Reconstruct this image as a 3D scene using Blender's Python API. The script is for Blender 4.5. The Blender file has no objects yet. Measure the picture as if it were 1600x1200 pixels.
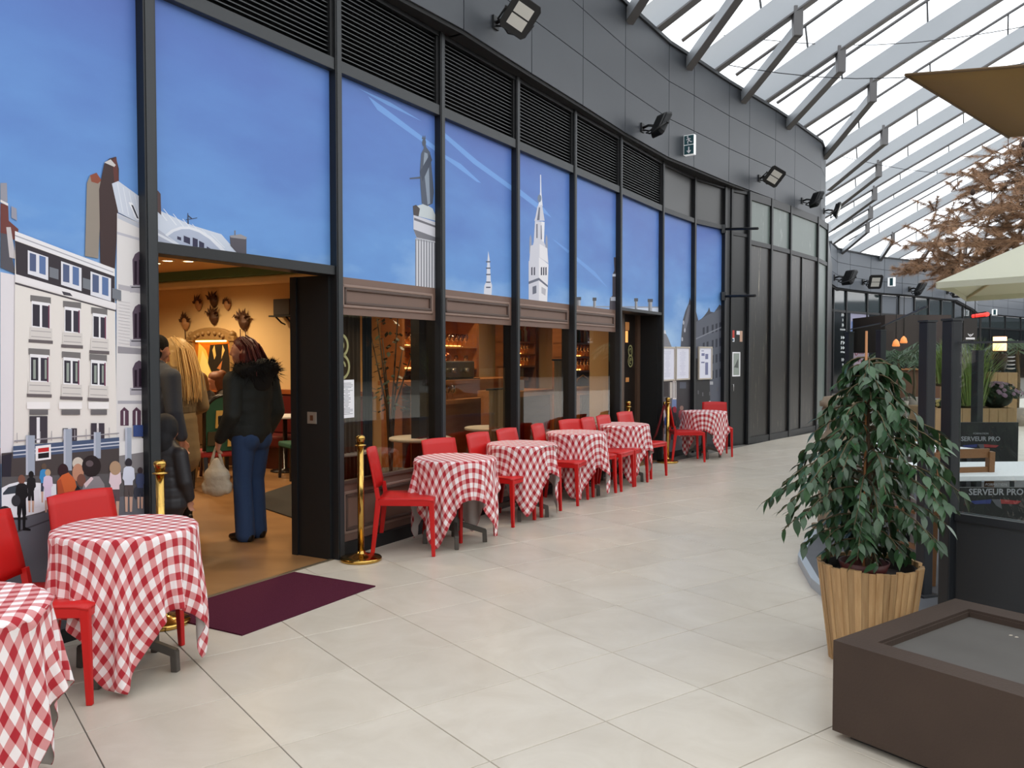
import bpy, bmesh, math, random
import numpy as np
from mathutils import Vector, Matrix, Euler

SC = bpy.context.scene
COL = SC.collection
R = math.radians

# ------------------------------------------------------------------ camera, sky, exposure
FPX, CXP, CYP, CAMH = 1322.0, 800.0, 600.0, 1.55
PITCH = math.atan(42.7 / 1322.0)
cam = bpy.data.cameras.new('camera')
cam.sensor_width = 36.0
cam.lens = FPX / 1600.0 * 36.0
cam.clip_start, cam.clip_end = 0.05, 500
camo = bpy.data.objects.new('camera', cam)
camo.location = (0, 0, CAMH)
camo.rotation_euler = (math.pi / 2 - PITCH, 0, 0)
COL.objects.link(camo)
SC.camera = camo

SC.view_settings.view_transform = 'Standard'
SC.view_settings.look = 'None'
SC.view_settings.gamma = 1.0
SC.view_settings.use_curve_mapping = False
SC.view_settings.exposure = 0.0

wd = bpy.data.worlds.new('overcast_sky')
SC.world = wd
wd.use_nodes = True
bgn = wd.node_tree.nodes['Background']
bgn.inputs[0].default_value = (0.97, 0.985, 1.0, 1)      # even white overcast sky
bgn.inputs[1].default_value = 2.2

# ------------------------------------------------------------------ colour and material helpers
def lin(c):
    return tuple((x / 255 / 12.92) if x / 255 <= 0.04045 else ((x / 255 + 0.055) / 1.055) ** 2.4 for x in c)

def nd(nt, typ, loc=None, **kw):
    n = nt.nodes.new(typ)
    for k, v in kw.items():
        setattr(n, k, v)
    return n

def mat(name, rgb, rough=0.6, metal=0.0, var=0.0, scale=8.0, rgb2=None, bump=0.0, bscale=60.0, spec=0.5, stretch=None,
        emit=None, estr=1.0, detail=4.0, coat=0.0):
    """principled material; rgb as 0-255 sRGB; rgb2 with var mixes a second tone by noise in object space"""
    m = bpy.data.materials.new(name)
    m.use_nodes = True
    nt = m.node_tree
    b = nt.nodes['Principled BSDF']
    c = lin(rgb)
    b.inputs['Base Color'].default_value = (*c, 1)
    b.inputs['Roughness'].default_value = rough
    b.inputs['Metallic'].default_value = metal
    b.inputs['Specular IOR Level'].default_value = spec
    b.inputs['Coat Weight'].default_value = coat
    tc = None
    if rgb2 is not None or bump:
        tc = nd(nt, 'ShaderNodeTexCoord')
        mp = nd(nt, 'ShaderNodeMapping')
        nt.links.new(tc.outputs['Object'], mp.inputs[0])
        if stretch:
            mp.inputs['Scale'].default_value = stretch
    if rgb2 is not None:
        no = nd(nt, 'ShaderNodeTexNoise')
        no.inputs['Scale'].default_value = scale
        no.inputs['Detail'].default_value = detail
        nt.links.new(mp.outputs[0], no.inputs['Vector'])
        rp = nd(nt, 'ShaderNodeValToRGB')
        rp.color_ramp.elements[0].position = 0.5 - 0.5 * (1.0 - var) if var else 0.3
        rp.color_ramp.elements[1].position = 0.5 + 0.5 * (1.0 - var) if var else 0.7
        rp.color_ramp.elements[0].color = (*c, 1)
        rp.color_ramp.elements[1].color = (*lin(rgb2), 1)
        nt.links.new(no.outputs['Fac'], rp.inputs[0])
        nt.links.new(rp.outputs[0], b.inputs['Base Color'])
    if bump:
        nb = nd(nt, 'ShaderNodeTexNoise')
        nb.inputs['Scale'].default_value = bscale
        nt.links.new(mp.outputs[0], nb.inputs['Vector'])
        bp = nd(nt, 'ShaderNodeBump')
        bp.inputs['Strength'].default_value = bump
        bp.inputs['Distance'].default_value = 0.01
        nt.links.new(nb.outputs['Fac'], bp.inputs['Height'])
        nt.links.new(bp.outputs[0], b.inputs['Normal'])
    if emit:
        b.inputs['Emission Color'].default_value = (*lin(emit), 1)
        b.inputs['Emission Strength'].default_value = estr
    return m

def glass_mat(name, tint=(255, 255, 255), refl=0.08, rough=0.02, ior=1.45):
    """thin pane: transparent with a glossy share that grows towards grazing angles"""
    m = bpy.data.materials.new(name)
    m.use_nodes = True
    nt = m.node_tree
    nt.nodes.clear()
    out = nd(nt, 'ShaderNodeOutputMaterial')
    tr = nd(nt, 'ShaderNodeBsdfTransparent')
    tr.inputs[0].default_value = (*lin(tint), 1)
    gl = nd(nt, 'ShaderNodeBsdfGlossy')
    gl.inputs['Roughness'].default_value = rough
    gl.inputs['Color'].default_value = (1, 1, 1, 1)
    lw = nd(nt, 'ShaderNodeFresnel')
    lw.inputs['IOR'].default_value = ior
    mu = nd(nt, 'ShaderNodeMath', operation='MULTIPLY')
    mu.inputs[1].default_value = refl / ((ior-1)/(ior+1))**2
    mu.use_clamp = True
    mx = nd(nt, 'ShaderNodeMixShader')
    nt.links.new(lw.outputs[0], mu.inputs[0])
    nt.links.new(mu.outputs[0], mx.inputs[0])
    nt.links.new(tr.outputs[0], mx.inputs[1])
    nt.links.new(gl.outputs[0], mx.inputs[2])
    nt.links.new(mx.outputs[0], out.inputs[0])
    return m

def pane_mat(name, tint, share, rough=0.02):
    """thin pane with an even reflecting share"""
    m = bpy.data.materials.new(name); m.use_nodes = True
    nt = m.node_tree; nt.nodes.clear()
    out = nd(nt, 'ShaderNodeOutputMaterial'); tr = nd(nt, 'ShaderNodeBsdfTransparent'); tr.inputs[0].default_value = (*lin(tint), 1)
    gl = nd(nt, 'ShaderNodeBsdfGlossy'); gl.inputs['Roughness'].default_value = rough; mx = nd(nt, 'ShaderNodeMixShader'); mx.inputs[0].default_value = share
    nt.links.new(tr.outputs[0], mx.inputs[1]); nt.links.new(gl.outputs[0], mx.inputs[2]); nt.links.new(mx.outputs[0], out.inputs[0])
    return m

def colmat(name, rough=0.5, spec=0.3):
    """printed surface: colour comes from the mesh's colour attribute"""
    m = bpy.data.materials.new(name)
    m.use_nodes = True
    nt = m.node_tree
    b = nt.nodes['Principled BSDF']
    a = nd(nt, 'ShaderNodeAttribute')
    a.attribute_name = 'Col'
    nt.links.new(a.outputs['Color'], b.inputs['Base Color'])
    b.inputs['Roughness'].default_value = rough
    b.inputs['Specular IOR Level'].default_value = spec
    return m

# ------------------------------------------------------------------ object helpers
def tag(o, label=None, cat=None, group=None, kind=None):
    if label: o['label'] = label
    if cat: o['category'] = cat
    if group: o['group'] = group
    if kind: o['kind'] = kind
    return o

def empty(name, loc=(0, 0, 0), rz=0.0, parent=None):
    o = bpy.data.objects.new(name, None)
    o.empty_display_size = 0.1
    o.location = loc
    o.rotation_euler = (0, 0, rz)
    COL.objects.link(o)
    o.parent = parent
    return o

def thing(name, label, cat, loc=(0, 0, 0), rz=0.0, group=None):
    return tag(empty(name, loc, rz), label, cat, group)

def struct(name, loc=(0, 0, 0), rz=0.0):
    return tag(empty(name, loc, rz), kind='structure')

def link_mesh(name, me, parent=None, loc=(0, 0, 0), rot=(0, 0, 0)):
    o = bpy.data.objects.new(name, me)
    o.location = loc
    o.rotation_euler = rot
    COL.objects.link(o)
    o.parent = parent
    return o

def copy_tree(o, parent=None):
    c = o.copy()
    COL.objects.link(c)
    c.parent = parent
    for ch in list(o.children):
        copy_tree(ch, c)
    return c

class MB:
    """collects shapes into one mesh"""
    def __init__(s):
        s.v, s.f, s.c, s.mi, s.uv = [], [], [], [], []
        s.cur = 0
        s.smooth = []
        s.sm = False
    def add(s, vs, fs, col=None, M=None, smooth=None):
        b = len(s.v)
        if M is not None:
            vs = [M @ Vector(v) for v in vs]
        s.v += [tuple(v) for v in vs]
        for f in fs:
            s.f.append(tuple(i + b for i in f))
            s.c.append(col)
            s.mi.append(s.cur)
            s.smooth.append(s.sm if smooth is None else smooth)
        return s
    def box(s, a, b, M=None, col=None):
        x0, y0, z0 = a; x1, y1, z1 = b
        vs = [(x0,y0,z0),(x1,y0,z0),(x1,y1,z0),(x0,y1,z0),(x0,y0,z1),(x1,y0,z1),(x1,y1,z1),(x0,y1,z1)]
        return s.add(vs, [(0,3,2,1),(4,5,6,7),(0,1,5,4),(1,2,6,5),(2,3,7,6),(3,0,4,7)], col, M, False)
    def hexa(s, bot, top, col=None):
        n = len(bot)
        fs = [tuple(reversed(range(n))), tuple(range(n, 2*n))] + [(i, (i+1) % n, n+(i+1) % n, n+i) for i in range(n)]
        return s.add(list(bot) + list(top), fs, col, None, False)
    def bar(s, p, q, w, h=None, up=(0, 0, 1), w2=None, h2=None, col=None):
        """rectangular bar from p to q, w across, h along 'up'"""
        h = h or w; w2 = w2 or w; h2 = h2 or h
        p, q = Vector(p), Vector(q)
        d = (q - p).normalized()
        u = Vector(up)
        if abs(d.dot(u)) > 0.99: u = Vector((1, 0, 0))
        x = d.cross(u).normalized(); y = x.cross(d).normalized()
        r = lambda c, w, h: [c + x*w/2*i + y*h/2*j for i, j in ((-1,-1),(1,-1),(1,1),(-1,1))]
        vs = r(p, w, h) + r(q, w2, h2)
        return s.add(vs, [(0,1,2,3),(7,6,5,4),(4,5,1,0),(5,6,2,1),(6,7,3,2),(7,4,0,3)], col, None, False)
    def tube(s, pts, r, n=10, cap=True, col=None, smooth=True):
        pts = [Vector(p) for p in pts]
        rs = r if isinstance(r, (list, tuple)) else [r] * len(pts)
        vs, fs = [], []
        ref = None
        for i, p in enumerate(pts):
            d = (pts[min(i+1, len(pts)-1)] - pts[max(i-1, 0)]).normalized()
            if ref is None:
                ref = Vector((0, 0, 1)) if abs(d.z) < 0.9 else Vector((1, 0, 0))
            x = d.cross(ref).normalized(); y = x.cross(d).normalized(); ref = y
            vs += [p + (x*math.cos(2*math.pi*k/n) + y*math.sin(2*math.pi*k/n)) * rs[i] for k in range(n)]
        for i in range(len(pts)-1):
            for k in range(n):
                fs.append((i*n+k, i*n+(k+1) % n, (i+1)*n+(k+1) % n, (i+1)*n+k))
        s.add(vs, fs, col, None, smooth)
        if cap:
            b = len(s.v) - len(vs)
            s.f += [tuple(b+k for k in reversed(range(n))), tuple(b+(len(pts)-1)*n+k for k in range(n))]
            s.c += [col]*2; s.mi += [s.cur]*2; s.smooth += [False]*2
        return s
    def lathe(s, prof, n=24, c=(0, 0, 0), col=None, smooth=True, M=None, arc=None):
        vs, fs = [], []
        for (r, z) in prof:
            for k in range(n):
                a = 2*math.pi*k/n
                vs.append((c[0]+r*math.cos(a), c[1]+r*math.sin(a), c[2]+z))
        for i in range(len(prof)-1):
            for k in range(n):
                fs.append((i*n+k, i*n+(k+1) % n, (i+1)*n+(k+1) % n, (i+1)*n+k))
        fs.append(tuple(reversed(range(n))))
        fs.append(tuple((len(prof)-1)*n+k for k in range(n)))
        return s.add(vs, fs, col, M, smooth)
    def ball(s, c, r, n=12, m=8, col=None, M=None, smooth=True):
        r = (r, r, r) if not isinstance(r, (tuple, list)) else r
        vs = [(c[0], c[1], c[2]-r[2])]
        for j in range(1, m):
            t = math.pi*j/m
            for k in range(n):
                a = 2*math.pi*k/n
                vs.append((c[0]+r[0]*math.sin(t)*math.cos(a), c[1]+r[1]*math.sin(t)*math.sin(a), c[2]-r[2]*math.cos(t)))
        vs.append((c[0], c[1], c[2]+r[2]))
        fs = [(0, 1+(k+1) % n, 1+k) for k in range(n)]
        for j in range(m-2):
            for k in range(n):
                a, b = 1+j*n+k, 1+j*n+(k+1) % n
                fs.append((a, b, b+n, a+n))
        l = len(vs)-1; b = 1+(m-2)*n
        fs += [(b+k, b+(k+1) % n, l) for k in range(n)]
        return s.add(vs, fs, col, M, smooth)
    def mesh(s, name, mats=None):
        me = bpy.data.meshes.new(name)
        me.from_pydata(s.v, [], s.f)
        if mats is not None:
            for m in (mats if isinstance(mats, (list, tuple)) else [mats]):
                me.materials.append(m)
        me.polygons.foreach_set('material_index', s.mi)
        me.polygons.foreach_set('use_smooth', s.smooth)
        if any(c is not None for c in s.c):
            ca = me.color_attributes.new('Col', 'FLOAT_COLOR', 'CORNER')
            for p, c in zip(me.polygons, s.c):
                cc = (*lin(c), 1) if c is not None else (1, 1, 1, 1)
                for li in p.loop_indices:
                    ca.data[li].color = cc
        me.update()
        return me
    def build(s, name, mats=None, parent=None, loc=(0, 0, 0), rot=(0, 0, 0), bevel=0.0):
        o = link_mesh(name, s.mesh(name, mats), parent, loc, rot)
        if bevel:
            b = o.modifiers.new('bevel', 'BEVEL')
            b.width = bevel; b.segments = 2; b.limit_method = 'ANGLE'; b.angle_limit = R(40)
        return o

def text_mesh(name, body, size, material, M, parent=None, extrude=0.0, align='CENTER', sx=1.0, bold=False):
    """lettering as a mesh, M places it (text lies in local XY)"""
    cu = bpy.data.curves.new(name, 'FONT')
    cu.body = body; cu.size = size; cu.extrude = extrude
    cu.align_x = align; cu.align_y = 'CENTER'; cu.resolution_u = 2
    if bold: cu.offset = size * 0.02
    o = bpy.data.objects.new(name, cu)
    COL.objects.link(o)
    me = bpy.data.meshes.new_from_object(o.evaluated_get(bpy.context.evaluated_depsgraph_get()))
    bpy.data.objects.remove(o); bpy.data.curves.remove(cu)
    for v in me.vertices:
        v.co.x *= sx
    me.transform(M)
    me.materials.clear(); me.materials.append(material)
    return link_mesh(name, me, parent)

# ------------------------------------------------------------------ survey helpers: where a measured sight line meets a real surface
PC, PS = math.cos(PITCH), math.sin(PITCH)
def ray(u, v):
    x = (u - CXP) / FPX; z = -(v - CYP) / FPX
    return Vector((x, PC + z*PS, z*PC - PS))
def on_floor(u, v, h=0.0):
    d = ray(u, v); t = (h - CAMH) / d.z
    return Vector((0, 0, CAMH)) + d*t
def at_depth(u, v, y):
    d = ray(u, v)
    return Vector((0, 0, CAMH)) + d*(y / d.y)

class Seg:
    """a straight stretch of facade: t along it, n outwards, z up"""
    def __init__(s, P, Q):
        s.P = Vector((P[0], P[1])); q = Vector((Q[0], Q[1])) - s.P
        s.L = q.length; s.d = q / s.L; s.n = Vector((s.d.y, -s.d.x))
        s.rz = math.atan2(s.d.y, s.d.x)
    def w(s, t, n, z):
        p = s.P + s.d*t + s.n*n
        return Vector((p.x, p.y, z))
    def tn(s, x, y):
        v = Vector((x, y)) - s.P
        return v.dot(s.d), v.dot(s.n)
    def hit(s, u, v, n=0.0):
        """(t, z) where the sight line of pixel u,v meets the plane n"""
        r = ray(u, v); rn = r.x*s.n.x + r.y*s.n.y; cn = -s.P.dot(s.n)
        k = (n - cn) / rn
        p = r*k
        t, _ = s.tn(p.x, p.y)
        return t, CAMH + p.z
    def M(s, t=0, n=0, z=0):
        """local x along the facade, y inwards, z up"""
        p = s.w(t, n, z)
        return Matrix(((s.d.x, -s.n.x, 0, p.x), (s.d.y, -s.n.y, 0, p.y), (0, 0, 1, p.z), (0, 0, 0, 1)))
    def Mtext(s, t, n, z):
        """text facing outwards"""
        p = s.w(t, n, z)
        return Matrix(((s.d.x, 0, s.n.x, p.x), (s.d.y, 0, s.n.y, p.y), (0, 1, 0, p.z), (0, 0, 0, 1)))
    def box(s, mb, t0, t1, n0, n1, z0, z1, col=None):
        mb.box((t0, -n1, z0), (t1, -n0, z1), s.M(), col)

AF = R(29.9)
DV = Vector((math.sin(AF), math.cos(AF))); NV = Vector((math.cos(AF), -math.sin(AF)))
M1 = Vector((-1.34, 6.45))
def fl(t): return M1 + DV*t
A = Seg(M1, fl(1.0))                      # the straight main stretch
T = [-3.6, -1.64, 0.0, 1.375, 2.745, 4.11, 5.50, 7.12]     # mullion positions on it (outer left .. bend)
P6 = fl(7.12); P7 = Vector((2.92, 13.70)); P8 = Vector((3.60, 14.45))
P9 = Vector((3.76, 14.58)); P10 = Vector((4.16, 14.92)); P11 = Vector((4.75, 15.60)); P12 = Vector((5.34, 16.33))
P13 = Vector((6.32, 17.60)); P14 = Vector((6.86, 18.52)); P15 = Vector((10.2, 27.0)); P16 = Vector((13.4, 36.4))
B1, B2, B3 = Seg(P6, P7), Seg(P7, P8), Seg(P9, P10)
C1, C2, C3, C4 = Seg(P10, P11), Seg(P11, P12), Seg(P12, P13), Seg(P13, P14)

# ------------------------------------------------------------------ shared materials
M_frame = mat("black_aluminium", (22, 24, 27), 0.45, 0.0, spec=0.5)
M_frame_grey = mat("charcoal_aluminium", (44, 47, 50), 0.45, 0.1)
M_clad = mat('slate_cladding', (56, 60, 66), 0.42, 0.15, rgb2=(63, 67, 73), var=0.3, scale=1.2)
M_black = mat('matt_black', (14, 15, 17), 0.6)
M_soffit = mat('soffit_black', (16, 17, 19), 0.7)
M_slat = mat('louvre_aluminium', (60, 63, 64), 0.4, 0.3)
M_panelblk = mat('black_panel', (29, 30, 31), 0.35)
M_red = mat('red_plastic', (196, 24, 22), 0.42, spec=0.4, bump=0.03, bscale=400)
M_brass = mat('polished_brass', (196, 158, 84), 0.16, 1.0)
M_white = mat('white_paper', (236, 236, 240), 0.7)
M_ink = mat('printed_ink', (90, 92, 100), 0.8)
M_glass = glass_mat('shop_glass', (228, 226, 220), 0.055)
M_clear = pane_mat('clear_glass', (236, 242, 240), 0.10)
M_roofglass = pane_mat('roof_glass', (246, 249, 252), 0.04)
M_print = colmat('mural_print', 0.5, 0.25)
# ================================================================== FLOOR
random.seed(3)
floor = struct('floor')
mtile = mat('beige_stone_tile', (191, 181, 165), 0.30, rgb2=(212, 204, 190), var=0.35, scale=2.6, bump=0.02, bscale=35, spec=0.45)
def tile_variation(m, amt=0.06):
    nt = m.node_tree
    b = nt.nodes['Principled BSDF']
    src = b.inputs['Base Color'].links[0].from_socket
    oi = nd(nt, 'ShaderNodeObjectInfo')
    mr = nd(nt, 'ShaderNodeMapRange')
    mr.inputs['To Min'].default_value = 1 - amt; mr.inputs['To Max'].default_value = 1 + amt * 0.4
    nt.links.new(oi.outputs['Random'], mr.inputs[0])
    mx = nd(nt, 'ShaderNodeVectorMath', operation='SCALE')
    nt.links.new(src, mx.inputs[0]); nt.links.new(mr.outputs[0], mx.inputs['Scale'])
    nt.links.new(mx.outputs[0], b.inputs['Base Color'])
    # streaky marbling
    tc = nd(nt, 'ShaderNodeTexCoord'); ge = nd(nt, 'ShaderNodeNewGeometry')
    no = [n for n in nt.nodes if n.type == 'TEX_NOISE'][0]
    nt.links.new(ge.outputs['Position'], [n for n in nt.nodes if n.type == 'MAPPING'][0].inputs[0])
    no.inputs['Distortion'].default_value = 1.2
    no.inputs['Detail'].default_value = 7
    no.inputs['Roughness'].default_value = 0.62
tile_variation(mtile)
mgrout = mat('grey_grout', (112, 108, 102), 0.85)
TS = 0.60
GA = R(36.4)
ga, gb = Vector((math.cos(GA), math.sin(GA))), Vector((math.sin(GA), -math.cos(GA)))
G0 = Vector((-1.153, 4.644))

def clip_half(poly, p, n):
    """keep the side where (x-p).n >= 0"""
    out = []
    for i in range(len(poly)):
        a, b = poly[i], poly[(i+1) % len(poly)]
        da, db = (a-p).dot(n), (b-p).dot(n)
        if da >= 0: out.append(a)
        if (da >= 0) != (db >= 0):
            out.append(a + (b-a)*(da/(da-db)))
    return out
HALF = [(A.P, A.n), (B1.P, B1.n), (B2.P, B2.n), (C1.P, C1.n), (C2.P, C2.n), (C3.P, C3.n)]
cells = []
for i in range(-30, 85):
    for j in range(-60, 60):
        c = G0 + ga*(i+.5)*TS + gb*(j+.5)*TS
        if c.y < -4 or c.y > 34 or c.x < -8 or c.x > 24: continue
        if (c-A.P).dot(A.n) < -1 and c.y < 13: continue
        q = [G0 + ga*(i+a)*TS + gb*(j+b)*TS for a, b in ((0.004, 0.004), (0.004, .996), (.996, .996), (.996, 0.004))]
        full = True
        ok = True
        for p, n in HALF:
            if p is not A.P and c.y < 12.2: continue
            if p is A.P and c.y > 13.2: continue
            if any((k-p).dot(n) < 0 for k in q):
                full = False
                q = clip_half(q, p, n)
                if len(q) < 3: ok = False; break
        if not ok: continue
        if c.y > 18.5 and c.x < 6.9 + (c.y-18.5)*0.38: continue
        cells.append((c, q, full))
def vis_size(c):
    u = CXP + FPX*c.x/max(c.y, .3); v = 557 + FPX*CAMH/max(c.y, .3)
    inside = c.y > .5 and -120 < u < 1720 and v < 1400
    return (0 if inside else -1e6) - c.length
cells.sort(key=lambda e: -vis_size(e[0]))
H = (TS*.992)/2
tm = MB()
e = 0.0015
tm.hexa([(-H, -H, -.012), (H, -H, -.012), (H, H, -.012), (-H, H, -.012)], [(-H, -H, -e), (H, -H, -e), (H, H, -e), (-H, H, -e)])
tm = MB()
tm.add([(-H,-H,-.012),(H,-H,-.012),(H,H,-.012),(-H,H,-.012),(-H,-H,-e),(H,-H,-e),(H,H,-e),(-H,H,-e),(-H+e,-H+e,0),(H-e,-H+e,0),(H-e,H-e,0),(-H+e,H-e,0)],
       [(0,1,5,4),(1,2,6,5),(2,3,7,6),(3,0,4,7),(4,5,9,8),(5,6,10,9),(6,7,11,10),(7,4,8,11),(8,9,10,11)])
tile_me = tm.mesh('tile', mtile)
rest = MB()
for k, (c, q, full) in enumerate(cells):
    if k < 300:
        if full:
            link_mesh('tile', tile_me, floor, (c.x, c.y, 0), (0, 0, GA))
        else:
            b = MB(); pts = q if (q[1]-q[0]).cross(q[2]-q[0]) > 0 else q[::-1]
            b.hexa([(p.x, p.y, -.012) for p in pts], [(p.x, p.y, 0) for p in pts])
            b.build('tile', mtile, floor)
    else:
        pts = q if (q[1]-q[0]).cross(q[2]-q[0]) > 0 else q[::-1]
        rest.add([(p.x, p.y, 0) for p in pts], [tuple(range(len(pts)))])
tag(rest.build('distant_tiles', mtile, floor), kind='stuff')
b = MB(); b.add([(-40, -12, -.006), (70, -12, -.006), (70, 80, -.006), (-40, 80, -.006)], [(0, 1, 2, 3)])
b.build('grout_bed', mgrout, floor)

# ================================================================== FACADE FRAME
wall = struct('wall_left')
def part(name, m, mb, bevel=0.0): return mb.build(name, m, wall, bevel=bevel)
ZG, ZL, ZC, ZT = 3.70, 4.44, 4.46, 6.12         # glass top, louvre top, cladding bottom, parapet top
# mullions of the straight stretch
for k, t in enumerate(T):
    w = 0.07 if k > 1 else 0.085
    b = MB()
    A.box(b, t-w/2, t+w/2, -0.12, 0.045, 0.0, ZL)
    part('mullion', M_frame, b, 0.003)
    b = MB(); A.box(b, t-w/2+.012, t+w/2-.012, 0.045, 0.05, 0.0, ZL); part('mullion_cap', M_frame_grey, b)
for k in range(len(T)-1):
    t0, t1 = T[k]+.035, T[k+1]-.035
    b = MB(); A.box(b, t0, t1, -0.1, 0.035, ZG-.005, ZG+.085); part('transom', M_frame_grey, b, 0.003)
    b = MB(); A.box(b, t0, t1, -0.1, 0.03, ZL-.05, ZL); part('transom', M_frame, b)
    # louvre of tilted slats with its dark backing
    lv = empty('louvre', parent=wall)
    b = MB(); A.box(b, t0, t1, -0.10, -0.09, ZG+.085, ZL-.05); b.build('backing', M_black, lv)
    b = MB(); A.box(b, t1-.03, t1, -0.09, 0.02, ZG+.085, ZL-.05); b.build('side_channel', M_black, lv)
    ns = 17
    sb = MB()
    hz = (ZL-.05-ZG-.085)/ns
    L = t1-t0-.03
    sb.add([(0, .0, 0), (L, .0, 0), (L, .055, hz*.62), (0, .055, hz*.62), (0, .0, .008), (L, .0, .008), (L, .055, hz*.62+.008), (0, .055, hz*.62+.008)],
           [(0,3,2,1),(4,5,6,7),(0,1,5,4),(1,2,6,5),(2,3,7,6),(3,0,4,7)])
    sme = sb.mesh('slat', M_slat)
    for i in range(ns):
        p = A.w(t0, 0.0, ZG+.09+i*hz)
        link_mesh('slat', sme, lv, p, (0, 0, A.rz))
# bent stretch: black panels over the mural, door bay
def bay(seg, t0, t1, z0, z1, n=0.0, m=M_panelblk, name='infill_panel', th=.02):
    b = MB(); seg.box(b, t0, t1, n-th, n, z0, z1); return part(name, m, b)
for seg in (B1, B2):
    b = MB(); seg.box(b, 0.0, seg.L, -.1, .035, ZG-.005, ZG+.07); part('transom', M_frame, b, .003)
    b = MB(); seg.box(b, 0.0, seg.L, -.1, .03, ZL-.05, ZL); part('transom', M_frame, b)
    bay(seg, .03, seg.L-.03, ZG+.07, ZL-.05, -.01)
    b = MB(); seg.box(b, seg.L-.035, seg.L+.035, -.12, .045, 0, ZL); part('mullion', M_frame, b, .003)
b = MB(); b.hexa([(P8.x, P8.y, 0), (P9.x, P9.y, 0), (P9.x-.2, P9.y+.1, 0), (P8.x-.2, P8.y+.1, 0)], [(P8.x, P8.y, ZL), (P9.x, P9.y, ZL), (P9.x-.2, P9.y+.1, ZL), (P8.x-.2, P8.y+.1, ZL)])
part('corner_post', M_frame, b)
# black plinths
for k in range(len(T)-1):
    if k == 1: continue
    if k == 6: continue
    b = MB(); A.box(b, T[k]+.04, T[k+1]-.04, -.06, .02, 0, .105 if k else .07); part('plinth', M_black, b)
for seg in (B1, B2):
    b = MB(); seg.box(b, 0.03, seg.L-.03, -.06, .015, 0, .08); part('plinth', M_black, b)

# service door bay and weathered bays
def scratched(name, base, streak, seed, dens=0.64):
    m = mat(name, base, 0.35)
    nt = m.node_tree; bs = nt.nodes['Principled BSDF']
    tc = nd(nt, 'ShaderNodeTexCoord'); mp = nd(nt, 'ShaderNodeMapping')
    mp.inputs['Scale'].default_value = (7, 7, .55); mp.inputs['Location'].default_value = (seed, seed*2, seed)
    no = nd(nt, 'ShaderNodeTexNoise'); no.inputs['Scale'].default_value = 2.2; no.inputs['Detail'].default_value = 9; no.inputs['Roughness'].default_value = .75
    rp = nd(nt, 'ShaderNodeValToRGB')
    rp.color_ramp.elements[0].position = dens; rp.color_ramp.elements[0].color = (*lin(base), 1)
    rp.color_ramp.elements[1].position = dens+.1; rp.color_ramp.elements[1].color = (*lin(streak), 1)
    nt.links.new(tc.outputs['Object'], mp.inputs[0]); nt.links.new(mp.outputs[0], no.inputs['Vector'])
    nt.links.new(no.outputs['Fac'], rp.inputs[0]); nt.links.new(rp.outputs[0], bs.inputs['Base Color'])
    return m
M_scr = scratched('worn_dark_film', (34, 31, 29), (140, 132, 114), 3.1, .585)
M_grn = scratched('whitewashed_glass', (92, 104, 100), (190, 198, 190), 7.7, .60)
for seg, first in ((C1, True), (C2, False), (C3, False), (C4, False)):
    for t in (0.0, seg.L):
        b = MB(); seg.box(b, t-.035, t+.035, -.1, .03, 0, ZL); part('mullion', M_frame, b, .003)
    for z0, z1 in ((0, .12), (3.52, 3.60), (4.30, ZL)):
        b = MB(); seg.box(b, .035, seg.L-.035, -.08, .02, z0, z1); part('transom', M_frame, b)
    pane_m = M_scr if seg is not C4 else M_grn
    split = [.035, seg.L-.035] if seg is not C3 else [.035, seg.L*.42, seg.L-.035]
    for a_, b_ in zip(split, split[1:]):
        b = MB(); seg.box(b, a_+.004, b_-.004, -.03, -.01, .12, 3.52); part('film_pane', pane_m, b)
    b = MB(); seg.box(b, .035, seg.L-.035, -.03, -.01, 3.60, 4.30); part('clerestory_pane', M_grn, b)
b = MB(); C3.box(b, C3.L*.42-.015, C3.L*.42+.015, -.04, .012, .12, 3.52); part('mullion', M_frame, b)
# return walls closing the building behind the corner
for p, q in ((P14, P15), (P15, P16)):
    s_ = Seg(p, q); b = MB(); s_.box(b, 0, s_.L, -.2, -.02, 0, ZC); part('return_wall', M_panelblk, b)

# ================================================================== CLADDING
cl = [fl(-4.2), fl(-2.4), fl(-.62)]
clp = [A.w(t, .11, 0).to_2d() for t in (-4.0, -2.6, -1.2, 0.0)] + [Vector(p) for p in ((-.428, 7.64), (.204, 8.80), (.824, 9.91), (1.47, 11.09),
      (2.29, 12.46), (2.80, 13.13), (3.62, 14.23), (4.14, 14.88), (4.88, 15.80), (5.53, 16.67), (6.58, 18.14), (7.05, 19.15))]
ROWS = [ZC, 5.02, 5.56, ZT-.03]
for p, q in zip(clp, clp[1:]):
    s_ = Seg(p, q)
    for z0, z1 in zip(ROWS, ROWS[1:]):
        b = MB(); s_.box(b, .006, s_.L-.006, -.04, 0, z0+.004, z1-.004); part('cladding_panel', M_clad, b, .002)
    b = MB(); s_.box(b, -.01, s_.L+.01, -.30, -.045, ZC+.03, ZT-.05); part('cladding_core', M_black, b)
    b = MB(); s_.box(b, -.012, s_.L+.012, -.32, .03, ZT-.03, ZT+.02); part('parapet_cap', M_frame_grey, b)
    b = MB(); s_.box(b, -.01, s_.L+.01, -.25, -.02, ZC-.03, ZC+.03); part('soffit', M_soffit, b)

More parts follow.
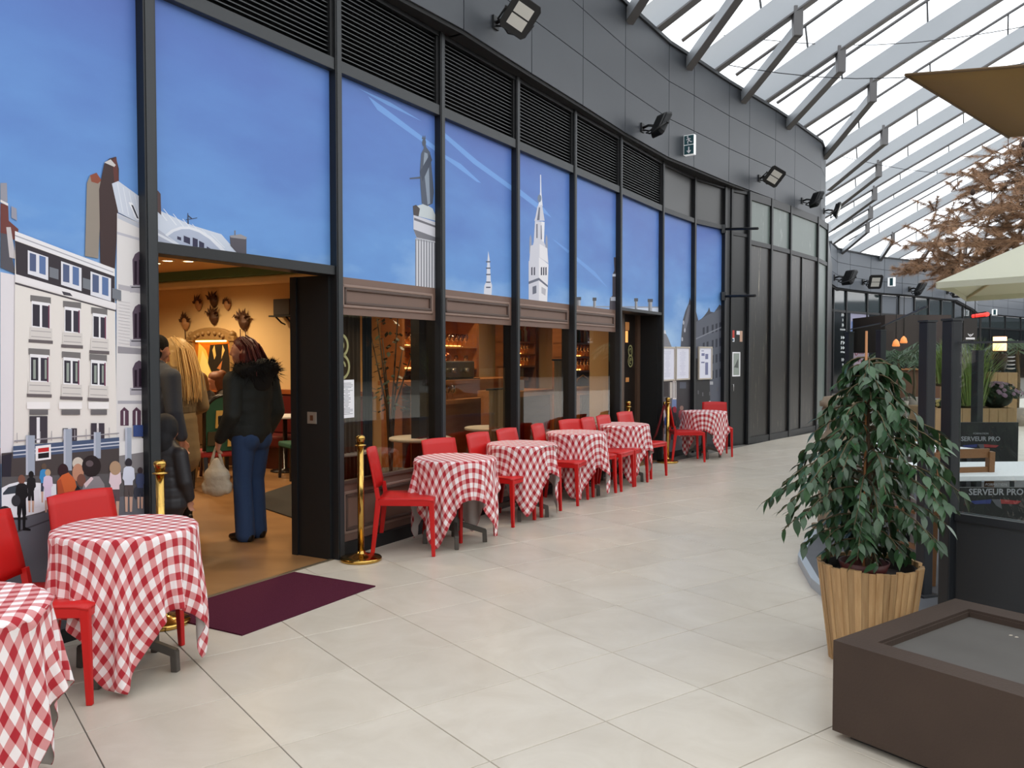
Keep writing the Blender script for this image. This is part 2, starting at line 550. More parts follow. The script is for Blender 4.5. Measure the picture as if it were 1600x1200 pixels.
# ================================================================== ROOF (glass over steel ribs)
ceil = struct('ceiling')
M_rib = mat('white_steel_rib', (164, 169, 174), 0.5, 0.0, rgb2=(174, 179, 184), var=.2, scale=1.0)
M_ribdk = mat('grey_steel', (98, 97, 98), 0.5, 0.2)
spring = [Vector(p) for p in ((-5.5, -.8),)] + clp[0:1] + clp[3:4] + clp[4:] + [Vector((10.0, 26.6)), Vector((13.5, 35.6)), Vector((17.06, 38.9)), Vector((22.95, 43.7)), Vector((31.0, 50.0)), Vector((40, 57))]
acc = [0]
for p, q in zip(spring, spring[1:]): acc.append(acc[-1] + (q-p).length)
def spt(s):
    for i in range(len(acc)-1):
        if s <= acc[i+1]:
            return spring[i].lerp(spring[i+1], (s-acc[i])/(acc[i+1]-acc[i]))
    return spring[-1]
def s_of(pt):
    best = min(range(int(acc[-1]*20)), key=lambda k: (spt(k/20)-pt).length)
    return best/20
s0 = s_of(Vector((2.06, 12.08)))
ss = [s0 + 2.12*k for k in range(-7, 4)]
last = ss[-1]
while last + 3.9 < acc[-1]-1:
    last += 3.75
    ss.append(last)
SL, RL = .56, 15.0
rd = Vector((NV.x, NV.y, SL))
roof_rows = []
for k, s_ in enumerate(ss):
    p = spt(s_); z0 = ZT+.06
    st = Vector((p.x, p.y, z0)) - rd*.5
    def bp(x, st=st, s_=s_): return st + rd*x + Vector((0, 0, -.0045*x*x))
    n = 6; RD = .42 if p.y < 19 else .36
    b = MB()
    side = Vector((DV.x, DV.y, 0))*.07
    vs = []
    for i in range(n+1):
        c = bp(RL*i/n)
        vs += [c-side, c+side, c+side+Vector((0, 0, RD)), c-side+Vector((0, 0, RD))]
    fs = []
    for i in range(n):
        o = 4*i
        for a_, b_ in ((0, 1), (1, 2), (2, 3), (3, 0)): fs.append((o+a_, o+b_, o+4+b_, o+4+a_))
    fs += [(3, 2, 1, 0), (4*n, 4*n+1, 4*n+2, 4*n+3)]
    b.add(vs, fs)
    b.build('rib', M_rib, ceil)
    b = MB()
    for i in range(n):
        b.bar(bp(RL*i/n)-Vector((0, 0, .012)), bp(RL*(i+1)/n)-Vector((0, 0, .012)), .17, .025)
    b.build('rib_flange', M_ribdk, ceil)
    # rail on stubs above the glass
    b = MB()
    up = Vector((0, 0, .75)) - Vector((DV.x, DV.y, 0))*.25
    b.tube([bp(RL*i/n)+up for i in range(n+1)], .03, 6)
    for i in range(9):
        c = bp(1.2+1.5*i)
        b.tube([c+up, c+Vector((0, 0, RD))], .018, 5)
    b.build('glazing_rail', M_ribdk, ceil)
    # raking strut with its bracket
    if k+1 < len(ss):
        q = spt((ss[k]+ss[k+1])/2)
        a_ = Vector((q.x, q.y, ZT-.15)); c = bp(1.75) + Vector((0, 0, -.30))
        b = MB(); b.bar(a_, c, .12, .16); b.build('strut', M_rib, ceil)
        b = MB(); b.bar(a_-Vector((0, 0, .085)), c-Vector((0, 0, .085)), .125, .012); b.build('strut_flange', M_ribdk, ceil)
        b = MB(); b.box((c.x-.07, c.y-.07, c.z-.1), (c.x+.07, c.y+.07, c.z+.36)); b.build('bracket', M_ribdk, ceil, bevel=.01)
    roof_rows.append([bp(RL*i/n)+Vector((0, 0, RD+.01)) for i in range(n+1)])
for r0, r1 in zip(roof_rows, roof_rows[1:]):
    for i in range(0, 6, 2):
        b = MB(); b.add([r0[i], r0[i+2], r1[i+2], r1[i]], [(0, 1, 2, 3)]); b.build('pane', M_roofglass, ceil)
# tension wires under the roof
for (a_, c) in (((1105, 96, 14.), (1610, 98, 12.)), ((1130, 55, 15.), (1610, 40, 15.)), ((1296, 240, 22.), (1610, 268, 22.))):
    p, q = at_depth(*a_), at_depth(*c)
    b = MB(); pts = [p.lerp(q, i/8)-Vector((0, 0, .25*math.sin(math.pi*i/8))) for i in range(9)]
    b.tube(pts, .007, 5); b.build('tension_wire', M_black, ceil)
# ================================================================== PRINTED STREET MURAL ON THE GLASS
def sky_print(name):
    m = bpy.data.materials.new(name); m.use_nodes = True
    nt = m.node_tree; b = nt.nodes['Principled BSDF']
    b.inputs['Roughness'].default_value = 0.45; b.inputs['Specular IOR Level'].default_value = 0.3
    tc = nd(nt, 'ShaderNodeTexCoord'); sx = nd(nt, 'ShaderNodeSeparateXYZ')
    nt.links.new(tc.outputs['Object'], sx.inputs[0])
    mr = nd(nt, 'ShaderNodeMapRange'); mr.inputs['From Min'].default_value = 1.6; mr.inputs['From Max'].default_value = 4.0
    nt.links.new(sx.outputs['Z'], mr.inputs[0])
    mp = nd(nt, 'ShaderNodeMapping'); mp.inputs['Scale'].default_value = (.5, .5, 1.3); mp.inputs['Rotation'].default_value = (.5, .3, 0)
    no = nd(nt, 'ShaderNodeTexNoise'); no.inputs['Scale'].default_value = 1.6; no.inputs['Detail'].default_value = 5
    nt.links.new(tc.outputs['Object'], mp.inputs[0]); nt.links.new(mp.outputs[0], no.inputs['Vector'])
    ad = nd(nt, 'ShaderNodeMath', operation='MULTIPLY_ADD'); ad.inputs[1].default_value = .9; ad.inputs[2].default_value = -.45
    nt.links.new(no.outputs['Fac'], ad.inputs[0])
    a2 = nd(nt, 'ShaderNodeMath', operation='ADD'); nt.links.new(mr.outputs[0], a2.inputs[0]); nt.links.new(ad.outputs[0], a2.inputs[1])
    rp = nd(nt, 'ShaderNodeValToRGB')
    cr = rp.color_ramp
    cr.elements[0].position = 0.0; cr.elements[0].color = (*lin((160, 196, 234)), 1)
    cr.elements[1].position = 1.0; cr.elements[1].color = (*lin((84, 110, 182)), 1)
    e_ = cr.elements.new(.3); e_.color = (*lin((104, 152, 214)), 1)
    e_ = cr.elements.new(.65); e_.color = (*lin((90, 128, 196)), 1)
    nt.links.new(a2.outputs[0], rp.inputs[0]); nt.links.new(rp.outputs[0], b.inputs['Base Color'])
    return m
M_sky = sky_print('printed_blue_sky')

def El(cx, cy, rx, ry, n=16): return [(cx+rx*math.cos(2*math.pi*k/n), cy+ry*math.sin(2*math.pi*k/n)) for k in range(n)]
def Rc(x0, y0, x1, y1): return [(x0, y0), (x1, y0), (x1, y1), (x0, y1)]
def Sk(x0, y0, x1, y1, h0, h1=None): return [(x0, y0), (x1, y1), (x1, y1+(h1 or h0)), (x0, y0+h0)]
PR = []
def P_(poly, col): PR.append((poly, col))
WHT, CREAM, DK, GR = (226, 222, 222), (222, 216, 210), (48, 40, 48), (112, 112, 120)
# faint vapour trails
for q in ([(575, 150), (600, 168), (685, 232), (680, 236), (590, 172)], [(692, 205), (745, 250), (802, 292), (802, 300), (740, 256), (692, 213)],
          [(808, 292), (850, 325), (862, 340), (845, 330), (808, 302)], [(692, 240), (720, 256), (752, 286), (745, 284), (692, 245)],
          [(862, 372), (890, 392), (888, 396)], [(897, 398), (930, 425), (950, 450), (925, 428), (897, 404)], [(560, 138), (610, 160), (660, 190), (605, 164)]):
    P_(q, (116, 160, 222))
# --- street at the far end of the mural
P_([(-620, 300), (0, 424), (0, 725), (-620, 800)], (222, 214, 206)); P_([(-620, 250), (-12, 372), (0, 424), (-620, 302)], (92, 88, 96)); P_([(-620, 298), (0, 422), (0, 430), (-620, 312)], (238, 234, 234))
for k in range(9):
    for j in range(3):
        x = -600+k*66; y = 330+k*13+j*(118-k*5); P_(Sk(x, y, x+36, y+6, 76-k*3), (236, 234, 238)); P_(Sk(x+3, y+8, x+16, y+10, 62-k*3), (54, 50, 60)); P_(Sk(x+20, y+10, x+33, y+12, 62-k*3), (58, 54, 66)); P_(Sk(x-4, y+78-k*3, x+40, y+84-k*3, 7), (176, 168, 164))
P_([(-620, 740), (0, 708), (0, 770), (-620, 900)], (70, 62, 64)); P_([(-620, 722), (0, 700), (0, 712), (-620, 745)], (120, 70, 62)); P_([(-620, 880), (0, 765), (0, 1015), (-620, 1200)], (104, 104, 112))
P_([(0, 425), (24, 430), (24, 715), (0, 725)], (224, 219, 224))
P_([(0, 318), (12, 320), (13, 345), (28, 358), (27, 375), (0, 372)], (112, 62, 58))
P_([(0, 286), (10, 286), (11, 316), (0, 315)], (150, 150, 162))
P_([(0, 312), (12, 318), (12, 322), (0, 316)], WHT)
P_([(17, 322), (25, 326), (26, 345), (17, 340)], (150, 150, 165))
P_([(0, 364), (10, 366), (24, 428), (0, 418)], (86, 84, 92))
P_([(9, 355), (16, 355), (24, 405), (14, 402)], (196, 190, 192))
P_([(135, 286), (140, 274), (150, 276), (158, 284), (153, 404), (132, 400)], (146, 136, 126))
P_([(140, 274), (150, 270), (158, 282), (152, 287), (142, 284)], (140, 76, 58))
P_([(162, 256), (170, 248), (180, 245), (185, 264), (185, 300), (178, 436), (156, 410), (154, 296)], (66, 50, 50))
P_([(175, 250), (181, 245), (185, 284), (178, 288)], (98, 56, 52))
P_([(162, 254), (172, 249), (180, 258), (178, 261)], (200, 196, 196))
P_([(174, 287), (184, 283), (224, 312), (224, 352), (184, 332)], (202, 208, 222))
for k in range(4): P_([(182+9*k, 286+6*k), (183.2+9*k, 287+6*k), (192+9*k, 333+4*k), (190.5+9*k, 332+4*k)], (222, 226, 236))
P_([(200, 316), (206, 317), (219, 345), (212, 343)], (236, 238, 244)); P_([(204, 320), (207, 321), (216, 342), (213, 341)], (56, 58, 72))
P_([(182, 333), (224, 352), (224, 700), (180, 694)], (220, 216, 216))
P_([(183, 334), (224, 353), (224, 360), (183, 341)], (188, 192, 204))
P_([(182, 362), (224, 374), (224, 378), (182, 366)], (188, 186, 196)); P_([(184, 444), (224, 452), (224, 460), (184, 452)], (180, 176, 182))
P_([(183, 541), (224, 545), (224, 554), (183, 552)], (150, 146, 152)); P_([(183, 626), (224, 626), (224, 631), (183, 631)], (170, 168, 176))
for y0, y1 in ((396, 448), (478, 532), (566, 608)):
    P_([(206, y0+10), (210, y0+1), (216, y0-3), (222, y0), (222, y1), (207, y1)], (92, 78, 92))
    P_(Rc(209, y0+12, 213, y1-4), (40, 26, 40)); P_(Rc(216, y0+10, 220, y1-4), (40, 26, 40))
    P_(Rc(202, y1-2, 224, y1+9), (176, 172, 180)); P_(Rc(204, y1, 224, y1+2), (84, 80, 88))
for x0 in (187, 206):
    P_([(x0, 665), (x0, 642), (x0+6, 636), (x0+13, 642), (x0+13, 665)], (88, 60, 76)); P_(Rc(x0+5, 642, x0+7, 664), (220, 216, 220))
for k in range(14): P_(Sk(184, 470+5*k, 202, 473+5*k, .7), (196, 192, 196))
# main cream house
P_([(22, 362), (178, 420), (181, 700), (20, 716), (22, 440)], (229, 223, 218))
P_([(22, 376), (178, 432), (178, 480), (24, 438)], (58, 52, 58))
P_([(22, 361), (176, 420), (176, 431), (22, 375)], (232, 230, 234)); P_([(22, 367), (176, 425), (176, 426.5), (22, 369)], (170, 168, 178))
for x, y in ((42, 391), (94, 408), (140, 424)):
    P_([(x, y), (x+32, y+11), (x+32, y+47), (x, y+37)], (224, 224, 232))
    P_([(x+3, y+4), (x+13, y+7), (x+13, y+34), (x+3, y+32)], (84, 96, 130)); P_([(x+18, y+8), (x+28, y+11), (x+28, y+39), (x+18, y+36)], (92, 116, 162))
    P_([(x+34, y+26), (x+48, y+30), (x+48, y+46), (x+34, y+42)], (120, 124, 132))
P_([(22, 428), (180, 474), (180, 484), (22, 440)], (232, 228, 230)); P_([(22, 441), (180, 485), (180, 487), (22, 444)], (76, 70, 76))
P_([(95, 455), (108, 458), (112, 463), (98, 461)], (70, 66, 74))
for (x, y, w, h, s) in ((48, 461, 30, 50, 4), (99, 470, 26, 49, 3), (143, 480, 23, 48, 3), (45, 544, 31, 52, 2), (97, 549, 27, 51, 2), (140, 553, 25, 49, 2)):
    P_(Sk(x-2, y, x+w, y+s, 10), (118, 114, 114))
    P_(Sk(x, y+9, x+w-1, y+9+s, h-9), (236, 234, 238))
    P_(Sk(x+1.5, y+14, x+w*.42, y+14+s*.4, h-16), (54, 50, 60)); P_(Sk(x+w*.54, y+14+s*.5, x+w-3, y+14+s*.9, h-16), (58, 54, 66))
    P_(Sk(x+w-4, y+12+s, x+w-2, y+12+s, h-13), (120, 62, 84))
    if y > 540: P_(Sk(x+5, y+18, x+9, y+18, h-22), (150, 158, 150)); P_(Sk(x+w-8, y+18, x+w-5, y+18, h-22), (150, 158, 150))
    P_(Sk(x-3, y+h, x+w+2, y+h+s*.6, 19), (214, 208, 204)); P_(Sk(x-1, y+h+5, x+w, y+h+5+s*.6, 1.2), (168, 162, 162)); P_(Sk(x-1, y+h+14, x+w, y+h+14+s*.6, 1.2), (168, 162, 162))
    P_(Sk(x-5, y+h+19, x+w+3, y+h+19+s*.6, 5), (104, 96, 98))
for (x, w) in ((42, 34), (92, 34), (138, 30)):
    P_(Rc(x-2, 628, x+w, 639), (240, 236, 236)); P_(Rc(x+2, 640, x+w-3, 648), (108, 104, 106))
P_(Rc(44, 650, 72, 692), (64, 58, 66)); P_(Rc(55, 652, 60, 692), (232, 230, 234)); P_(Rc(96, 669, 118, 690), (64, 56, 66)); P_(Rc(104, 668, 109, 690), WHT)
P_(Rc(140, 661, 161, 686), (64, 56, 66)); P_(Rc(149, 660, 152, 686), WHT)
P_([(20, 688), (184, 676), (184, 677.5), (20, 690)], (150, 146, 152))
for k in range(9): P_(Rc(24+18*k, 676-1*k, 25+18*k, 692-1*k), (168, 162, 168))
# shops, poles, bank sign
P_([(0, 708), (184, 690), (184, 745), (0, 770)], (74, 66, 66)); P_([(18, 697), (184, 683), (184, 700), (18, 716)], (74, 88, 118))
P_([(18, 704), (184, 689), (184, 691), (18, 706)], (206, 210, 222)); P_([(18, 710), (184, 694), (184, 696), (18, 712)], (190, 194, 206))
P_([(184, 690), (224, 684), (224, 712), (184, 716)], (222, 220, 220)); P_(Rc(206, 664, 222, 682), (58, 76, 130)); P_([(184, 712), (224, 706), (224, 760), (184, 765)], (130, 126, 128))
P_([(0, 712), (16, 708), (14, 765), (0, 770)], (44, 40, 52))
for x0, x1, y0, y1 in ((38, 52, 680, 742), (97, 110, 670, 735), (144, 155, 675, 716), (193, 203, 668, 722)):
    P_(Rc(x0, y0, x1, y1), (160, 168, 184)); P_(Rc(x0, y0, x0+3, y1), (186, 190, 204))
P_([(53, 697), (77, 694), (77, 717), (53, 720)], (238, 236, 238)); P_([(57, 700.5), (74, 698.5), (74, 705), (57, 707)], (196, 42, 44)); P_([(57, 708.5), (74, 706.5), (74, 714.5), (57, 716.5)], (30, 26, 30))
# pavement, car, passers-by in the print
P_([(0, 745), (224, 738), (224, 790), (0, 830)], (92, 88, 90))
P_([(0, 815), (85, 797), (224, 768), (224, 990), (0, 1010)], (104, 104, 112)); P_([(0, 838), (88, 806), (88, 808), (0, 841)], (70, 68, 74))
P_([(0, 762), (12, 756), (28, 752), (85, 756), (86, 790), (60, 800), (0, 816)], (232, 232, 238)); P_([(2, 770), (10, 761), (25, 757), (25, 770), (2, 773)], (60, 66, 76))
P_(El(5, 803, 11, 13), (40, 38, 42)); P_(El(5, 803, 7, 9), (190, 190, 196)); P_(Rc(0, 808, 40, 812), (52, 50, 54))
def walker(x, y, s, hair, top, low, leg=(206, 168, 150), turn=0):
    P_(El(x, y+5*s, 4.2*s, 5.4*s), hair)
    P_([(x-6*s, y+12*s), (x-3*s, y+9.5*s), (x+3*s, y+9.5*s), (x+6.5*s, y+12*s), (x+7.5*s, y+24*s), (x+5*s, y+27*s), (x+5*s, y+33*s), (x-5*s, y+33*s), (x-5.4*s, y+27*s), (x-7.5*s, y+24*s)], top)
    P_([(x-5*s, y+32*s), (x+5*s, y+32*s), (x+5.4*s, y+46*s), (x+.8*s, y+46*s), (x, y+38*s), (x-.8*s, y+46*s), (x-5.2*s, y+46*s)], low)
    P_([(x-4.6*s, y+46*s), (x-1*s, y+46*s), (x-1.4*s, y+64*s), (x-4*s, y+64*s)], leg); P_([(x+1*s, y+46*s), (x+4.8*s, y+46*s), (x+4*s, y+64*s), (x+1.4*s, y+64*s)], leg)
walker(66, 724, .95, (96, 78, 66), (60, 140, 200), (60, 62, 80))
walker(46, 736, 1.0, (26, 22, 24), (30, 28, 32), (30, 28, 32))
walker(72, 733, 1.05, (188, 160, 130), (220, 200, 222), (222, 202, 226))
P_([(50, 766), (58, 764), (60, 792), (51, 794)], (226, 224, 232))
walker(31, 742, 1.35, (128, 84, 70), (26, 24, 28), (24, 22, 26), (26, 24, 26)); P_(El(22, 782, 7, 9), (52, 52, 58))
P_([(33, 822), (45, 826), (45, 829), (33, 828)], (24, 22, 24))
P_(El(96, 735, 8, 11), (52, 28, 34)); P_([(86, 752), (94, 742), (104, 738), (114, 748), (117, 762), (110, 786), (88, 788)], (206, 98, 52)); P_([(86, 752), (92, 748), (98, 770), (88, 788)], (176, 78, 46))
P_(El(119, 724, 9, 10), (206, 196, 184)); P_(El(119, 738, 9, 14), (190, 138, 112)); P_(El(124, 750, 7, 10), (120, 78, 66))
P_([(108, 776), (118, 758), (128, 770), (118, 790)], (34, 32, 38)); P_([(110, 778), (120, 766), (121, 769), (112, 782)], (222, 222, 230))
P_([(122, 776), (128, 756), (140, 744), (152, 744), (160, 756), (166, 800), (124, 800)], (142, 134, 138)); P_([(128, 756), (140, 744), (143, 748), (131, 762)], (226, 200, 204))
P_(El(140, 728, 15, 17), (40, 30, 32)); P_(El(137, 724, 6, 5), (96, 84, 88))
walker(177, 722, 1.32, (176, 140, 112), (228, 206, 214), (96, 78, 84)); P_(El(177, 731, 9, 11), (178, 146, 118))
walker(198, 716, 1.3, (50, 44, 52), (216, 220, 236), (88, 78, 78))
P_(El(210, 770, 4, 10), (60, 62, 74)); walker(216, 730, 1.0, (60, 50, 52), (70, 78, 110), (54, 56, 70))
# --- roofs over the entrance
P_([(236, 312), (252, 330), (300, 352), (346, 366), (374, 398), (236, 396)], (204, 211, 225))
for k in range(7): P_([(240+15*k, 318+8*k), (241+15*k, 318+8*k), (262+15*k, 345+7*k), (260+15*k, 345+7*k)], (226, 230, 238))
P_([(236, 350), (258, 366), (300, 388), (298, 396), (236, 372)], (182, 186, 202)); P_([(236, 358), (296, 390), (294, 393), (236, 362)], (226, 228, 236))
P_([(258, 367), (268, 359), (282, 354), (296, 354), (312, 359), (330, 370), (346, 384), (356, 397), (300, 397)], (226, 228, 236))
P_([(262, 369), (272, 362), (284, 358), (296, 358), (311, 363), (328, 374), (348, 394), (300, 395)], (178, 186, 206))
for q in (Sk(277, 369, 283, 371, 5), Sk(287, 368, 297, 372, 10), Sk(301, 371, 309, 374, 14), Sk(311, 376, 319, 380, 12), Sk(323, 385, 330, 389, 6)): P_(q, (58, 56, 80))
P_([(236, 294), (247, 298), (251, 303), (252, 336), (236, 322)], (86, 66, 66)); P_(Rc(239, 292, 243, 300), (150, 84, 70))
P_([(359, 368), (376, 367), (385, 372), (385, 398), (372, 397), (360, 384)], (88, 84, 92)); P_([(359, 368), (376, 366), (386, 371), (384, 374), (360, 371)], (150, 148, 154)); P_(Rc(366, 360, 368, 368), (120, 118, 126))
P_([(293, 333), (294, 333), (295, 350), (293, 350)], (60, 62, 80)); P_([(290, 343), (308, 340), (308, 341), (290, 344)], (60, 62, 80)); P_([(294, 336), (300, 341), (299, 342), (294, 338)], (60, 62, 80))
# --- column with a standing bronze figure
ST, ST2 = (84, 92, 108), (140, 152, 168)
P_([(649, 372), (684, 378), (684, 452), (649, 449)], (176, 178, 186))
for k in range(8): P_([(651+4.2*k, 376+.6*k), (653+4.2*k, 376+.6*k), (653+4.2*k, 452), (651+4.2*k, 452)], (214, 214, 220)); P_([(649.3+4.2*k, 374), (650.3+4.2*k, 374), (650.3+4.2*k, 452), (649.3+4.2*k, 452)], (104, 104, 114))
P_([(646, 336), (684, 348), (684, 380), (651, 372), (646, 358)], (206, 206, 214)); P_([(647, 340), (684, 354), (684, 357), (647, 344)], (110, 110, 118)); P_([(650, 322), (664, 318), (676, 326), (684, 346), (646, 336)], (196, 204, 208)); P_([(646, 358), (684, 372), (684, 378), (651, 371)], (120, 120, 128))
P_([(645, 322), (650, 320), (656, 326), (654, 338), (646, 336)], (78, 72, 72))
P_([(661, 220), (664, 220), (666, 230), (672, 238), (674, 258), (678, 300), (676, 318), (668, 322), (659, 318), (657, 290), (656, 268), (658, 240), (662, 232)], ST)
P_([(663, 238), (668, 240), (670, 262), (672, 318), (668, 320), (664, 280), (661, 262)], ST2); P_([(659, 262), (664, 258), (667, 268), (662, 272)], ST2)
P_(El(662.5, 223, 3, 6), ST); P_([(659, 217), (661, 211), (662, 216), (664, 211), (665, 218)], ST); P_([(640, 278), (656, 276), (657, 279), (640, 280)], ST)
P_([(656, 268), (672, 240), (675, 250), (660, 284)], (70, 78, 94))
# --- slim spire and belfry
P_([(763, 392), (765, 404), (766, 420), (767, 440), (769, 446), (768, 462), (756, 459), (757, 446), (760, 440), (761, 418), (762, 404)], (214, 216, 226))
for y in (408, 418, 428, 440, 448): P_(Rc(759.5, y, 766.5, y+2), (74, 82, 104))
BF, BD = (206, 206, 216), (104, 108, 124)
P_([(844, 273), (845.4, 273), (846, 300), (847, 312), (848, 322), (841, 322), (843, 312), (844, 300)], (224, 226, 234)); P_(El(843, 310, 3, 6), (120, 132, 150))
P_([(840, 322), (847, 320), (850, 338), (851, 345), (835, 345), (837, 338)], BF); P_([(842, 324), (844, 324), (843, 344), (839, 344)], BD)
P_([(836, 345), (851, 347), (850, 378), (853, 386), (832, 386), (834, 378)], BF); P_(Rc(838, 350, 840, 372), BD); P_(Rc(845, 352, 847, 374), BD); P_([(846, 346), (851, 347), (850, 378), (847, 377)], (232, 232, 238))
for x in (829, 854): P_([(x-1.5, 372), (x, 366), (x+1.5, 372), (x+2, 396), (x-2, 396)], (150, 156, 174))
P_([(829, 384), (842, 380), (855, 388), (857, 412), (842, 402), (827, 408)], BF); P_([(843, 381), (855, 388), (856, 410), (843, 402)], (230, 228, 232))
P_([(826, 408), (842, 401), (857, 413), (856, 442), (855, 473), (826, 468)], BF); P_([(842, 402), (857, 413), (855, 473), (842, 471)], (232, 230, 234))
for x in (830, 834, 845, 848.5, 852): P_([(x, 418), (x+2, 417), (x+2, 430), (x, 430)], (60, 60, 78))
P_([(826, 440), (842, 434), (856, 446), (856, 449), (842, 438), (826, 444)], BD); P_([(832, 448), (838, 446), (838, 458), (832, 460)], BD); P_([(846, 448), (853, 452), (852, 462), (846, 458)], (186, 184, 192))
# --- roofline with chimneys, lantern tower, dome
P_([(893, 479), (962, 487), (962, 492), (893, 484)], (220, 226, 238)); P_([(968, 482), (1032, 480), (1032, 492), (968, 494)], (210, 218, 234)); P_([(893, 478), (1032, 479), (1032, 481), (893, 480)], (150, 154, 168))
for x0, x1, y0 in ((900, 908, 464), (926, 932, 465), (991, 997, 466), (1012, 1020, 467)):
    P_(Rc(x0+1, y0, x1-1, 488), (112, 112, 116)); P_(Rc(x0, y0, x1, y0+5), (74, 74, 80)); P_(Rc((x0+x1)/2, y0+5, x1-1, 488), (170, 170, 176))
P_([(959, 402), (962, 402), (963, 420), (968, 428), (966, 446), (968, 464), (971, 468), (972, 492), (952, 490), (953, 466), (957, 462), (957, 430), (960, 422)], (74, 70, 78))
P_(Rc(954, 464, 970, 470), (170, 174, 186)); P_(Rc(957, 428, 967, 432), (190, 196, 208))
P_([(1030, 512), (1038, 516), (1044, 528), (1052, 548), (1030, 548)], (130, 130, 138)); P_([(1033, 516), (1040, 516), (1041, 522), (1034, 520)], (214, 216, 222))
P_([(1063, 548), (1065, 520), (1067, 500), (1071, 486), (1076, 474), (1078, 464), (1080, 474), (1087, 484), (1092, 504), (1091, 524), (1094, 700), (1063, 700)], (74, 76, 86))
P_([(1076, 476), (1079, 476), (1076, 500), (1070, 520), (1068, 510)], (112, 114, 126))
for x, y in ((1068, 504), (1070, 516), (1066, 530), (1085, 514), (1088, 528)): P_(El(x, y, 1.4, 3.5, 8), (176, 178, 188))
P_([(1030, 595), (1060, 593), (1060, 700), (1030, 700)], (96, 92, 92)); P_(Rc(1032, 597, 1036, 622), (216, 210, 200)); P_(Rc(1037, 597, 1045, 620), (52, 46, 48)); P_(Rc(1047, 597, 1050, 622), (206, 200, 192)); P_(Rc(1051, 595, 1057, 624), (222, 218, 214)); P_(Rc(1052.5, 597, 1053.5, 622), (70, 66, 72)); P_(Rc(1055, 597, 1056, 622), (70, 66, 72))
P_([(1057, 594), (1086, 592), (1086, 690), (1057, 690)], (58, 56, 60)); P_(Rc(1062, 597, 1072, 607), (86, 90, 104)); P_(Rc(1050, 624, 1057, 638), (112, 134, 176))
P_([(1030, 672), (1086, 664), (1086, 712), (1030, 722)], (140, 140, 148))
walker(1041, 633, .98, (150, 118, 98), (44, 76, 140), (140, 140, 152), (214, 214, 222)); walker(1052, 636, .8, (46, 36, 40), (44, 38, 46), (40, 36, 42), (40, 36, 40)); walker(1034, 632, .8, (210, 190, 176), (206, 190, 186), (120, 96, 96)); walker(1065, 634, .7, (150, 120, 110), (150, 60, 70), (52, 56, 80)); P_(El(1054, 640, 3, 5), (150, 30, 50))
# dark street side in the last bay
P_([(1084, 522), (1092, 502), (1100, 494), (1106, 486), (1108, 480), (1110, 487), (1116, 488), (1124, 476), (1132, 480), (1132, 560), (1084, 560)], (70, 74, 84))
P_([(1084, 505), (1106, 492), (1132, 480), (1132, 720), (1084, 720)], (92, 96, 108)); P_([(1084, 560), (1108, 560), (1110, 640), (1132, 640), (1132, 720), (1084, 720)], (54, 54, 56))
for x in (1098, 1104, 1112, 1118, 1124):
    for y in (512, 536, 560, 584):
        P_([(x, y-(x-1098)*.3), (x+3, y-1-(x-1098)*.3), (x+3, y+12-(x-1098)*.3), (x, y+13-(x-1098)*.3)], (50, 54, 66))
P_([(1084, 530), (1132, 508), (1132, 510), (1084, 532)], (128, 132, 142))
for x, y in ((1090, 610), (1097, 613), (1108, 612), (1120, 605)): P_(Rc(x, y, x+2, y+6), (96, 96, 100))
P_(Rc(1109, 596, 1114, 601), (170, 172, 178)); P_(El(1109, 629, 2, 3), (190, 190, 196))

def clip_rect(poly, x0, x1, y0, y1):
    v = [Vector(p) for p in poly]
    for p, n in (((x0, 0), (1, 0)), ((x1, 0), (-1, 0)), ((0, y0), (0, 1)), ((0, y1), (0, -1))):
        if len(v) < 3: return []
        v = clip_half(v, Vector(p), Vector(n))
    return v if len(v) >= 3 else []

def window(k, seg, t0, t1, z0, z1, prange):
    """one glazed bay: sky sheet plus the printed shapes that fall into it"""
    w = struct('window_%d' % k)
    b = MB(); seg.box(b, t0, t1, -.045, -.02, z0, z1); b.build('sky_sheet', M_sky, w)
    b = MB(); lay = 0
    for poly, col in PR:
        if max(p[0] for p in poly) < prange[0] or min(p[0] for p in poly) > prange[1]: continue
        q = clip_rect([seg.hit(u, v, -.019) for u, v in poly], t0, t1, z0, z1)
        if not q: continue
        lay += 1
        n = -.0198 + lay*.00006
        area = sum(q[i].x*q[(i+1) % len(q)].y - q[(i+1) % len(q)].x*q[i].y for i in range(len(q)))
        if area < 0: q = q[::-1]
        b.add([seg.w(p.x, n, p.y) for p in q], [tuple(range(len(q)))], col)
    if b.f: b.build('printed_street_scene', M_print, w)
    return w
W = {}
W[0] = window(1, A, T[0]+.04, T[1]-.04, .07, ZG, (-900, 222))
W[1] = window(2, A, T[1]+.04, T[2]-.035, 2.23, ZG, (234, 516))
for k in range(2, 6):
    W[k] = window(k+1, A, T[k]+.035, T[k+1]-.035, 2.165, ZG, (525, 966))
W[6] = window(7, A, T[6]+.035, T[7]-.035, 2.20, ZG, (966, 1031))
W[7] = window(8, B1, .035, B1.L-.035, .08, ZG, (1029, 1085))
W[8] = window(9, B2, .035, B2.L-.035, .08, ZG, (1084, 1133))

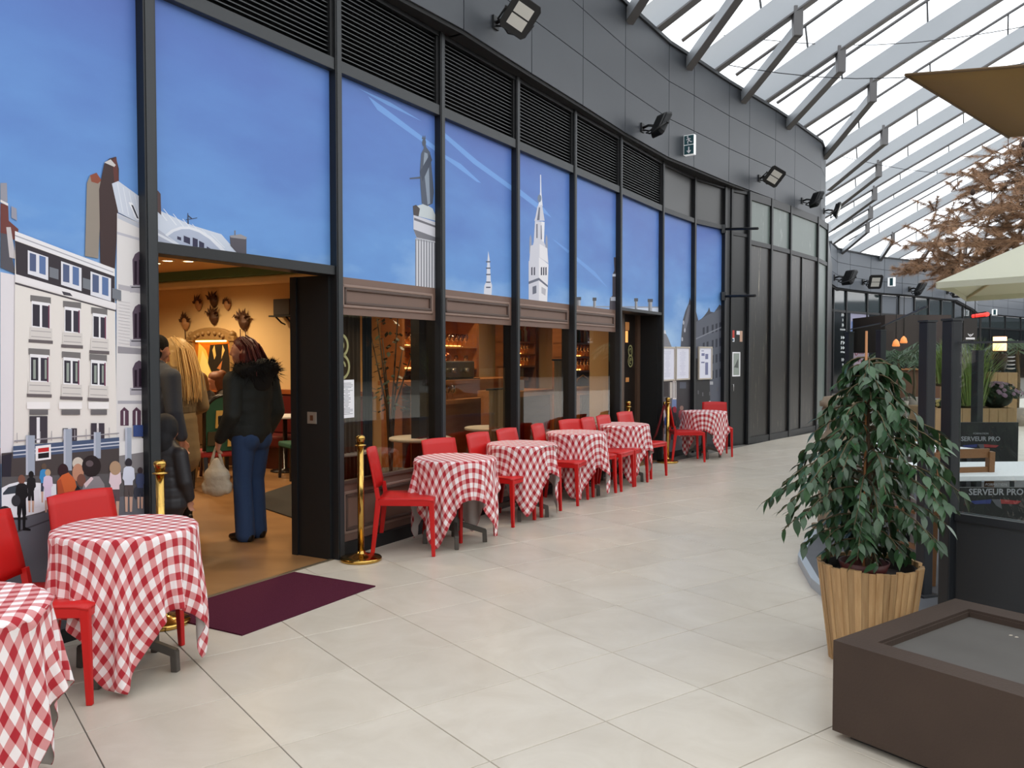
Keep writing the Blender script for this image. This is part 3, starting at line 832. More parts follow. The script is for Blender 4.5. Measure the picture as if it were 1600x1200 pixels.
# ------------------------------------------------------------------ lower shop windows: clear glass between brown panelled bands
M_brown = mat('brown_panel', (122, 96, 84), 0.5, rgb2=(114, 90, 78), var=.2, scale=4)
M_brown_dk = mat('brown_moulding', (84, 66, 58), 0.5)
M_brown_lt = mat('brown_moulding_light', (140, 116, 104), 0.5)
def moulded(seg, w, t0, t1, z0, z1, m=0.055):
    b = MB(); seg.box(b, t0, t1, -.05, -.02, z0, z1); b.build('brown_panel', M_brown, w)
    i0, i1, y0, y1 = t0+.05, t1-.05, z0+m, z1-m
    for nm, mm, a in (('moulding', M_brown_lt, 0), ('moulding', M_brown_dk, .024)):
        b = MB()
        q0, q1, r0, r1 = i0+a, i1-a, y0+a, y1-a; s_ = .024
        for (ta, tb, za, zb) in ((q0, q1, r1-s_, r1), (q0, q1, r0, r0+s_), (q0, q0+s_, r0, r1), (q1-s_, q1, r0, r1)):
            seg.box(b, ta, tb, -.03, -.006+a*.2, za, zb)
        b.build(nm, mm, w, bevel=.006)
for k in range(2, 6):
    w = W[k]; t0, t1 = T[k]+.035, T[k+1]-.035
    moulded(A, w, t0, t1, 1.875, 2.165)
    moulded(A, w, t0, t1, .105, .56, .06)
    b = MB(); b.add([A.w(t0, -.027, .56), A.w(t1, -.027, .56), A.w(t1, -.027, 1.875), A.w(t0, -.027, 1.875)], [(0, 1, 2, 3)]); b.build('pane', M_glass, w)
    b = MB(); A.box(b, t0, t1, -.05, -.0, .56, .585); b.build('sill', M_brown_dk, w)

# gold ring emblem: two stacked rings with a curl in each
M_olive = mat('olive_gold_vinyl', (150, 146, 96), 0.5)
def ring_emblem(parent, seg, t, n, z, s):
    b = MB()
    def arc(cx, cz, r, a0, a1, wd=.13, k=26):
        vs = []
        for i in range(k+1):
            a = R(a0+(a1-a0)*i/k)
            for rr in (r-wd*s/2, r+wd*s/2):
                vs.append(seg.w(t+cx*s+rr*math.cos(a), n, z+cz*s+rr*math.sin(a)))
        b.add(vs, [(2*i, 2*i+2, 2*i+3, 2*i+1) for i in range(k)])
    arc(0, .5, .5*s, 0, 360); arc(.03, -.5, .56*s, 0, 360)
    arc(0, .5, .2*s, -60, 200, .1); arc(.05, -.5, .26*s, 0, 290, .1); arc(.05, -.5, .1*s, 20, 200, .08)
    b.build('ring_emblem', M_olive, parent)
ring_emblem(W[2], A, T[2]+.075, -.02, 1.555, .165)
# notices stuck to the first pane
b = MB(); t, z = A.hit(527, 593, -.02); t2, z2 = A.hit(553, 652, -.02)
nt_ = thing('paper_notice', 'white typed sheet on a red backing stuck to the glass beside the entrance', 'notice')
b = MB(); A.box(b, t-.002, t2-.12, -.0225, -.0185, z2+.01, z+.005); b.build('backing', mat('crimson_card', (120, 24, 44), .6), nt_)
b = MB(); A.box(b, t+.012, t2, -.0185, -.0165, z2, z-.005); b.build('sheet', M_white, nt_)
b = MB()
random.seed(5)
for i in range(22):
    zz = z-.03-i*(z-z2-.05)/22; w_ = random.choice([.2, .5, .9, .9, .7]) if i < 9 or i > 15 else random.choice([.3, .6])
    c = (t+t2)/2+.006; hw = (t2-t-.03)/2*w_
    A.box(b, c-hw, c+hw, -.0164, -.0160, zz-.003, zz)
b.build('typed_lines', M_ink, nt_)
t, z = A.hit(526, 718, -.02); t2, z2 = A.hit(537, 755, -.02)
st_ = thing('card_sticker', 'small strip of payment and review stickers on the glass by the entrance', 'sticker')
b = MB(); A.box(b, t, t2, -.022, -.018, z2, z); b.build('backing', M_white, st_)
hz = z-z2
for i, c in enumerate(((180, 50, 60), (70, 60, 60), (120, 190, 210))):
    b = MB(); A.box(b, t+.01, t2-.008, -.018, -.0175, z-hz*(i*.34+.28), z-hz*(i*.34+.06)); b.build('print', mat('sticker_print', c, .5), st_)

# ================================================================== ENTRANCE AND SECOND DOORWAY
d1 = struct('door_1')
b = MB(); A.box(b, T[1]+.04, T[2]-.035, -.12, .03, 2.165, 2.235); b.build('header', M_frame, d1, bevel=.003)
b = MB(); A.box(b, T[2]-.06, T[2]-.035, -.40, -.02, 0, 2.165); b.build('reveal_panel', M_black, d1)
b = MB(); A.box(b, T[2]-.075, T[2]-.055, -.40, -.34, 0, 2.165); b.build('reveal_trim', M_frame, d1)
b = MB(); A.box(b, T[2]-.068, T[2]-.06, -.235, -.145, 1.035, 1.125); b.build('switch_plate', mat('steel_plate', (176, 170, 160), .4, .6), d1)
b = MB(); A.box(b, T[2]-.072, T[2]-.068, -.205, -.175, 1.06, 1.10); b.build('switch_key', mat('bronze_key', (110, 74, 54), .4, .5), d1)
b = MB(); A.box(b, T[1]+.035, T[1]+.06, -.40, -.02, 0, 2.165); b.build('reveal_panel', M_black, d1)
b = MB(); A.box(b, T[1]+.05, T[2]-.05, -.03, .0, 0, .006); b.build('threshold', mat('steel_threshold', (150, 140, 120), .4, .8), d1)
d2 = struct('door_2')
b = MB(); A.box(b, T[6]+.035, T[7]-.035, -.36, .035, 2.165, 2.205); b.build('header', M_frame_grey, d2)
b = MB(); A.box(b, T[7]-.06, T[7]-.035, -.30, -.02, 0, 2.165); b.build('reveal_panel', M_black, d2)
M_wood = mat('dark_walnut', (74, 54, 40), .45, rgb2=(58, 42, 32), var=.3, scale=3, stretch=(6, 6, .6))
b = MB(); A.box(b, T[6]+.035, T[7]-.035, -.36, -.33, 0, 2.165); b.build('door_leaf', mat('dark_door_leaf', (30, 23, 19), .3), d2)
def d2box(name, m, u0, u1, v0=None, v1=None, n0=-.33, n1=-.29):
    t0, _ = A.hit(u0, 560, n1); t1, _ = A.hit(u1, 560, n1); b = MB()
    z1 = 2.165 if v0 is None else A.hit(u0, v0, n1)[1]; z0 = 0 if v1 is None else A.hit(u0, v1, n1)[1]
    A.box(b, t0, t1, n0, n1, z0, z1); b.build(name, m, d2)
d2box('door_post', M_frame_grey, 963, 969); d2box('door_post', mat('grey_brown_post', (96, 78, 66), .5), 971, 975.5); d2box('door_post', mat('walnut_post', (84, 62, 48), .5), 996, 1000.5)
d2box('lit_slot', mat('amber_lit_glass', (220, 150, 84), .4, emit=(255, 176, 96), estr=1.0), 977.5, 981, 517, 535, -.335, -.325)
d2box('lit_slot', mat('amber_dim_glass', (150, 104, 60), .4, emit=(230, 150, 80), estr=.25), 977, 983, 503, 516, -.335, -.327); d2box('lit_slot', bpy.data.materials['amber_dim_glass'], 978, 983, 590, 597, -.335, -.327)
tz = A.hit(986, 556, -.3); ring_emblem(d2, A, tz[0], -.31, tz[1], .15)
d3 = struct('door_3')
b = MB(); B3.box(b, 0, B3.L, -.06, -.02, 0, ZG-.05); b.build('door_leaf', M_panelblk, d3, bevel=.004)
for t_ in (0.0, B3.L-.03):
    b = MB(); B3.box(b, t_-.02, t_+.03, -.08, .02, 0, ZL); b.build('door_frame', M_frame, d3)
for z_ in (2.62, ZG-.06, ZL-.06):
    b = MB(); B3.box(b, .03, B3.L-.03, -.05, .0, z_, z_+.05); b.build('door_rail', M_frame, d3)
b = MB(); B3.box(b, .03, B3.L-.03, -.06, -.03, ZG, ZL-.06); b.build('over_panel', M_panelblk, d3)
b = MB(); p = B3.w(.07, .0, 1.02); b.tube([B3.w(.07, -.02, .96), B3.w(.07, .02, .96), B3.w(.07, .02, 1.07), B3.w(.07, -.02, 1.07)], .009, 6); b.build('pull_handle', mat('satin_steel', (190, 190, 190), .3, .9), d3)
def flat(name, seg, u0, v0, u1, v1, n, m, parent, th=.003):
    t, z = seg.hit(u0, v0, n); t2, z2 = seg.hit(u1, v1, n)
    b = MB(); seg.box(b, t, t2, n-th, n, z2, z); return b.build(name, m, parent)
M_redp, M_bluep, M_tan = mat('red_print', (200, 66, 52), .6), mat('blue_print', (70, 96, 120), .6), mat('tan_print', (196, 160, 138), .6)
s_ = thing('safety_sticker', 'narrow red and white safety sticker high on the black service door', 'sticker')
flat('red_field', B3, 1141.5, 516, 1147.5, 528, -.014, M_redp, s_); flat('white_field', B3, 1141.5, 528, 1147.5, 534, -.014, M_white, s_); flat('blue_mark', B3, 1142.5, 529.5, 1146.5, 533, -.0135, M_bluep, s_, .002)
s_ = thing('information_sticker', 'white and salmon information sticker beside the red one on the service door', 'sticker')
flat('white_field', B3, 1151, 517, 1156, 523, -.014, M_white, s_); flat('salmon_field', B3, 1156, 517, 1160, 534, -.014, M_tan, s_)
s_ = thing('framed_poster', 'pale framed poster with a dark angular arrow on the service door', 'poster')
flat('frame', B3, 1144.5, 550, 1156.5, 588, -.012, M_white, s_, .008); flat('picture', B3, 1146, 552, 1155, 586, -.0115, mat('sage_print', (150, 160, 152), .6), s_, .003)
b = MB(); q = [B3.hit(u, v, -.011) for u, v in ((1147, 574), (1153.5, 560), (1153.5, 575))]; b.add([B3.w(t, -.011, z) for t, z in q], [(0, 1, 2)]); b.build('arrow', mat('grey_print', (84, 90, 88), .6), s_)
# menu boards on the mural bays
M_boardframe = mat('pale_oak_frame', (190, 180, 166), .5)
def board(lbl, seg, u0, v0, u1, v1, marks):
    s_ = thing('menu_board', lbl, 'menu board', group='framed menus on the mural glass')
    t, z = seg.hit(u0, v0, .0); t2, z2 = seg.hit(u1, v1, .0)
    b = MB(); f = .022
    for a in ((t, t2, z-f, z), (t, t2, z2, z2+f), (t, t+f, z2+f, z-f), (t2-f, t2, z2+f, z-f)): seg.box(b, a[0], a[1], -.015, .012, a[2], a[3])
    b.build('frame', M_boardframe, s_)
    b = MB(); seg.box(b, t+f, t2-f, -.012, .0, z2+f, z-f); b.build('sheet', mat('menu_sheet', (226, 228, 242), .5), s_)
    b = MB()
    if marks:
        for (a, c, d, e_) in marks: seg.box(b, t+(t2-t)*a, t+(t2-t)*c, .0, .0006, z2+(z-z2)*d, z2+(z-z2)*e_)
    else:
        random.seed(u0)
        for i in range(24):
            zz = z-.07-i*(z-z2-.12)/24; hw = (t2-t)*random.uniform(.08, .24); c = (t+t2)/2
            seg.box(b, c-hw, c+hw, .0, .0006, zz-.004, zz)
    b.build('print', mat('menu_ink', (120, 124, 160) if marks else (188, 190, 214), .7), s_)
board('framed white menu sheet beside the second doorway reveal', B1, 1031.5, 541.5, 1054, 594.5, None)
board('framed white menu sheet in the middle of the three', B1, 1056, 541.5, 1077, 593, None)
board('framed sheet with blue-grey picture blocks next to the service door', B2, 1091.5, 541.5, 1112, 592.5, [(.22, .45, .72, .8), (.5, .72, .62, .78), (.2, .45, .5, .54), (.5, .72, .14, .52), (.2, .4, .86, .88)])
# sign bracket rods beside the service door
for v_, nm in ((358, 'upper'), (463, 'lower')):
    p = at_depth(1131, v_, 14.4); q = at_depth(1184 if v_ < 400 else 1180, v_-1, 13.6)
    s_ = thing('bracket_rod', '%s thin black rod sticking out beside the service door' % nm, 'bracket', p, group='sign rods by the service door')
    b = MB(); b.tube([(0, 0, 0), q-p], .022, 8); b.build('rod', M_black, s_)
    b = MB(); b.box((-.05, -.06, -.07), (.02, .04, .07)); b.build('wall_plate', M_frame_grey, s_)
# ================================================================== RED CHAIRS
def make_chair():
    root = empty('bistro_chair')
    b = MB()                                        # gently dished seat with a deep apron
    n = 8
    top, bot = [], []
    for i in range(n+1):
        x = -.205+.43*i/n
        hw = .205+.012*i/n
        for y in (-1, -.5, 0, .5, 1):
            z = .452 - .012*(1-y*y)*math.sin(math.pi*min(1, i/n*1.05)) - (.012*((i/n-.8)/.2)**2 if i/n > .8 else 0)
            top.append((x, y*hw, z)); bot.append((x, y*hw, z-.016))
    vs = top+bot; N = len(top); fs = []
    for i in range(n):
        for j in range(4):
            a = i*5+j
            fs.append((a, a+5, a+6, a+1)); fs.append((N+a, N+a+1, N+a+6, N+a+5))
        fs.append((i*5, N+i*5, N+i*5+5, i*5+5)); fs.append((i*5+4, i*5+9, N+i*5+9, N+i*5+4))
    for j in range(4):
        fs.append((j, j+1, N+j+1, N+j)); k = n*5+j; fs.append((k, N+k, N+k+1, k+1))
    b.add(vs, fs, smooth=True)
    b.build('seat', M_red, root)
    b = MB()                                        # apron rails
    b.bar((-.20, -.195, .42), (.215, -.205, .418), .022, .05); b.bar((-.20, .195, .42), (.215, .205, .418), .022, .05)
    b.bar((.212, -.205, .415), (.212, .205, .415), .022, .048); b.bar((-.205, -.195, .42), (-.205, .195, .42), .022, .05)
    b.build('apron', M_red, root, bevel=.004)
    for sx, sy in ((1, 1), (1, -1), (-1, 1), (-1, -1)):
        b = MB()
        if sx > 0: b.bar((.205, sy*.197, .44), (.222, sy*.205, 0), .038, .042, (1, 0, 0), .026, .028)
        else: b.bar((-.205, sy*.185, .44), (-.255, sy*.195, 0), .038, .045, (1, 0, 0), .026, .030)
        b.build('leg', M_red, root, bevel=.005)
    b = MB()                                        # back: posts run into a solid curved panel
    for sy in (-1, 1):
        b.bar((-.205, sy*.187, .42), (-.222, sy*.186, .53), .035, .03, (1, 0, 0))
    rows, cols = 7, 8
    f, g = [], []
    for i in range(rows+1):
        w = i/rows; z = .505+.315*w
        for j in range(cols+1):
            y = (-1+2*j/cols); hw = .203-.012*w
            x = -.218-.052*w-.012*w*w-.022*(1-y*y)
            zz = z + (.008*(1-y*y) if i == rows else 0)
            f.append((x, y*hw, zz)); g.append((x-.016, y*hw, zz))
    N = len(f); vs = f+g; fs = []
    for i in range(rows):
        for j in range(cols):
            a = i*(cols+1)+j
            fs.append((a, a+1, a+cols+2, a+cols+1)); fs.append((N+a, N+a+cols+1, N+a+cols+2, N+a+1))
        a = i*(cols+1); fs.append((a, a+cols+1, N+a+cols+1, N+a)); a += cols; fs.append((a, N+a, N+a+cols+1, a+cols+1))
    for j in range(cols):
        fs.append((j, N+j, N+j+1, j+1)); k = rows*(cols+1)+j; fs.append((k, k+1, N+k+1, N+k))
    b.add(vs, fs, smooth=True)
    b.build('backrest', M_red, root)
    return root
chair0 = make_chair()
first = [True]
GC = 'red bistro chairs along the shop front'
def chair(x, y, fx, fy, label):
    o = chair0 if first[0] else copy_tree(chair0)
    first[0] = False
    o.location = (x, y, 0); o.rotation_euler = (0, 0, math.atan2(fy, fx))
    tag(o, label, 'chair', GC)
N_ = NV
def chair_t(t, label, n=.375, turn=0.0):
    p = A.w(t, n, 0); f = Matrix.Rotation(R(turn), 2) @ Vector((NV.x, NV.y))
    chair(p.x, p.y, f.x, f.y, label)
chair(-2.12, 3.90, .99, .10, 'red plastic chair between the table cut by the frame and the first whole table')
chair_t(-2.13, 'red plastic chair with its back to the mural, just behind the first whole table', .39, 4)
chair(-.83, 6.72, 1, .0, 'red plastic chair beside the brass post at the entrance, whole side showing')
chair_t(1.17, 'red plastic chair tucked behind the second whole table, back to the window', .36, -14)
chair_t(1.90, 'red plastic chair between the second and third whole tables', .36, 0)
chair_t(2.45, 'red plastic chair behind the third whole table, only the back showing', .36, 0)
chair_t(3.15, 'red plastic chair with a narrow slanted back between third and fourth tables', .36, 10)
chair_t(3.82, 'red plastic chair squarely behind the fourth whole table', .36, -14)
chair_t(4.27, 'red plastic chair at the near edge of the fifth table, front leg clear', .42, 2)
chair_t(4.72, 'red plastic chair half under the fifth table cloth', .42, 0)
chair_t(5.42, 'red plastic chair behind the fifth table, before the second doorway', .40, -8)
chair(2.60, 12.58, 1, .03, 'red plastic chair seen side-on before the mural, entering the last table')
chair(3.22, 13.28, -.1, -.99, 'red plastic chair facing the walkway beside the service door')

# ================================================================== TABLES AND GINGHAM CLOTHS
M_grey = mat('grey_brown_metal', (84, 78, 72), .5, .2)
M_topw = mat('table_laminate', (120, 110, 100), .5)
def make_table():
    root = empty('bistro_table')
    b = MB(); b.lathe([(.03, .10), (.05, .11), (.05, .2), (.034, .22), (.034, .68), (.09, .685), (.09, .695)], 16); b.build('column', M_grey, root)
    b = MB(); b.lathe([(.312, .688), (.318, .692), (.318, .703), (.312, .706)], 40); b.build('table_top', M_topw, root)
    for k in range(4):
        a = R(45+90*k); c, s = math.cos(a), math.sin(a)
        b = MB(); b.bar((c*.03, s*.03, .165), (c*.255, s*.255, .092), .036, .04); b.bar((c*.246, s*.246, .105), (c*.250, s*.250, 0.0), .034, .036, (c, s, 0))
        b.build('foot', M_grey, root, bevel=.005)
    return root
table0 = make_table()

def gingham():
    m = bpy.data.materials.new('red_gingham'); m.use_nodes = True
    nt = m.node_tree; b = nt.nodes['Principled BSDF']
    b.inputs['Roughness'].default_value = .8; b.inputs['Specular IOR Level'].default_value = .2
    b.inputs['Sheen Weight'].default_value = .15
    uv = nd(nt, 'ShaderNodeUVMap'); uv.uv_map = 'cloth'
    sx = nd(nt, 'ShaderNodeSeparateXYZ'); nt.links.new(uv.outputs[0], sx.inputs[0])
    outs = []
    for ax in 'XY':
        mu = nd(nt, 'ShaderNodeMath', operation='MULTIPLY'); mu.inputs[1].default_value = 1/.064; nt.links.new(sx.outputs[ax], mu.inputs[0])
        fr = nd(nt, 'ShaderNodeMath', operation='FRACT'); nt.links.new(mu.outputs[0], fr.inputs[0])
        lt = nd(nt, 'ShaderNodeMath', operation='LESS_THAN'); lt.inputs[1].default_value = .48; nt.links.new(fr.outputs[0], lt.inputs[0])
        outs.append(lt)
    ad = nd(nt, 'ShaderNodeMath', operation='ADD'); nt.links.new(outs[0].outputs[0], ad.inputs[0]); nt.links.new(outs[1].outputs[0], ad.inputs[1])
    hf = nd(nt, 'ShaderNodeMath', operation='MULTIPLY'); hf.inputs[1].default_value = .5; nt.links.new(ad.outputs[0], hf.inputs[0])
    rp = nd(nt, 'ShaderNodeValToRGB'); rp.color_ramp.interpolation = 'CONSTANT'
    cr = rp.color_ramp
    cr.elements[0].position = 0; cr.elements[0].color = (*lin((238, 230, 230)), 1)
    cr.elements[1].position = .75; cr.elements[1].color = (*lin((172, 40, 50)), 1)
    e_ = cr.elements.new(.25); e_.color = (*lin((212, 146, 146)), 1)
    nt.links.new(hf.outputs[0], rp.inputs[0]); nt.links.new(rp.outputs[0], b.inputs['Base Color'])
    return m
M_ging = gingham()
M_cloth_back = mat('cloth_backing', (205, 198, 194), .85)

def drape(seed, n=47, side=1.22, rad=.338, h=.716, steps=300, it=5):
    """let a square cloth fall over a round table top"""
    rng = np.random.RandomState(seed)
    d = side/(n-1); g = (np.arange(n)-(n-1)/2)*d
    X, Y = np.meshgrid(g, g, indexing='ij')
    P = np.stack([X+rng.uniform(-.03, .03), Y+rng.uniform(-.03, .03), np.full_like(X, h+.012)], -1)+rng.normal(0, .006, (n, n, 3))
    r = np.hypot(P[..., 0], P[..., 1]); ph = np.arctan2(P[..., 1], P[..., 0]); ex = np.clip(r-rad, 0, None)
    P[..., 2] -= ex*(.35+.45*np.cos(13*ph+rng.uniform(0, 6))+.2*np.cos(7*ph+rng.uniform(0, 6)))
    V = np.zeros_like(P); s = slice; cons = []
    for k in (0, 1):
        cons.append(((s(k, n-1, 2), s(None)), (s(k+1, n, 2), s(None)), d, 1.)); cons.append(((s(None), s(k, n-1, 2)), (s(None), s(k+1, n, 2)), d, 1.))
    for k in (0, 1):
        cons.append(((s(k, n-1, 2), s(0, n-1)), (s(k+1, n, 2), s(1, n)), d*2**.5, .3)); cons.append(((s(k, n-1, 2), s(1, n)), (s(k+1, n, 2), s(0, n-1)), d*2**.5, .3))
    for w, bs in ((2, .05),):
        for k in range(0, 2*w, 1):
            ix = np.arange(k, n-w, 2*w)
            if not len(ix): continue
            cons.append(((ix,), (ix+w,), w*d, bs)); cons.append(((s(None), ix), (s(None), ix+w), w*d, bs))
    dt = 1/50.
    for st in range(steps):
        V[..., 2] -= 9.8*dt; V *= .985 if st < steps*.55 else .92
        Q = P+V*dt
        for _ in range(it):
            for a, b, rest_, stf in cons:
                A_ = Q[a]; B_ = Q[b]; D = B_-A_; L = np.sqrt((D*D).sum(-1, keepdims=True))+1e-9
                k_ = np.where(L > rest_, 1., .9)*stf*.5
                C = D*((L-rest_)/L*k_); Q[a] = A_+C; Q[b] = B_-C
            r = np.hypot(Q[..., 0], Q[..., 1])+1e-9; ins = r < rad
            top = ins & (Q[..., 2] < h) & (Q[..., 2] > h-.05); sid = ins & (Q[..., 2] <= h-.05)
            Q[..., 2] = np.where(top, h, Q[..., 2]); f = np.where(sid, rad/r, 1.); Q[..., 0] *= f; Q[..., 1] *= f
            Q[..., 2] = np.maximum(Q[..., 2], .02)
        V = (Q-P)/dt
        on = (np.hypot(Q[..., 0], Q[..., 1]) < rad) & (Q[..., 2] < h+.004); V[on, :2] *= .2
        P = Q
    return P
def cloth_mesh(seed):
    n = 47; P = drape(seed, n)
    me = bpy.data.meshes.new('tablecloth')
    fs = [(i*n+j, (i+1)*n+j, (i+1)*n+j+1, i*n+j+1) for i in range(n-1) for j in range(n-1)]
    me.from_pydata(P.reshape(-1, 3).tolist(), [], fs)
    uvl = me.uv_layers.new(name='cloth')
    for p in me.polygons:
        for li, vi in zip(p.loop_indices, p.vertices):
            uvl.data[li].uv = ((vi//n)*1.22/(n-1), (vi % n)*1.22/(n-1))
    me.polygons.foreach_set('use_smooth', [True]*len(me.polygons))
    me.materials.append(M_ging); me.materials.append(M_cloth_back)
    return me
CM = [cloth_mesh(s) for s in (4, 11, 17)]
tabs = [(-1.92, 2.80, 15, 0, 20, 'cut by the edge of the picture'), (-1.905, 4.15, 38, 1, 62, 'before the entrance'),
        (-.475, 7.00, 52, 2, 28, 'between the entrance post and the shop window'), (.09, 8.15, 40, 0, 50, 'third along the shop window after the entrance'),
        (.715, 9.38, 48, 1, 40, 'fourth along the shop window after the entrance'), (1.37, 10.5, 30, 2, 60, 'before the second doorway'),
        (2.95, 12.98, 44, 0, 75, 'far off beside the black service door')]
for i, (x, y, rt, ci, rc, w) in enumerate(tabs):
    o = table0 if i == 0 else copy_tree(table0)
    o.location = (x, y, 0); o.rotation_euler = (0, 0, R(rt))
    tag(o, 'round bistro table on four grey feet, ' + w, 'table', 'round bistro tables')
    c = link_mesh('tablecloth', CM[ci], None, (x, y, 0.0), (0, 0, R(rc)))
    so = c.modifiers.new('thickness', 'SOLIDIFY'); so.thickness = .0025; so.offset = -1; so.material_offset = 1
    sb = c.modifiers.new('smooth', 'SUBSURF'); sb.levels = 1; sb.render_levels = 1
    tag(c, 'red and white gingham cloth on the table ' + w, 'tablecloth', 'gingham tablecloths')

# ================================================================== BRASS POSTS, ROPE, MAT
def make_post():
    root = empty('brass_stanchion')
    b = MB(); b.lathe([(.15, 0), (.157, .006), (.157, .022), (.15, .028), (.09, .04), (.05, .052), (.034, .06), (.03, .075)], 40); b.build('base', M_brass, root)
    b = MB(); b.lathe([(.0245, .05), (.0245, .87)], 24); b.build('pole', M_brass, root)
    b = MB(); b.lathe([(.026, .872), (.044, .876), (.044, .882), (.026, .886), (.026, .89)], 24); b.build('hook_ring', M_brass, root)
    b = MB(); b.lathe([(.026, .885), (.034, .925), (.036, .93), (.034, .945), (.018, .955), (0.004, .956)], 24); b.build('finial', M_brass, root)
    return root
post0 = make_post()
for i, (x, y, l) in enumerate(((-1.15, 6.40, 'brass post on a round base against the black entrance jamb'), (-2.03, 4.86, 'brass post behind the first whole table at the entrance'),
                              (2.28, 12.36, 'brass post with a red rope next to the second doorway'), (1.56, 11.35, 'brass post glimpsed in the second doorway behind a table'))):
    o = post0 if i == 0 else copy_tree(post0)
    o.location = (x, y, 0); tag(o, l, 'stanchion', 'brass queue posts')
rp_ = thing('barrier_rope', 'dark red barrier rope hanging slack from the far brass post', 'rope', (2.28, 12.36, 0))
b = MB(); b.tube([(-.045, .0, .875), (-.06, .03, .8), (-.1, .08, .6), (-.14, .14, .42), (-.17, .2, .33)], .017, 8); b.build('rope', mat('dark_red_rope', (122, 34, 40), .8, bump=.3, bscale=300), rp_)
b = MB(); b.tube([(-.045, 0, .89), (-.05, .01, .85)], .02, 8); b.build('clip', M_brass, rp_)
mm = [on_floor(*p) for p in ((467, 895), (593, 916), (375, 992))]
p0, p1, p3 = [Vector((p.x, p.y)) for p in mm]; 
e1, e2 = (p1-p0), Vector((-1.50, 4.70))-p1
e2 = Vector((-(p1-p0).y, (p1-p0).x)).normalized()*-1.13 if True else e2
# the mat lies against the threshold
md = Vector((A.d.x, A.d.y)); mn = Vector((A.n.x, A.n.y))
o_ = Vector((A.w(-.48, .02, 0).x, A.w(-.48, .02, 0).y))
b = MB(); L_, W_ = 1.16, .74
q = [o_, o_+mn*W_, o_+mn*W_-md*L_, o_-md*L_]
b.hexa([(p.x, p.y, 0.0) for p in q[::-1]], [(p.x, p.y, .008) for p in q[::-1]])
M_mat = mat('burgundy_mat', (74, 26, 44), .95, rgb2=(92, 40, 58), var=.3, scale=120, bump=.6, bscale=500, spec=.1)
tag(b.build('door_mat', M_mat), 'burgundy entrance mat lying across the threshold', 'mat')
# ================================================================== RESTAURANT INTERIOR
M_intfloor = mat('worn_brown_floor', (128, 92, 58), .32, rgb2=(164, 124, 82), var=.25, scale=1.6, stretch=(1, 2.5, 1))
M_cream = mat('warm_cream_wall', (222, 188, 134), .8)
M_ceil = mat('ochre_ceiling', (214, 178, 126), .8)
M_green = mat('bottle_green_band', (84, 126, 100), .6)
M_oak = mat('honey_oak', (170, 112, 64), .45, rgb2=(146, 92, 50), var=.3, scale=3, stretch=(1, 1, 6))
M_oak_h = mat('honey_oak_board', (176, 118, 68), .45, rgb2=(150, 96, 52), var=.3, scale=4, stretch=(1, 8, 8))
M_dkwood = mat('mahogany', (74, 32, 22), .35)
M_gold = mat('carved_gilt_wood', (150, 116, 70), .5, bump=.5, bscale=60)
fi = struct('floor_inside')
b = MB(); A.box(b, -6, 7.4, -9.5, -.005, -.03, 0.001); b.build('boards', M_intfloor, fi)
ci = struct('ceiling_inside')
b = MB(); A.box(b, -6, 7.4, -9.5, -.13, 2.85, 2.95); b.build('plaster', M_ceil, ci)
wi = struct('wall_inside')
b = MB(); A.box(b, 4.0, 4.15, -9.5, -2.6, 0, 2.85); b.build('plaster', M_cream, wi)
b = MB(); A.box(b, 3.86, 4.0, -9.5, -2.6, 2.60, 2.72); b.build('cove', mat('cream_cove', (238, 214, 166), .7), wi, bevel=.03)
b = MB(); A.box(b, 3.78, 4.0, -9.5, -2.6, 2.72, 2.85); b.build('green_band', M_green, wi)
wk = struct('wall_back')
b = MB(); A.box(b, 4.15, 7.4, -2.75, -2.6, 0, 2.85); b.build('plaster', M_cream, wk)
b = MB(); A.box(b, -6, 4.0, -9.5, -9.4, 0, 2.85); b.build('plaster', M_cream, wk)
b = MB(); A.box(b, -6.1, -6, -9.5, -.1, 0, 2.85); b.build('side_plaster', M_cream, wk)
b = MB(); A.box(b, 7.3, 7.4, -2.75, -.40, 0, 2.85); b.build('end_plaster', M_cream, wk)
b = MB(); A.box(b, T[6]+.02, T[6]+.035, -.42, -.06, 0, 2.85); b.build('side_plaster', M_cream, wk)

# ceiling lamps of the restaurant: two real, the others unseen and added
M_lampglow = mat('warm_lamp_glow', (255, 220, 170), .5, emit=(255, 214, 150), estr=14)
M_trim = mat('white_trim', (230, 225, 215), .5)
def downlight(t, n, watt, label, z=2.85, r=.07):
    p = A.w(t, n, z)
    root = thing('downlight', label, 'ceiling light', p, group='recessed restaurant downlights')
    b = MB(); b.lathe([(r+.025, 0), (r+.025, -.008), (r, -.01), (r, 0)], 20); b.build('trim_ring', M_trim, root)
    b = MB(); b.lathe([(r, -.003), (r, -.004)], 20); b.build('lens', M_lampglow, root)
    l = bpy.data.lights.new('downlight_lamp', 'SPOT'); l.energy = watt; l.color = (1, .76, .47); l.spot_size = R(150); l.spot_blend = .8; l.shadow_soft_size = .08
    o = bpy.data.objects.new('lamp', l); COL.objects.link(o); o.parent = root; o.location = (0, 0, -.02)
def spot_at(u, v, z=2.85):
    p = on_floor(u, v, z); return A.tn(p.x, p.y)
t_, n_ = spot_at(262, 407); downlight(t_, n_, 110, 'round recessed ceiling light, the larger bright spot above the entrance hall')
t_, n_ = spot_at(243, 411); downlight(t_, n_, 110, 'round recessed ceiling light half hidden by the entrance post')
for t_, n_ in ((2.9, -5.2), (2.4, -7.0), (.4, -4.6), (-.9, -2.2), (1.6, -2.6)):  # unseen lamps added to brighten the hall
    downlight(t_, n_, 115, 'recessed ceiling light, unseen, added to light the restaurant')
for t_, n_ in ((1.0, -1.2), (3.2, -1.4), (5.0, -1.6)):  # more added lamps, out of view, to brighten the bar
    downlight(t_, n_, 130, 'recessed ceiling light, unseen, added to light the bar')

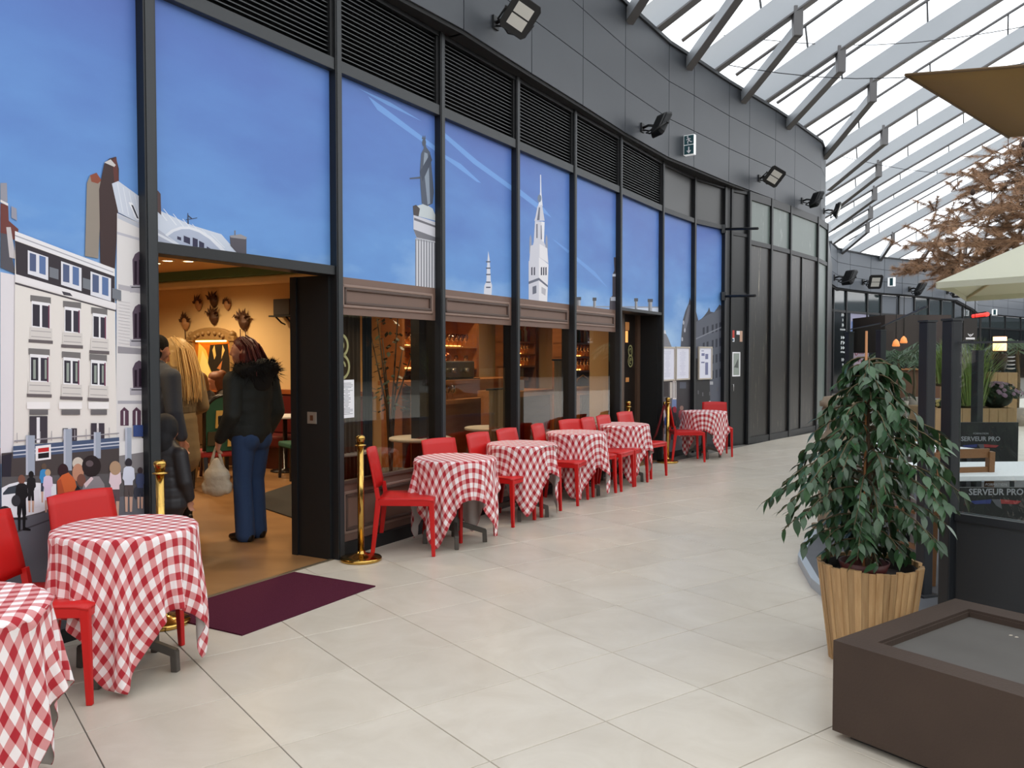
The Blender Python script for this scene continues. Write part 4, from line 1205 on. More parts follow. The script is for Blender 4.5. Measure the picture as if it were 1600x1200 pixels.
# banquette, mirror, masks, speaker on the cream wall
MW = 4.0
def wallpt(u, v, t=MW):
    """point on the cream wall (plane t) for a sight line"""
    r = ray(u, v); rt = r.x*A.d.x + r.y*A.d.y; k = (t + A.P.dot(A.d)) / rt
    p = r*k; _, n = A.tn(p.x, p.y)
    return n, CAMH+p.z
MWm = Matrix(((A.n.x, -A.d.x, 0, 0), (A.n.y, -A.d.y, 0, 0), (0, 0, 1, 0), (0, 0, 0, 1)))  # x along the wall (n), y out of the wall towards the room
WRZ = math.atan2(A.n.y, A.n.x)
def wall_root(name, label, cat, n, z, group=None):
    p = A.w(MW, n, z); return thing(name, label, cat, p, WRZ, group)    # local x = +n, local -y = towards the room
bq = thing('banquette', 'long dark red wall bench with an orange wood top rail at the cream wall', 'bench', A.w(MW, -5.4, 0), WRZ)
b = MB(); b.box((-3.5, -.12, .45), (2.5, -.02, 1.02)); b.build('backrest', mat('oxblood_leather', (92, 26, 24), .4), bq, bevel=.03)
b = MB(); b.box((-3.5, -.55, .3), (2.5, -.12, .46)); b.build('seat', mat('oxblood_leather_seat', (92, 26, 24), .4), bq, bevel=.03)
b = MB(); b.box((-3.5, -.14, 1.02), (2.5, -.01, 1.08)); b.build('top_rail', mat('orange_wood', (150, 80, 36), .4), bq)
b = MB(); b.box((-3.5, -.5, 0), (2.5, -.06, .3)); b.build('base', M_dkwood, bq)
n0, z0 = wallpt(304, 618); n1, z1 = wallpt(367, 512)
w_, h_ = n1-n0, z1-z0
mr_ = wall_root('gilt_mirror', 'tall carved gilt frame with an arched top hanging on the cream wall', 'mirror', (n0+n1)/2, z0)
b = MB()
for sx in (-1, 1):
    b.box((sx*w_/2-.05, -.07, .06), (sx*w_/2+.05, -.01, h_*.84)); b.box((sx*w_/2-.07, -.09, h_*.80), (sx*w_/2+.07, -.01, h_*.88)); b.ball((sx*w_/2, -.05, h_*.91), .05, 10, 6)
b.box((-w_/2-.06, -.08, 0), (w_/2+.06, -.01, .07))
b.build('side_columns', M_gold, mr_, bevel=.012)
b = MB(); arch = [(-w_/2-.04, h_*.82)] + [(w_/2*1.05*-math.cos(math.pi*k/12), h_*.86+.15*h_*math.sin(math.pi*k/12)) for k in range(13)] + [(w_/2+.04, h_*.82)]
b.hexa([(x, -.01, z) for x, z in arch], [(x, -.09, z) for x, z in arch]); b.build('pediment', M_gold, mr_, bevel=.012)
b = MB()
for k in range(7): a = math.pi*(k+.5)/7; b.ball((w_*.34*math.cos(a), -.095, h_*.86+.07*math.sin(a)*h_), .035, 8, 6)
b.build('carved_leaves', M_gold, mr_)
M_pic = colmat('painted_reflection', .35)  # the mirror's reflection is painted in flat colour shapes
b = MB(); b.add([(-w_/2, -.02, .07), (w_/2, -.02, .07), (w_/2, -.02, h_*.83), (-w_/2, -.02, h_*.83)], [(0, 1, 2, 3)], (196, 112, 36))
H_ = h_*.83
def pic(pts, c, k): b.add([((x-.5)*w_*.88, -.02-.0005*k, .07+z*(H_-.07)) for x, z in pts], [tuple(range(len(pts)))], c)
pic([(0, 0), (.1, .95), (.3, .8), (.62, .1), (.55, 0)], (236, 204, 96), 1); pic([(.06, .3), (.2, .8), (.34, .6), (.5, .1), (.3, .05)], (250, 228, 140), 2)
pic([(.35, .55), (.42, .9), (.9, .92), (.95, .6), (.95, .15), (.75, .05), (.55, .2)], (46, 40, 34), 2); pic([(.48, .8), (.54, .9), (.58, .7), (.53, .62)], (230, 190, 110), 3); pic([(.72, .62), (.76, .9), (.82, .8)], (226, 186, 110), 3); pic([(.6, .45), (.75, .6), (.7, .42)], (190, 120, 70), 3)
b.build('painted_reflection', M_pic, mr_)
b = MB(); b.box((-w_*.36, -.075, h_*.80), (w_*.36, -.05, h_*.825)); b.build('picture_light', mat('picture_light_glow', (255, 220, 140), .5, emit=(255, 200, 110), estr=9), mr_)
M_mask = mat('antique_bronze_mask', (96, 62, 38), .5, .3, rgb2=(60, 38, 26), var=.2, scale=30)
M_mask2 = mat('pale_mask', (176, 128, 84), .5)
def venetian_mask(u, v, hgt, label, horns, stick, feathers):
    n, z = wallpt(u, v); root = wall_root('venetian_mask', label, 'mask', n, z, 'carnival masks on the cream wall')
    s = hgt
    b = MB(); vs, fs = [], []
    k1, k2 = 10, 10
    for i in range(k1+1):
        for j in range(k2+1):
            x = -1+2*i/k1; y = -1+2*j/k2
            wd = .34*(1-.35*max(0, -y)**1.5)*math.sqrt(max(0, 1-(y*.96)**2))+.02
            dep = .22*math.sqrt(max(0, 1-x*x*.9))*(1-.5*y*y)
            if abs(x) < .18 and -.35 < y < .15: dep += .10*(.15-y)
            if .22 < abs(x) < .7 and .1 < y < .35: dep -= .06
            vs.append((x*wd*s, -dep*s-.01, y*.42*s))
    for i in range(k1):
        for j in range(k2):
            a = i*(k2+1)+j; fs.append((a, a+k2+1, a+k2+2, a+1))
    b.add(vs, fs, smooth=True); b.build('face', M_mask2 if horns == 0 else M_mask, root)
    random.seed(int(u)); b = MB()
    for i in range(feathers):
        a = math.pi*(.12+.76*i/max(1, feathers-1)); r_ = s*random.uniform(.55, .8)
        c, d = math.cos(a), math.sin(a)
        tip = Vector((c*r_*.85, -.03-random.random()*.03, d*r_)); mid = Vector((c*r_*.55, -.06, d*r_*.62)); rt_ = Vector((c*.22*s, -.05, d*.28*s)); w2 = Vector((-d, 0, c))*s*.10
        b.add([rt_-w2*.6, rt_+w2*.6, mid+w2, tip, mid-w2], [(0, 1, 2, 3, 4)])
    for sx in (-1, 1):
        if horns: b.tube([(sx*.2*s, -.06, .2*s), (sx*.42*s, -.09, .34*s), (sx*.55*s*horns, -.07, .2*s)], [.05*s, .035*s, .008*s], 7)
    b.build('headdress', M_mask, root)
    if stick:
        b = MB()
        for sx in ([0] if stick == 1 else [-.2, .15]): b.tube([(sx*s, -.04, -.35*s), (sx*s*1.1, -.03, -.95*s)], .008, 6)
        b.build('ribbon_sticks', M_mask, root)
for a_ in ((336, 470, .24, 'small pointed mask at the top of the group above the mirror', .6, 1, 5), (312, 476, .22, 'feathered mask up on the wall over the blonde visitor', 0, 0, 7), (357, 476, .2, 'pale faded mask to the upper side of the group near the ceiling band', 0, 0, 6),
           (336, 496, .27, 'dark curled mask directly over the mirror pediment', 1, 0, 6), (292, 505, .26, 'dark plumed mask on a stick above the blonde visitor', 0, 1, 8), (383, 503, .3, 'ribboned jester mask with two sticks above the red-haired visitor', 1.2, 2, 7), (298, 557, .2, 'narrow dark mask hanging low between the blonde visitor and the mirror', .4, 0, 4)):
    venetian_mask(*a_)
n_, z_ = wallpt(455, 496)
sp = wall_root('wall_speaker', 'dark box loudspeaker on a scrolled wall shelf by the entrance jamb', 'speaker', n_, z_)
b = MB(); b.box((-.11, -.24, .02), (.20, -.02, .25)); b.build('cabinet', mat('brown_black_cabinet', (54, 44, 36), .6), sp, bevel=.01)
b = MB(); b.box((-.17, -.27, 0), (.26, -.0, .02)); b.build('shelf_board', M_black, sp)
b = MB(); b.tube([(-.08, -.22, 0), (-.05, -.14, -.08), (-.08, -.04, -.1)], .012, 6); b.tube([(.12, -.22, 0), (.12, -.14, -.07), (.12, -.03, -.1)], .012, 6); b.build('scroll_brackets', M_black, sp)

# furniture in the hall
def panel_chair(name, label, x, y, rz, back_h, back_m, frame_m, pad_m=None, patches=None, rounded=True):
    root = thing(name, label, 'chair', (x, y, 0), rz)
    b = MB(); b.box((-.22, -.23, .40), (.22, .23, .47)); b.build('seat', pad_m or back_m, root, bevel=.02)
    for sx, sy in ((1, 1), (1, -1)):
        b = MB(); b.bar((sx*.19, sy*.19, .42), (sx*.21, sy*.2, 0), .045, .045, (1, 0, 0), .03, .03); b.build('leg', frame_m, root)
    for sy in (1, -1):
        b = MB(); b.bar((-.19, sy*.19, .42), (-.27, sy*.2, 0), .045, .045, (1, 0, 0), .03, .03); b.build('leg', frame_m, root)
    prof = []
    for k in range(13):
        a = math.pi*k/12; prof.append((.21*math.cos(a), back_h-.21+.21*math.sin(a)) if rounded else (.21*math.cos(a), back_h))
    prof = [(.19, .47)] + prof + [(-.19, .47)]
    lean = lambda z: -.21-(z-.47)*.18
    b = MB(); b.hexa([(lean(z)-.02, y_, z) for y_, z in prof], [(lean(z)+.025, y_*.9, z-.0) for y_, z in prof]); b.build('back_cushion', back_m, root)
    b = MB(); b.tube([(lean(z)-.0, y_*1.04, z+.012) for y_, z in prof], .026, 8); b.build('back_frame', frame_m, root)
    for (y0, y1, za, zb, m_) in patches or []:
        b = MB(); b.hexa([(lean(z_)+.022, y_, z_) for y_, z_ in ((y0, za), (y1, za), (y1, zb), (y0, zb))], [(lean(z_)+.034, y_, z_) for y_, z_ in ((y0, za), (y1, za), (y1, zb), (y0, zb))]); b.build('fabric_patch', m_, root)
        b = MB(); b.hexa([(lean(z_)-.034, y_, z_) for y_, z_ in ((y0, za), (y1, za), (y1, zb), (y0, zb))], [(lean(z_)-.018, y_, z_) for y_, z_ in ((y0, za), (y1, za), (y1, zb), (y0, zb))]); b.build('fabric_patch', m_, root)
    return root
M_grnv, M_redv, M_yelv, M_blkl = mat('green_velvet', (36, 84, 66), .8), mat('red_velvet', (150, 40, 40), .8), mat('mustard_velvet', (206, 172, 96), .8), mat('black_lacquer', (22, 16, 14), .3)
p = on_floor(436, 718); panel_chair('dining_chair', 'reddish brown wooden dining chair behind the red-haired visitor', p.x, p.y, R(200), .82, M_dkwood, M_dkwood, mat('brown_leather', (90, 50, 34), .5), rounded=False)
p = on_floor(470, 742); panel_chair('patchwork_chair', 'green, red and cream patchwork chair with a rounded black frame by the jamb', p.x+.08, p.y-.3, R(215), 1.12, M_grnv, M_blkl, M_grnv, [(-.12, .2, .5, .78, M_redv), (-.13, -.02, .8, 1.0, mat('cream_velvet', (200, 176, 130), .8))])
p = on_floor(326, 770); panel_chair('harlequin_chair', 'high chair in green and mustard diamonds between the two standing women', p.x, p.y+.25, R(128), 1.10, M_grnv, M_blkl, M_redv, [(-.17, -.05, .52, .72, M_yelv), (-.02, .1, .74, .94, M_yelv), (.06, .18, .54, .70, mat('dark_olive_velvet', (66, 60, 42), .8))])
p = at_depth(345, 640, 10.6)
tb = panel_chair('tub_armchair', 'round-backed carved wooden armchair between the two standing women', p.x, p.y, R(75), .98, mat('taupe_fabric', (120, 92, 62), .8), M_gold)
dt = thing('dining_table', 'small white-topped dining table by the dark red bench', 'table', at_depth(445, 612, 11.4)*1)
dt.location.z = 0
b = MB(); b.lathe([(.32, 1.00-.27), (.33, .74), (.33, .755), (.32, .76)], 28); b.build('table_top', M_white, dt)
b = MB(); b.lathe([(.2, 0), (.2, .02), (.03, .04), (.03, .73)], 16); b.build('pedestal', M_blkl, dt)
dq = [on_floor(*q_) for q_ in ((412, 772), (472, 752), (472, 815), (412, 795))]
b = MB(); b.hexa([(q_.x, q_.y, .002) for q_ in dq], [(q_.x, q_.y, .012) for q_ in dq])
tag(b.build('floor_runner', mat('charcoal_carpet', (46, 44, 42), .95)), 'dark grey floor mat inside the entrance beside the red-haired visitor', 'mat')

# ------------------------------------------------------------------ bar seen through the windows
def hp(u, v, n): t, z = A.hit(u, v, n); return t, z
def ubox(mb, u0, v0, u1, v1, n, dep, col=None):
    t0, z0 = A.hit(u0, v0, n); t1, z1 = A.hit(u1, v1, n)
    A.box(mb, t0, t1, n-dep, n, min(z0, z1), max(z0, z1), col)
M_strip = mat('warm_led_strip', (255, 210, 140), .5, emit=(255, 184, 96), estr=7)
bb = thing('back_bar', 'oak back bar with lit glass shelves seen through the first two windows', 'cabinet')
nB = -2.25
tL, _ = hp(628, 540, nB); tR, _ = hp(747, 540, nB)
for t_ in (tL, tL+.62, tR-.04):
    b = MB(); A.box(b, t_, t_+.06, nB-.34, nB, 0, 2.3); b.build('upright', M_oak, bb)
zs = [hp(690, 541, nB)[1], hp(690, 576, nB)[1]]
for z_ in zs:
    b = MB(); A.box(b, tL+.06, tR-.04, nB-.32, nB+.02, z_-.02, z_); b.build('shelf', M_oak_h, bb)
    b = MB(); A.box(b, tL+.06, tR-.04, nB-.30, nB-.28, z_+.002, z_+.02); b.build('light_strip', M_strip, bb)
b = MB(); A.box(b, tL+.06, tR-.04, nB-.36, nB-.34, .0, 2.3); b.build('back_board', M_oak, bb)
b = MB(); A.box(b, tL-.02, tR+.02, nB-.36, nB+.03, 2.1, 2.3); b.build('cornice', M_oak_h, bb)
M_wine = glass_mat('wine_glass', (250, 244, 230), .12)
wg = MB(); wg.lathe([(.03, 0), (.03, .004), (.005, .008), (.004, .075), (.026, .10), (.034, .135), (.029, .18), (.028, .18), (.032, .135), (.024, .103), (.002, .08)], 14)
wgm = wg.mesh('wine_glass', M_wine)
cnt = 0
for z_, ns in ((zs[0], 15), (zs[1], 7)):
    for k in range(ns):
        t_ = tL+.12+(tR-tL-.26)*k/(ns-1)
        if abs(t_-tL-.65) < .07: continue
        p = A.w(t_, nB-.12, z_); o = link_mesh('wine_glass', wgm, None, p)
        tag(o, 'stemmed glass in the row on the upper lit bar shelf' if z_ == zs[0] else 'stemmed glass on the lower lit bar shelf', 'glass', 'glasses on the lit bar shelves')
cm = thing('coffee_machine', 'steel espresso machine with copper lids on the oak bar counter', 'coffee machine')
nC = -1.75
t0, z0 = hp(694, 600, nC); t1, z1 = hp(744, 564, nC)
M_steel = mat('brushed_steel', (150, 146, 140), .3, .9)
b = MB(); A.box(b, t0, t1, nC-.42, nC-.02, z0+.06, z1); b.build('body', M_steel, cm, bevel=.02)
b = MB(); A.box(b, t0-.02, t1+.02, nC-.42, nC+.05, z0, z0+.06); b.build('drip_tray', M_black, cm)
for k in range(2):
    c = A.w(t0+(t1-t0)*(.25+.4*k), nC+.02, z0+.2)
    b = MB(); b.lathe([(.035, 0), (.035, -.05), (.03, -.06)], 14, c); b.build('group_head', M_steel, cm)
    b = MB(); b.ball(A.w(t0+(t1-t0)*(.1+.25*k), nC-.15, z1+.05), .065, 12, 8); b.build('copper_lid', mat('copper', (170, 92, 60), .3, .9), cm)
bc = thing('bar_counter', 'oak bar counter running behind the shop windows', 'counter')
t0, z0 = hp(584, 600, -1.35); tq, zc = hp(745, 603, nC)
b = MB(); A.box(b, tL-.55, tR+.4, -2.2, -1.62, z0-.06, z0-.01); b.build('worktop', M_oak_h, bc)
b = MB(); A.box(b, tL-.5, tR+.35, -1.74, -1.66, 0, z0-.06); b.build('front', M_oak, bc)
b = MB(); A.box(b, tL-.55, tR+.3, -1.66, -1.50, z0-.30, z0-.25); b.build('ledge', M_oak_h, bc)
cm.location.z = 0
for k in range(6):
    p = A.w(tL-.45+.12*k, -1.57, z0-.25); o = link_mesh('tumbler', wgm, None, p)
    tag(o, 'glass standing on the ledge of the bar counter', 'glass', 'glasses on the counter ledge')
# dark pillar, curtains
pl = struct('pillar')
t0, _ = hp(655, 560, -.5); t1, _ = hp(680, 560, -.5)
b = MB(); A.box(b, t0, t1, -.60, -.5, 0, 2.85); b.build('shaft', M_black, pl)
def curtain(u0, u1, n, z0, z1, col, label, waves=7):
    t0, _ = hp(u0, 560, n); t1, _ = hp(u1, 560, n)
    b = MB(); k = waves*6; vs = []
    for i in range(k+1):
        t = t0+(t1-t0)*i/k; d = .022*math.sin(2*math.pi*waves*i/k)+.008*math.sin(5.3*i)
        vs += [A.w(t, n+d, z0), A.w(t, n+d*.7, z1)]
    b.add(vs, [(2*i, 2*i+2, 2*i+3, 2*i+1) for i in range(k)], smooth=True)
    r_ = thing('curtain', label, 'curtain'); o = b.build('drape', mat('curtain_cloth', col, .9), r_)
    so = o.modifiers.new('thick', 'SOLIDIFY'); so.thickness = .004
    b = MB(); b.tube([A.w(t0-.05, n, z1+.01), A.w(t1+.05, n, z1+.01)], .012, 8); b.build('rail', M_black, r_)
curtain(530, 562, -.30, .03, 2.3, (96, 82, 66), 'taupe curtain behind the ring emblem of the first window', 5)
curtain(566, 580, -.36, .03, 2.3, (44, 52, 58), 'narrow slate curtain beside the taupe one', 3)
curtain(764, 800, -.45, .03, 1.18, (120, 98, 66), 'tan half curtain at the end of the second window', 6)
curtain(866, 890, -.45, .03, 1.5, (110, 88, 58), 'brown half curtain in the third window', 5)
curtain(936, 960, -.5, .03, 1.55, (104, 82, 54), 'brown half curtain in the fourth window', 5)
# desk, shelf with bottles, sideboard deeper in
dk = thing('oak_desk', 'plain oak reception desk behind the third window', 'desk')
nD = -.7; t0, z0 = hp(806, 612, nD); t1, _ = hp(866, 612, nD)
b = MB(); A.box(b, t0, t1, nD-.55, nD, z0-.07, z0); b.build('top', M_oak_h, dk)
for t_ in (t0, t1-.06):
    b = MB(); A.box(b, t_, t_+.06, nD-.5, nD-.03, 0, z0-.07); b.build('side_panel', M_oak, dk)
b = MB(); A.box(b, t0+.06, t1-.06, nD-.45, nD-.42, .2, z0-.07); b.build('back_panel', M_dkwood, dk)
b = MB(); tq, zq = hp(817, 612, nD-.1); A.box(b, tq, tq+.12, nD-.2, nD-.15, z0, z0+.13)
tag(b.build('card_stand', mat('blue_white_card', (190, 204, 216), .5)), 'small white and blue card standing on the oak desk', 'card')
bt = MB(); bt.lathe([(.036, 0), (.036, .17), (.014, .21), (.014, .27), (.016, .275)], 14)
cols = [mat('amber_bottle', (150, 84, 30), .15), mat('green_bottle', (40, 70, 40), .15), mat('red_label_bottle', (130, 34, 30), .25), mat('clear_bottle', (190, 180, 150), .15)]
bms = [bt.mesh('liquor_bottle', c_) for c_ in cols]
random.seed(8)
def bottle_shelf(u0, u1, nS, vs, nb, where):
    bs = thing('bottle_shelf', 'oak shelving with lit bottles and glasses behind the %s window' % where, 'shelf')
    t0, _ = hp(u0, 560, nS); t1, _ = hp(u1, 560, nS)
    b = MB(); A.box(b, t0, t1, nS-.3, nS-.28, 0, 2.25); b.build('back_board', M_oak, bs)
    for t_ in (t0, t1-.04):
        b = MB(); A.box(b, t_, t_+.04, nS-.28, nS, 0, 2.25); b.build('upright', M_oak, bs)
    zz = [hp(u0, v_, nS)[1] for v_ in vs]
    for j, z_ in enumerate(zz):
        b = MB(); A.box(b, t0, t1, nS-.28, nS, z_-.025, z_); b.build('shelf', M_oak_h, bs)
        b = MB(); A.box(b, t0+.05, t1-.05, nS-.27, nS-.255, z_+.002, z_+.018); b.build('light_strip', M_strip, bs)
        for k in range(nb):
            t_ = t0+.10+(t1-t0-.2)*k/(nb-1)
            if j == 0:
                i = (k*7+j) % 4; o = link_mesh('liquor_bottle', bms[i], None, A.w(t_, nS-.10, z_)); w_ = ('amber', 'green', 'red-labelled', 'clear')[i]
                tag(o, '%s bottle on the top lit shelf behind the %s window' % (w_, where), 'bottle', '%s bottles behind the %s window' % (w_, where))
            else:
                o = link_mesh('stem_glass', wgm, None, A.w(t_, nS-.10, z_)); r2 = ('', 'upper', 'lower', 'lowest')[j]; tag(o, 'stemmed glass on the %s glass shelf behind the %s window' % (r2, where), 'glass', '%s row of glasses behind the %s window' % (r2, where))
bottle_shelf(800, 838, -2.1, (533, 553, 572), 7, 'third')
bottle_shelf(892, 933, -.95, (535, 557, 580), 7, 'fourth')
sbd = thing('oak_sideboard', 'oak drawer cabinet with a basket on it behind the fourth window', 'cabinet')
nE = -.62; t0, z0 = hp(906, 617, nE); t1, _ = hp(931, 617, nE)
b = MB(); A.box(b, t0, t1, nE-.3, nE, 0, z0); b.build('body', M_oak, sbd)
for k in range(3):
    b = MB(); A.box(b, t0+.03, t1-.03, nE, nE+.012, z0-.12-.24*k-.1, z0-.05-.24*k+.02); b.build('drawer', M_oak_h, sbd)
tb_, zb_ = hp(914, 610, nE-.15)
bk = thing('wicker_basket', 'small wicker basket with a bow on the oak cabinet', 'basket', A.w(tb_, nE-.18, z0))
b = MB(); b.lathe([(.08, 0), (.11, .06), (.12, .1), (.105, .1), (.09, .03)], 14); b.build('bowl', mat('wicker', (170, 126, 72), .7, bump=.6, bscale=120), bk)
b = MB(); b.tube([(-.11, 0, .09), (-.08, 0, .2), (0, 0, .26), (.08, 0, .2), (.11, 0, .09)], .012, 6); b.build('handle', mat('wicker_handle', (150, 108, 60), .7), bk)
# small tables right behind the glass with red seats
for k, (t_, n_) in enumerate(((.55, -.55), (1.9, -.6), (3.3, -.62))):
    tq = thing('window_table', ('first', 'second', 'third')[k] + ' small white table just inside the shop window', 'table', A.w(t_, n_, 0), group='small tables inside the shop windows')
    b = MB(); b.lathe([(.30, .72), (.31, .725), (.31, .745), (.3, .75)], 28); b.build('table_top', mat('white_cloth_top', (200, 196, 190), .6), tq)
    b = MB(); b.lathe([(.2, 0), (.2, .02), (.03, .04), (.03, .72)], 14); b.build('pedestal', M_blkl, tq)
    b = MB()
# leafy plant in front of the cream wall end
random.seed(12)
pc = A.w(hp(610, 600, -1.22)[0], -1.22, 0)
pt = thing('potted_tree', 'dark leafy plant in a pot at the end of the cream wall', 'plant', pc)
b = MB(); b.lathe([(.14, 0), (.18, .35), (.165, .35), (.15, .3)], 18); b.build('pot', mat('dark_pot', (60, 52, 44), .6), pt)
b = MB()
for k in range(6):
    a = k*1.05; b.tube([(0, 0, .3), (.04*math.cos(a), .04*math.sin(a), 1.0), (.22*math.cos(a), .22*math.sin(a), 1.55+.1*k)], [.018, .012, .006], 6)
b.build('stems', mat('brown_stem', (70, 56, 40), .8), pt)
b = MB()
for k in range(220):
    a, r_, z_ = random.uniform(0, 6.28), random.uniform(.03, .34), random.uniform(.95, 2.15)
    c = Vector((r_*math.cos(a), r_*math.sin(a), z_)); d = Vector((math.cos(a), math.sin(a), random.uniform(-.8, .3))).normalized(); s2 = d.cross(Vector((0, 0, 1))).normalized()*.022
    l_ = random.uniform(.07, .12); b.add([c, c+d*l_*.5+s2, c+d*l_, c+d*l_*.5-s2], [(0, 1, 2, 3)])
tag(b.build('foliage', mat('deep_green_leaf', (38, 58, 42), .5), pt), kind='stuff')
# ================================================================== PEOPLE
DG = bpy.context.evaluated_depsgraph_get
def blob(name, prims, m, parent, voxel=.012, smooth=6, noise=0.0):
    """a continuous skin around a chain of round forms; prims: (p0, r0, p1, r1[, (sx, sy, sz)])"""
    b = MB()
    for pr in prims:
        p0, r0, p1, r1 = Vector(pr[0]), pr[1], Vector(pr[2]), pr[3]
        sc = pr[4] if len(pr) > 4 else (1, 1, 1)
        L = (p1-p0).length; k = max(1, int(L/(max(.012, min(r0, r1))*.45)))
        for i in range(k+1):
            w = i/k; r = r0+(r1-r0)*w
            b.ball(p0.lerp(p1, w), (r*sc[0], r*sc[1], r*sc[2]), 14, 9)
    o = b.build(name, m, None)
    rm = o.modifiers.new('skin', 'REMESH'); rm.mode = 'VOXEL'; rm.voxel_size = voxel; rm.use_smooth_shade = True
    sm = o.modifiers.new('soft', 'SMOOTH'); sm.factor = .5; sm.iterations = smooth
    me = bpy.data.meshes.new_from_object(o.evaluated_get(DG()))
    bpy.data.objects.remove(o)
    me.name = name
    return link_mesh(name, me, parent)

M_skin = mat('skin', (206, 150, 122), .55, rgb2=(196, 134, 108), var=.2, scale=20)
def hand_prims(w, d, side, curl=.6, s=1.0):
    """palm and five fingers; w wrist point, d direction of the forearm, side = thumb direction"""
    w, d, t = Vector(w), Vector(d).normalized(), Vector(side).normalized()
    t = (t - d*t.dot(d)).normalized(); nrm = d.cross(t)
    out = [(w, .024*s, w+d*.035*s, .027*s), (w+d*.03*s-t*.018*s, .016*s, w+d*.085*s-t*.026*s, .014*s), (w+d*.03*s+t*.014*s, .016*s, w+d*.09*s+t*.024*s, .014*s), (w+d*.04*s, .018*s, w+d*.085*s, .016*s)]
    for k, (o, l) in enumerate(((-.030, .058), (-.011, .070), (.010, .074), (.029, .066))):
        b0 = w+d*.088*s+t*o*s; d1 = (d+nrm*curl*.7).normalized(); d2 = (d*(1-curl)+nrm*curl*1.4).normalized(); d3 = (d*(.5-curl)+nrm).normalized()
        j1 = b0+d1*l*.48*s; j2 = j1+d2*l*.32*s; j3 = j2+d3*l*.25*s
        out += [(b0, .0095*s, j1, .009*s), (j1, .009*s, j2, .008*s), (j2, .008*s, j3, .007*s)]
    tb = w+d*.03*s+t*.028*s; k1 = tb+(t*.7+d*.8).normalized()*.038*s; k2 = k1+(d+nrm*.4).normalized()*.03*s
    return out + [(tb, .013*s, k1, .0105*s), (k1, .0105*s, k2, .009*s)]

def head_prims(c, f, s=1.0):
    """head with brow, nose, jaw, lips and ears; c head centre, f facing (unit xy)"""
    c, f = Vector(c), Vector((f[0], f[1], f[2] if len(f) > 2 else 0)).normalized(); l = Vector((-f.y, f.x, 0)); z = Vector((0, 0, 1))
    q = lambda a, b_, h: c+f*a*s+l*b_*s+z*h*s
    o = [(q(-.025, 0, .02), .088*s, q(.012, 0, .018), .084*s), (q(.02, 0, -.03), .066*s, q(.03, 0, -.065), .048*s), (q(.05, 0, -.088), .026*s, q(.056, 0, -.092), .022*s),
         (q(.082, 0, .015), .010*s, q(.103, 0, -.022), .013*s), (q(.103, 0, -.024), .012*s, q(.09, 0, -.028), .013*s), (q(.078, -.014, -.055), .010*s, q(.078, .014, -.055), .010*s), (q(.077, -.011, -.066), .010*s, q(.077, .011, -.066), .010*s),
         (q(.072, -.036, .025), .014*s, q(.078, -.014, .024), .012*s), (q(.072, .036, .025), .014*s, q(.078, .014, .024), .012*s), (q(.055, -.035, -.03), .03*s, q(.055, .035, -.03), .03*s)]
    for sg in (-1, 1): o.append((q(-.01, sg*.082, -.005), .014*s, q(-.016, sg*.086, .02), .014*s))
    return o
def eyes(c, f, parent, s=1.0):
    c, f = Vector(c), Vector((f[0], f[1], f[2] if len(f) > 2 else 0)).normalized(); l = Vector((-f.y, f.x, 0))
    b = MB()
    for sg in (-1, 1): b.ball(c+f*.070*s+l*sg*.032*s+Vector((0, 0, .006*s)), .0125*s, 10, 8, (238, 234, 230)); b.ball(c+f*.0785*s+l*sg*.033*s+Vector((0, 0, .006*s)), .0062*s, 8, 6, (40, 28, 22))
    b.build('eyes', colmat('eye', .2), parent)
    b = MB()
    for sg in (-1, 1): b.tube([c+f*.075*s+l*sg*(.016+.012*k)*s+Vector((0, 0, (.03+.004*math.sin(k*1.2))*s)) for k in range(4)], .0035*s, 5)
    b.build('eyebrows', mat('brow', (80, 46, 34), .8), parent)

def fur(name, pts, m, parent, n=1500, ln=.05, seed=1):
    """fur trim: tapered tufts standing off a padded roll"""
    random.seed(seed); b = MB()
    for k in range(n):
        (p, r) = random.choice(pts); p = Vector(p)
        d = Vector((random.gauss(0, 1), random.gauss(0, 1), random.gauss(0, 1))).normalized()
        a = p+d*r*.8; s = d.orthogonal().normalized()*.004; t_ = a+d*ln*random.uniform(.6, 1.2)+Vector((random.gauss(0, .01), random.gauss(0, .01), -.012))
        b.add([a-s, a+s, t_], [(0, 1, 2)])
    return b.build(name, m, parent)

# --- red-haired woman: profile, dark parka with fur hood, jeans, plastic bag in the near hand
p = on_floor(393, 842)
w1 = thing('person', 'red-haired person in dark fur-hooded parka and blue jeans holding a plastic bag', 'person', (p.x, p.y, 0), R(150))
hc = (.05, .03, 1.585)
body = head_prims(hc, (.80, .60, .12)) + [((0, 0, 1.38), .055, (.05, 0, 1.52), .05), ((0, 0, .95), .13, (0, 0, 1.15), .12, (.85, 1.15, 1)), ((0, 0, 1.15), .12, (-.01, 0, 1.36), .12, (.85, 1.3, 1)),
    ((0, .09, .92), .088, (.01, .085, .5), .058), ((.01, .085, .5), .056, (-.02, .085, .09), .04), ((0, -.09, .92), .088, (.04, -.085, .5), .058), ((.04, -.085, .5), .056, (.02, -.085, .09), .04),
    ((-.02, .085, .05), .04, (.13, .09, .03), .032), ((.02, -.085, .05), .04, (.17, -.09, .03), .032),
    ((-.02, .19, 1.36), .055, (-.05, .235, 1.08), .045), ((-.05, .235, 1.08), .045, (.10, .235, .86), .032), ((-.02, -.19, 1.36), .055, (-.05, -.23, 1.08), .045), ((-.05, -.23, 1.08), .045, (.06, -.22, .86), .032)]
body += hand_prims((.10, .235, .86), (.45, .0, -.9), (1, -.3, 0), .85) + hand_prims((.06, -.22, .86), (.3, 0, -.95), (1, .3, 0), .4)
blob('body', body, M_skin, w1, .009, 4); eyes(hc, (.80, .60, .12), w1)
M_parka = mat('black_green_parka', (24, 27, 25), .75, rgb2=(34, 38, 34), var=.3, scale=14, bump=.35, bscale=22)
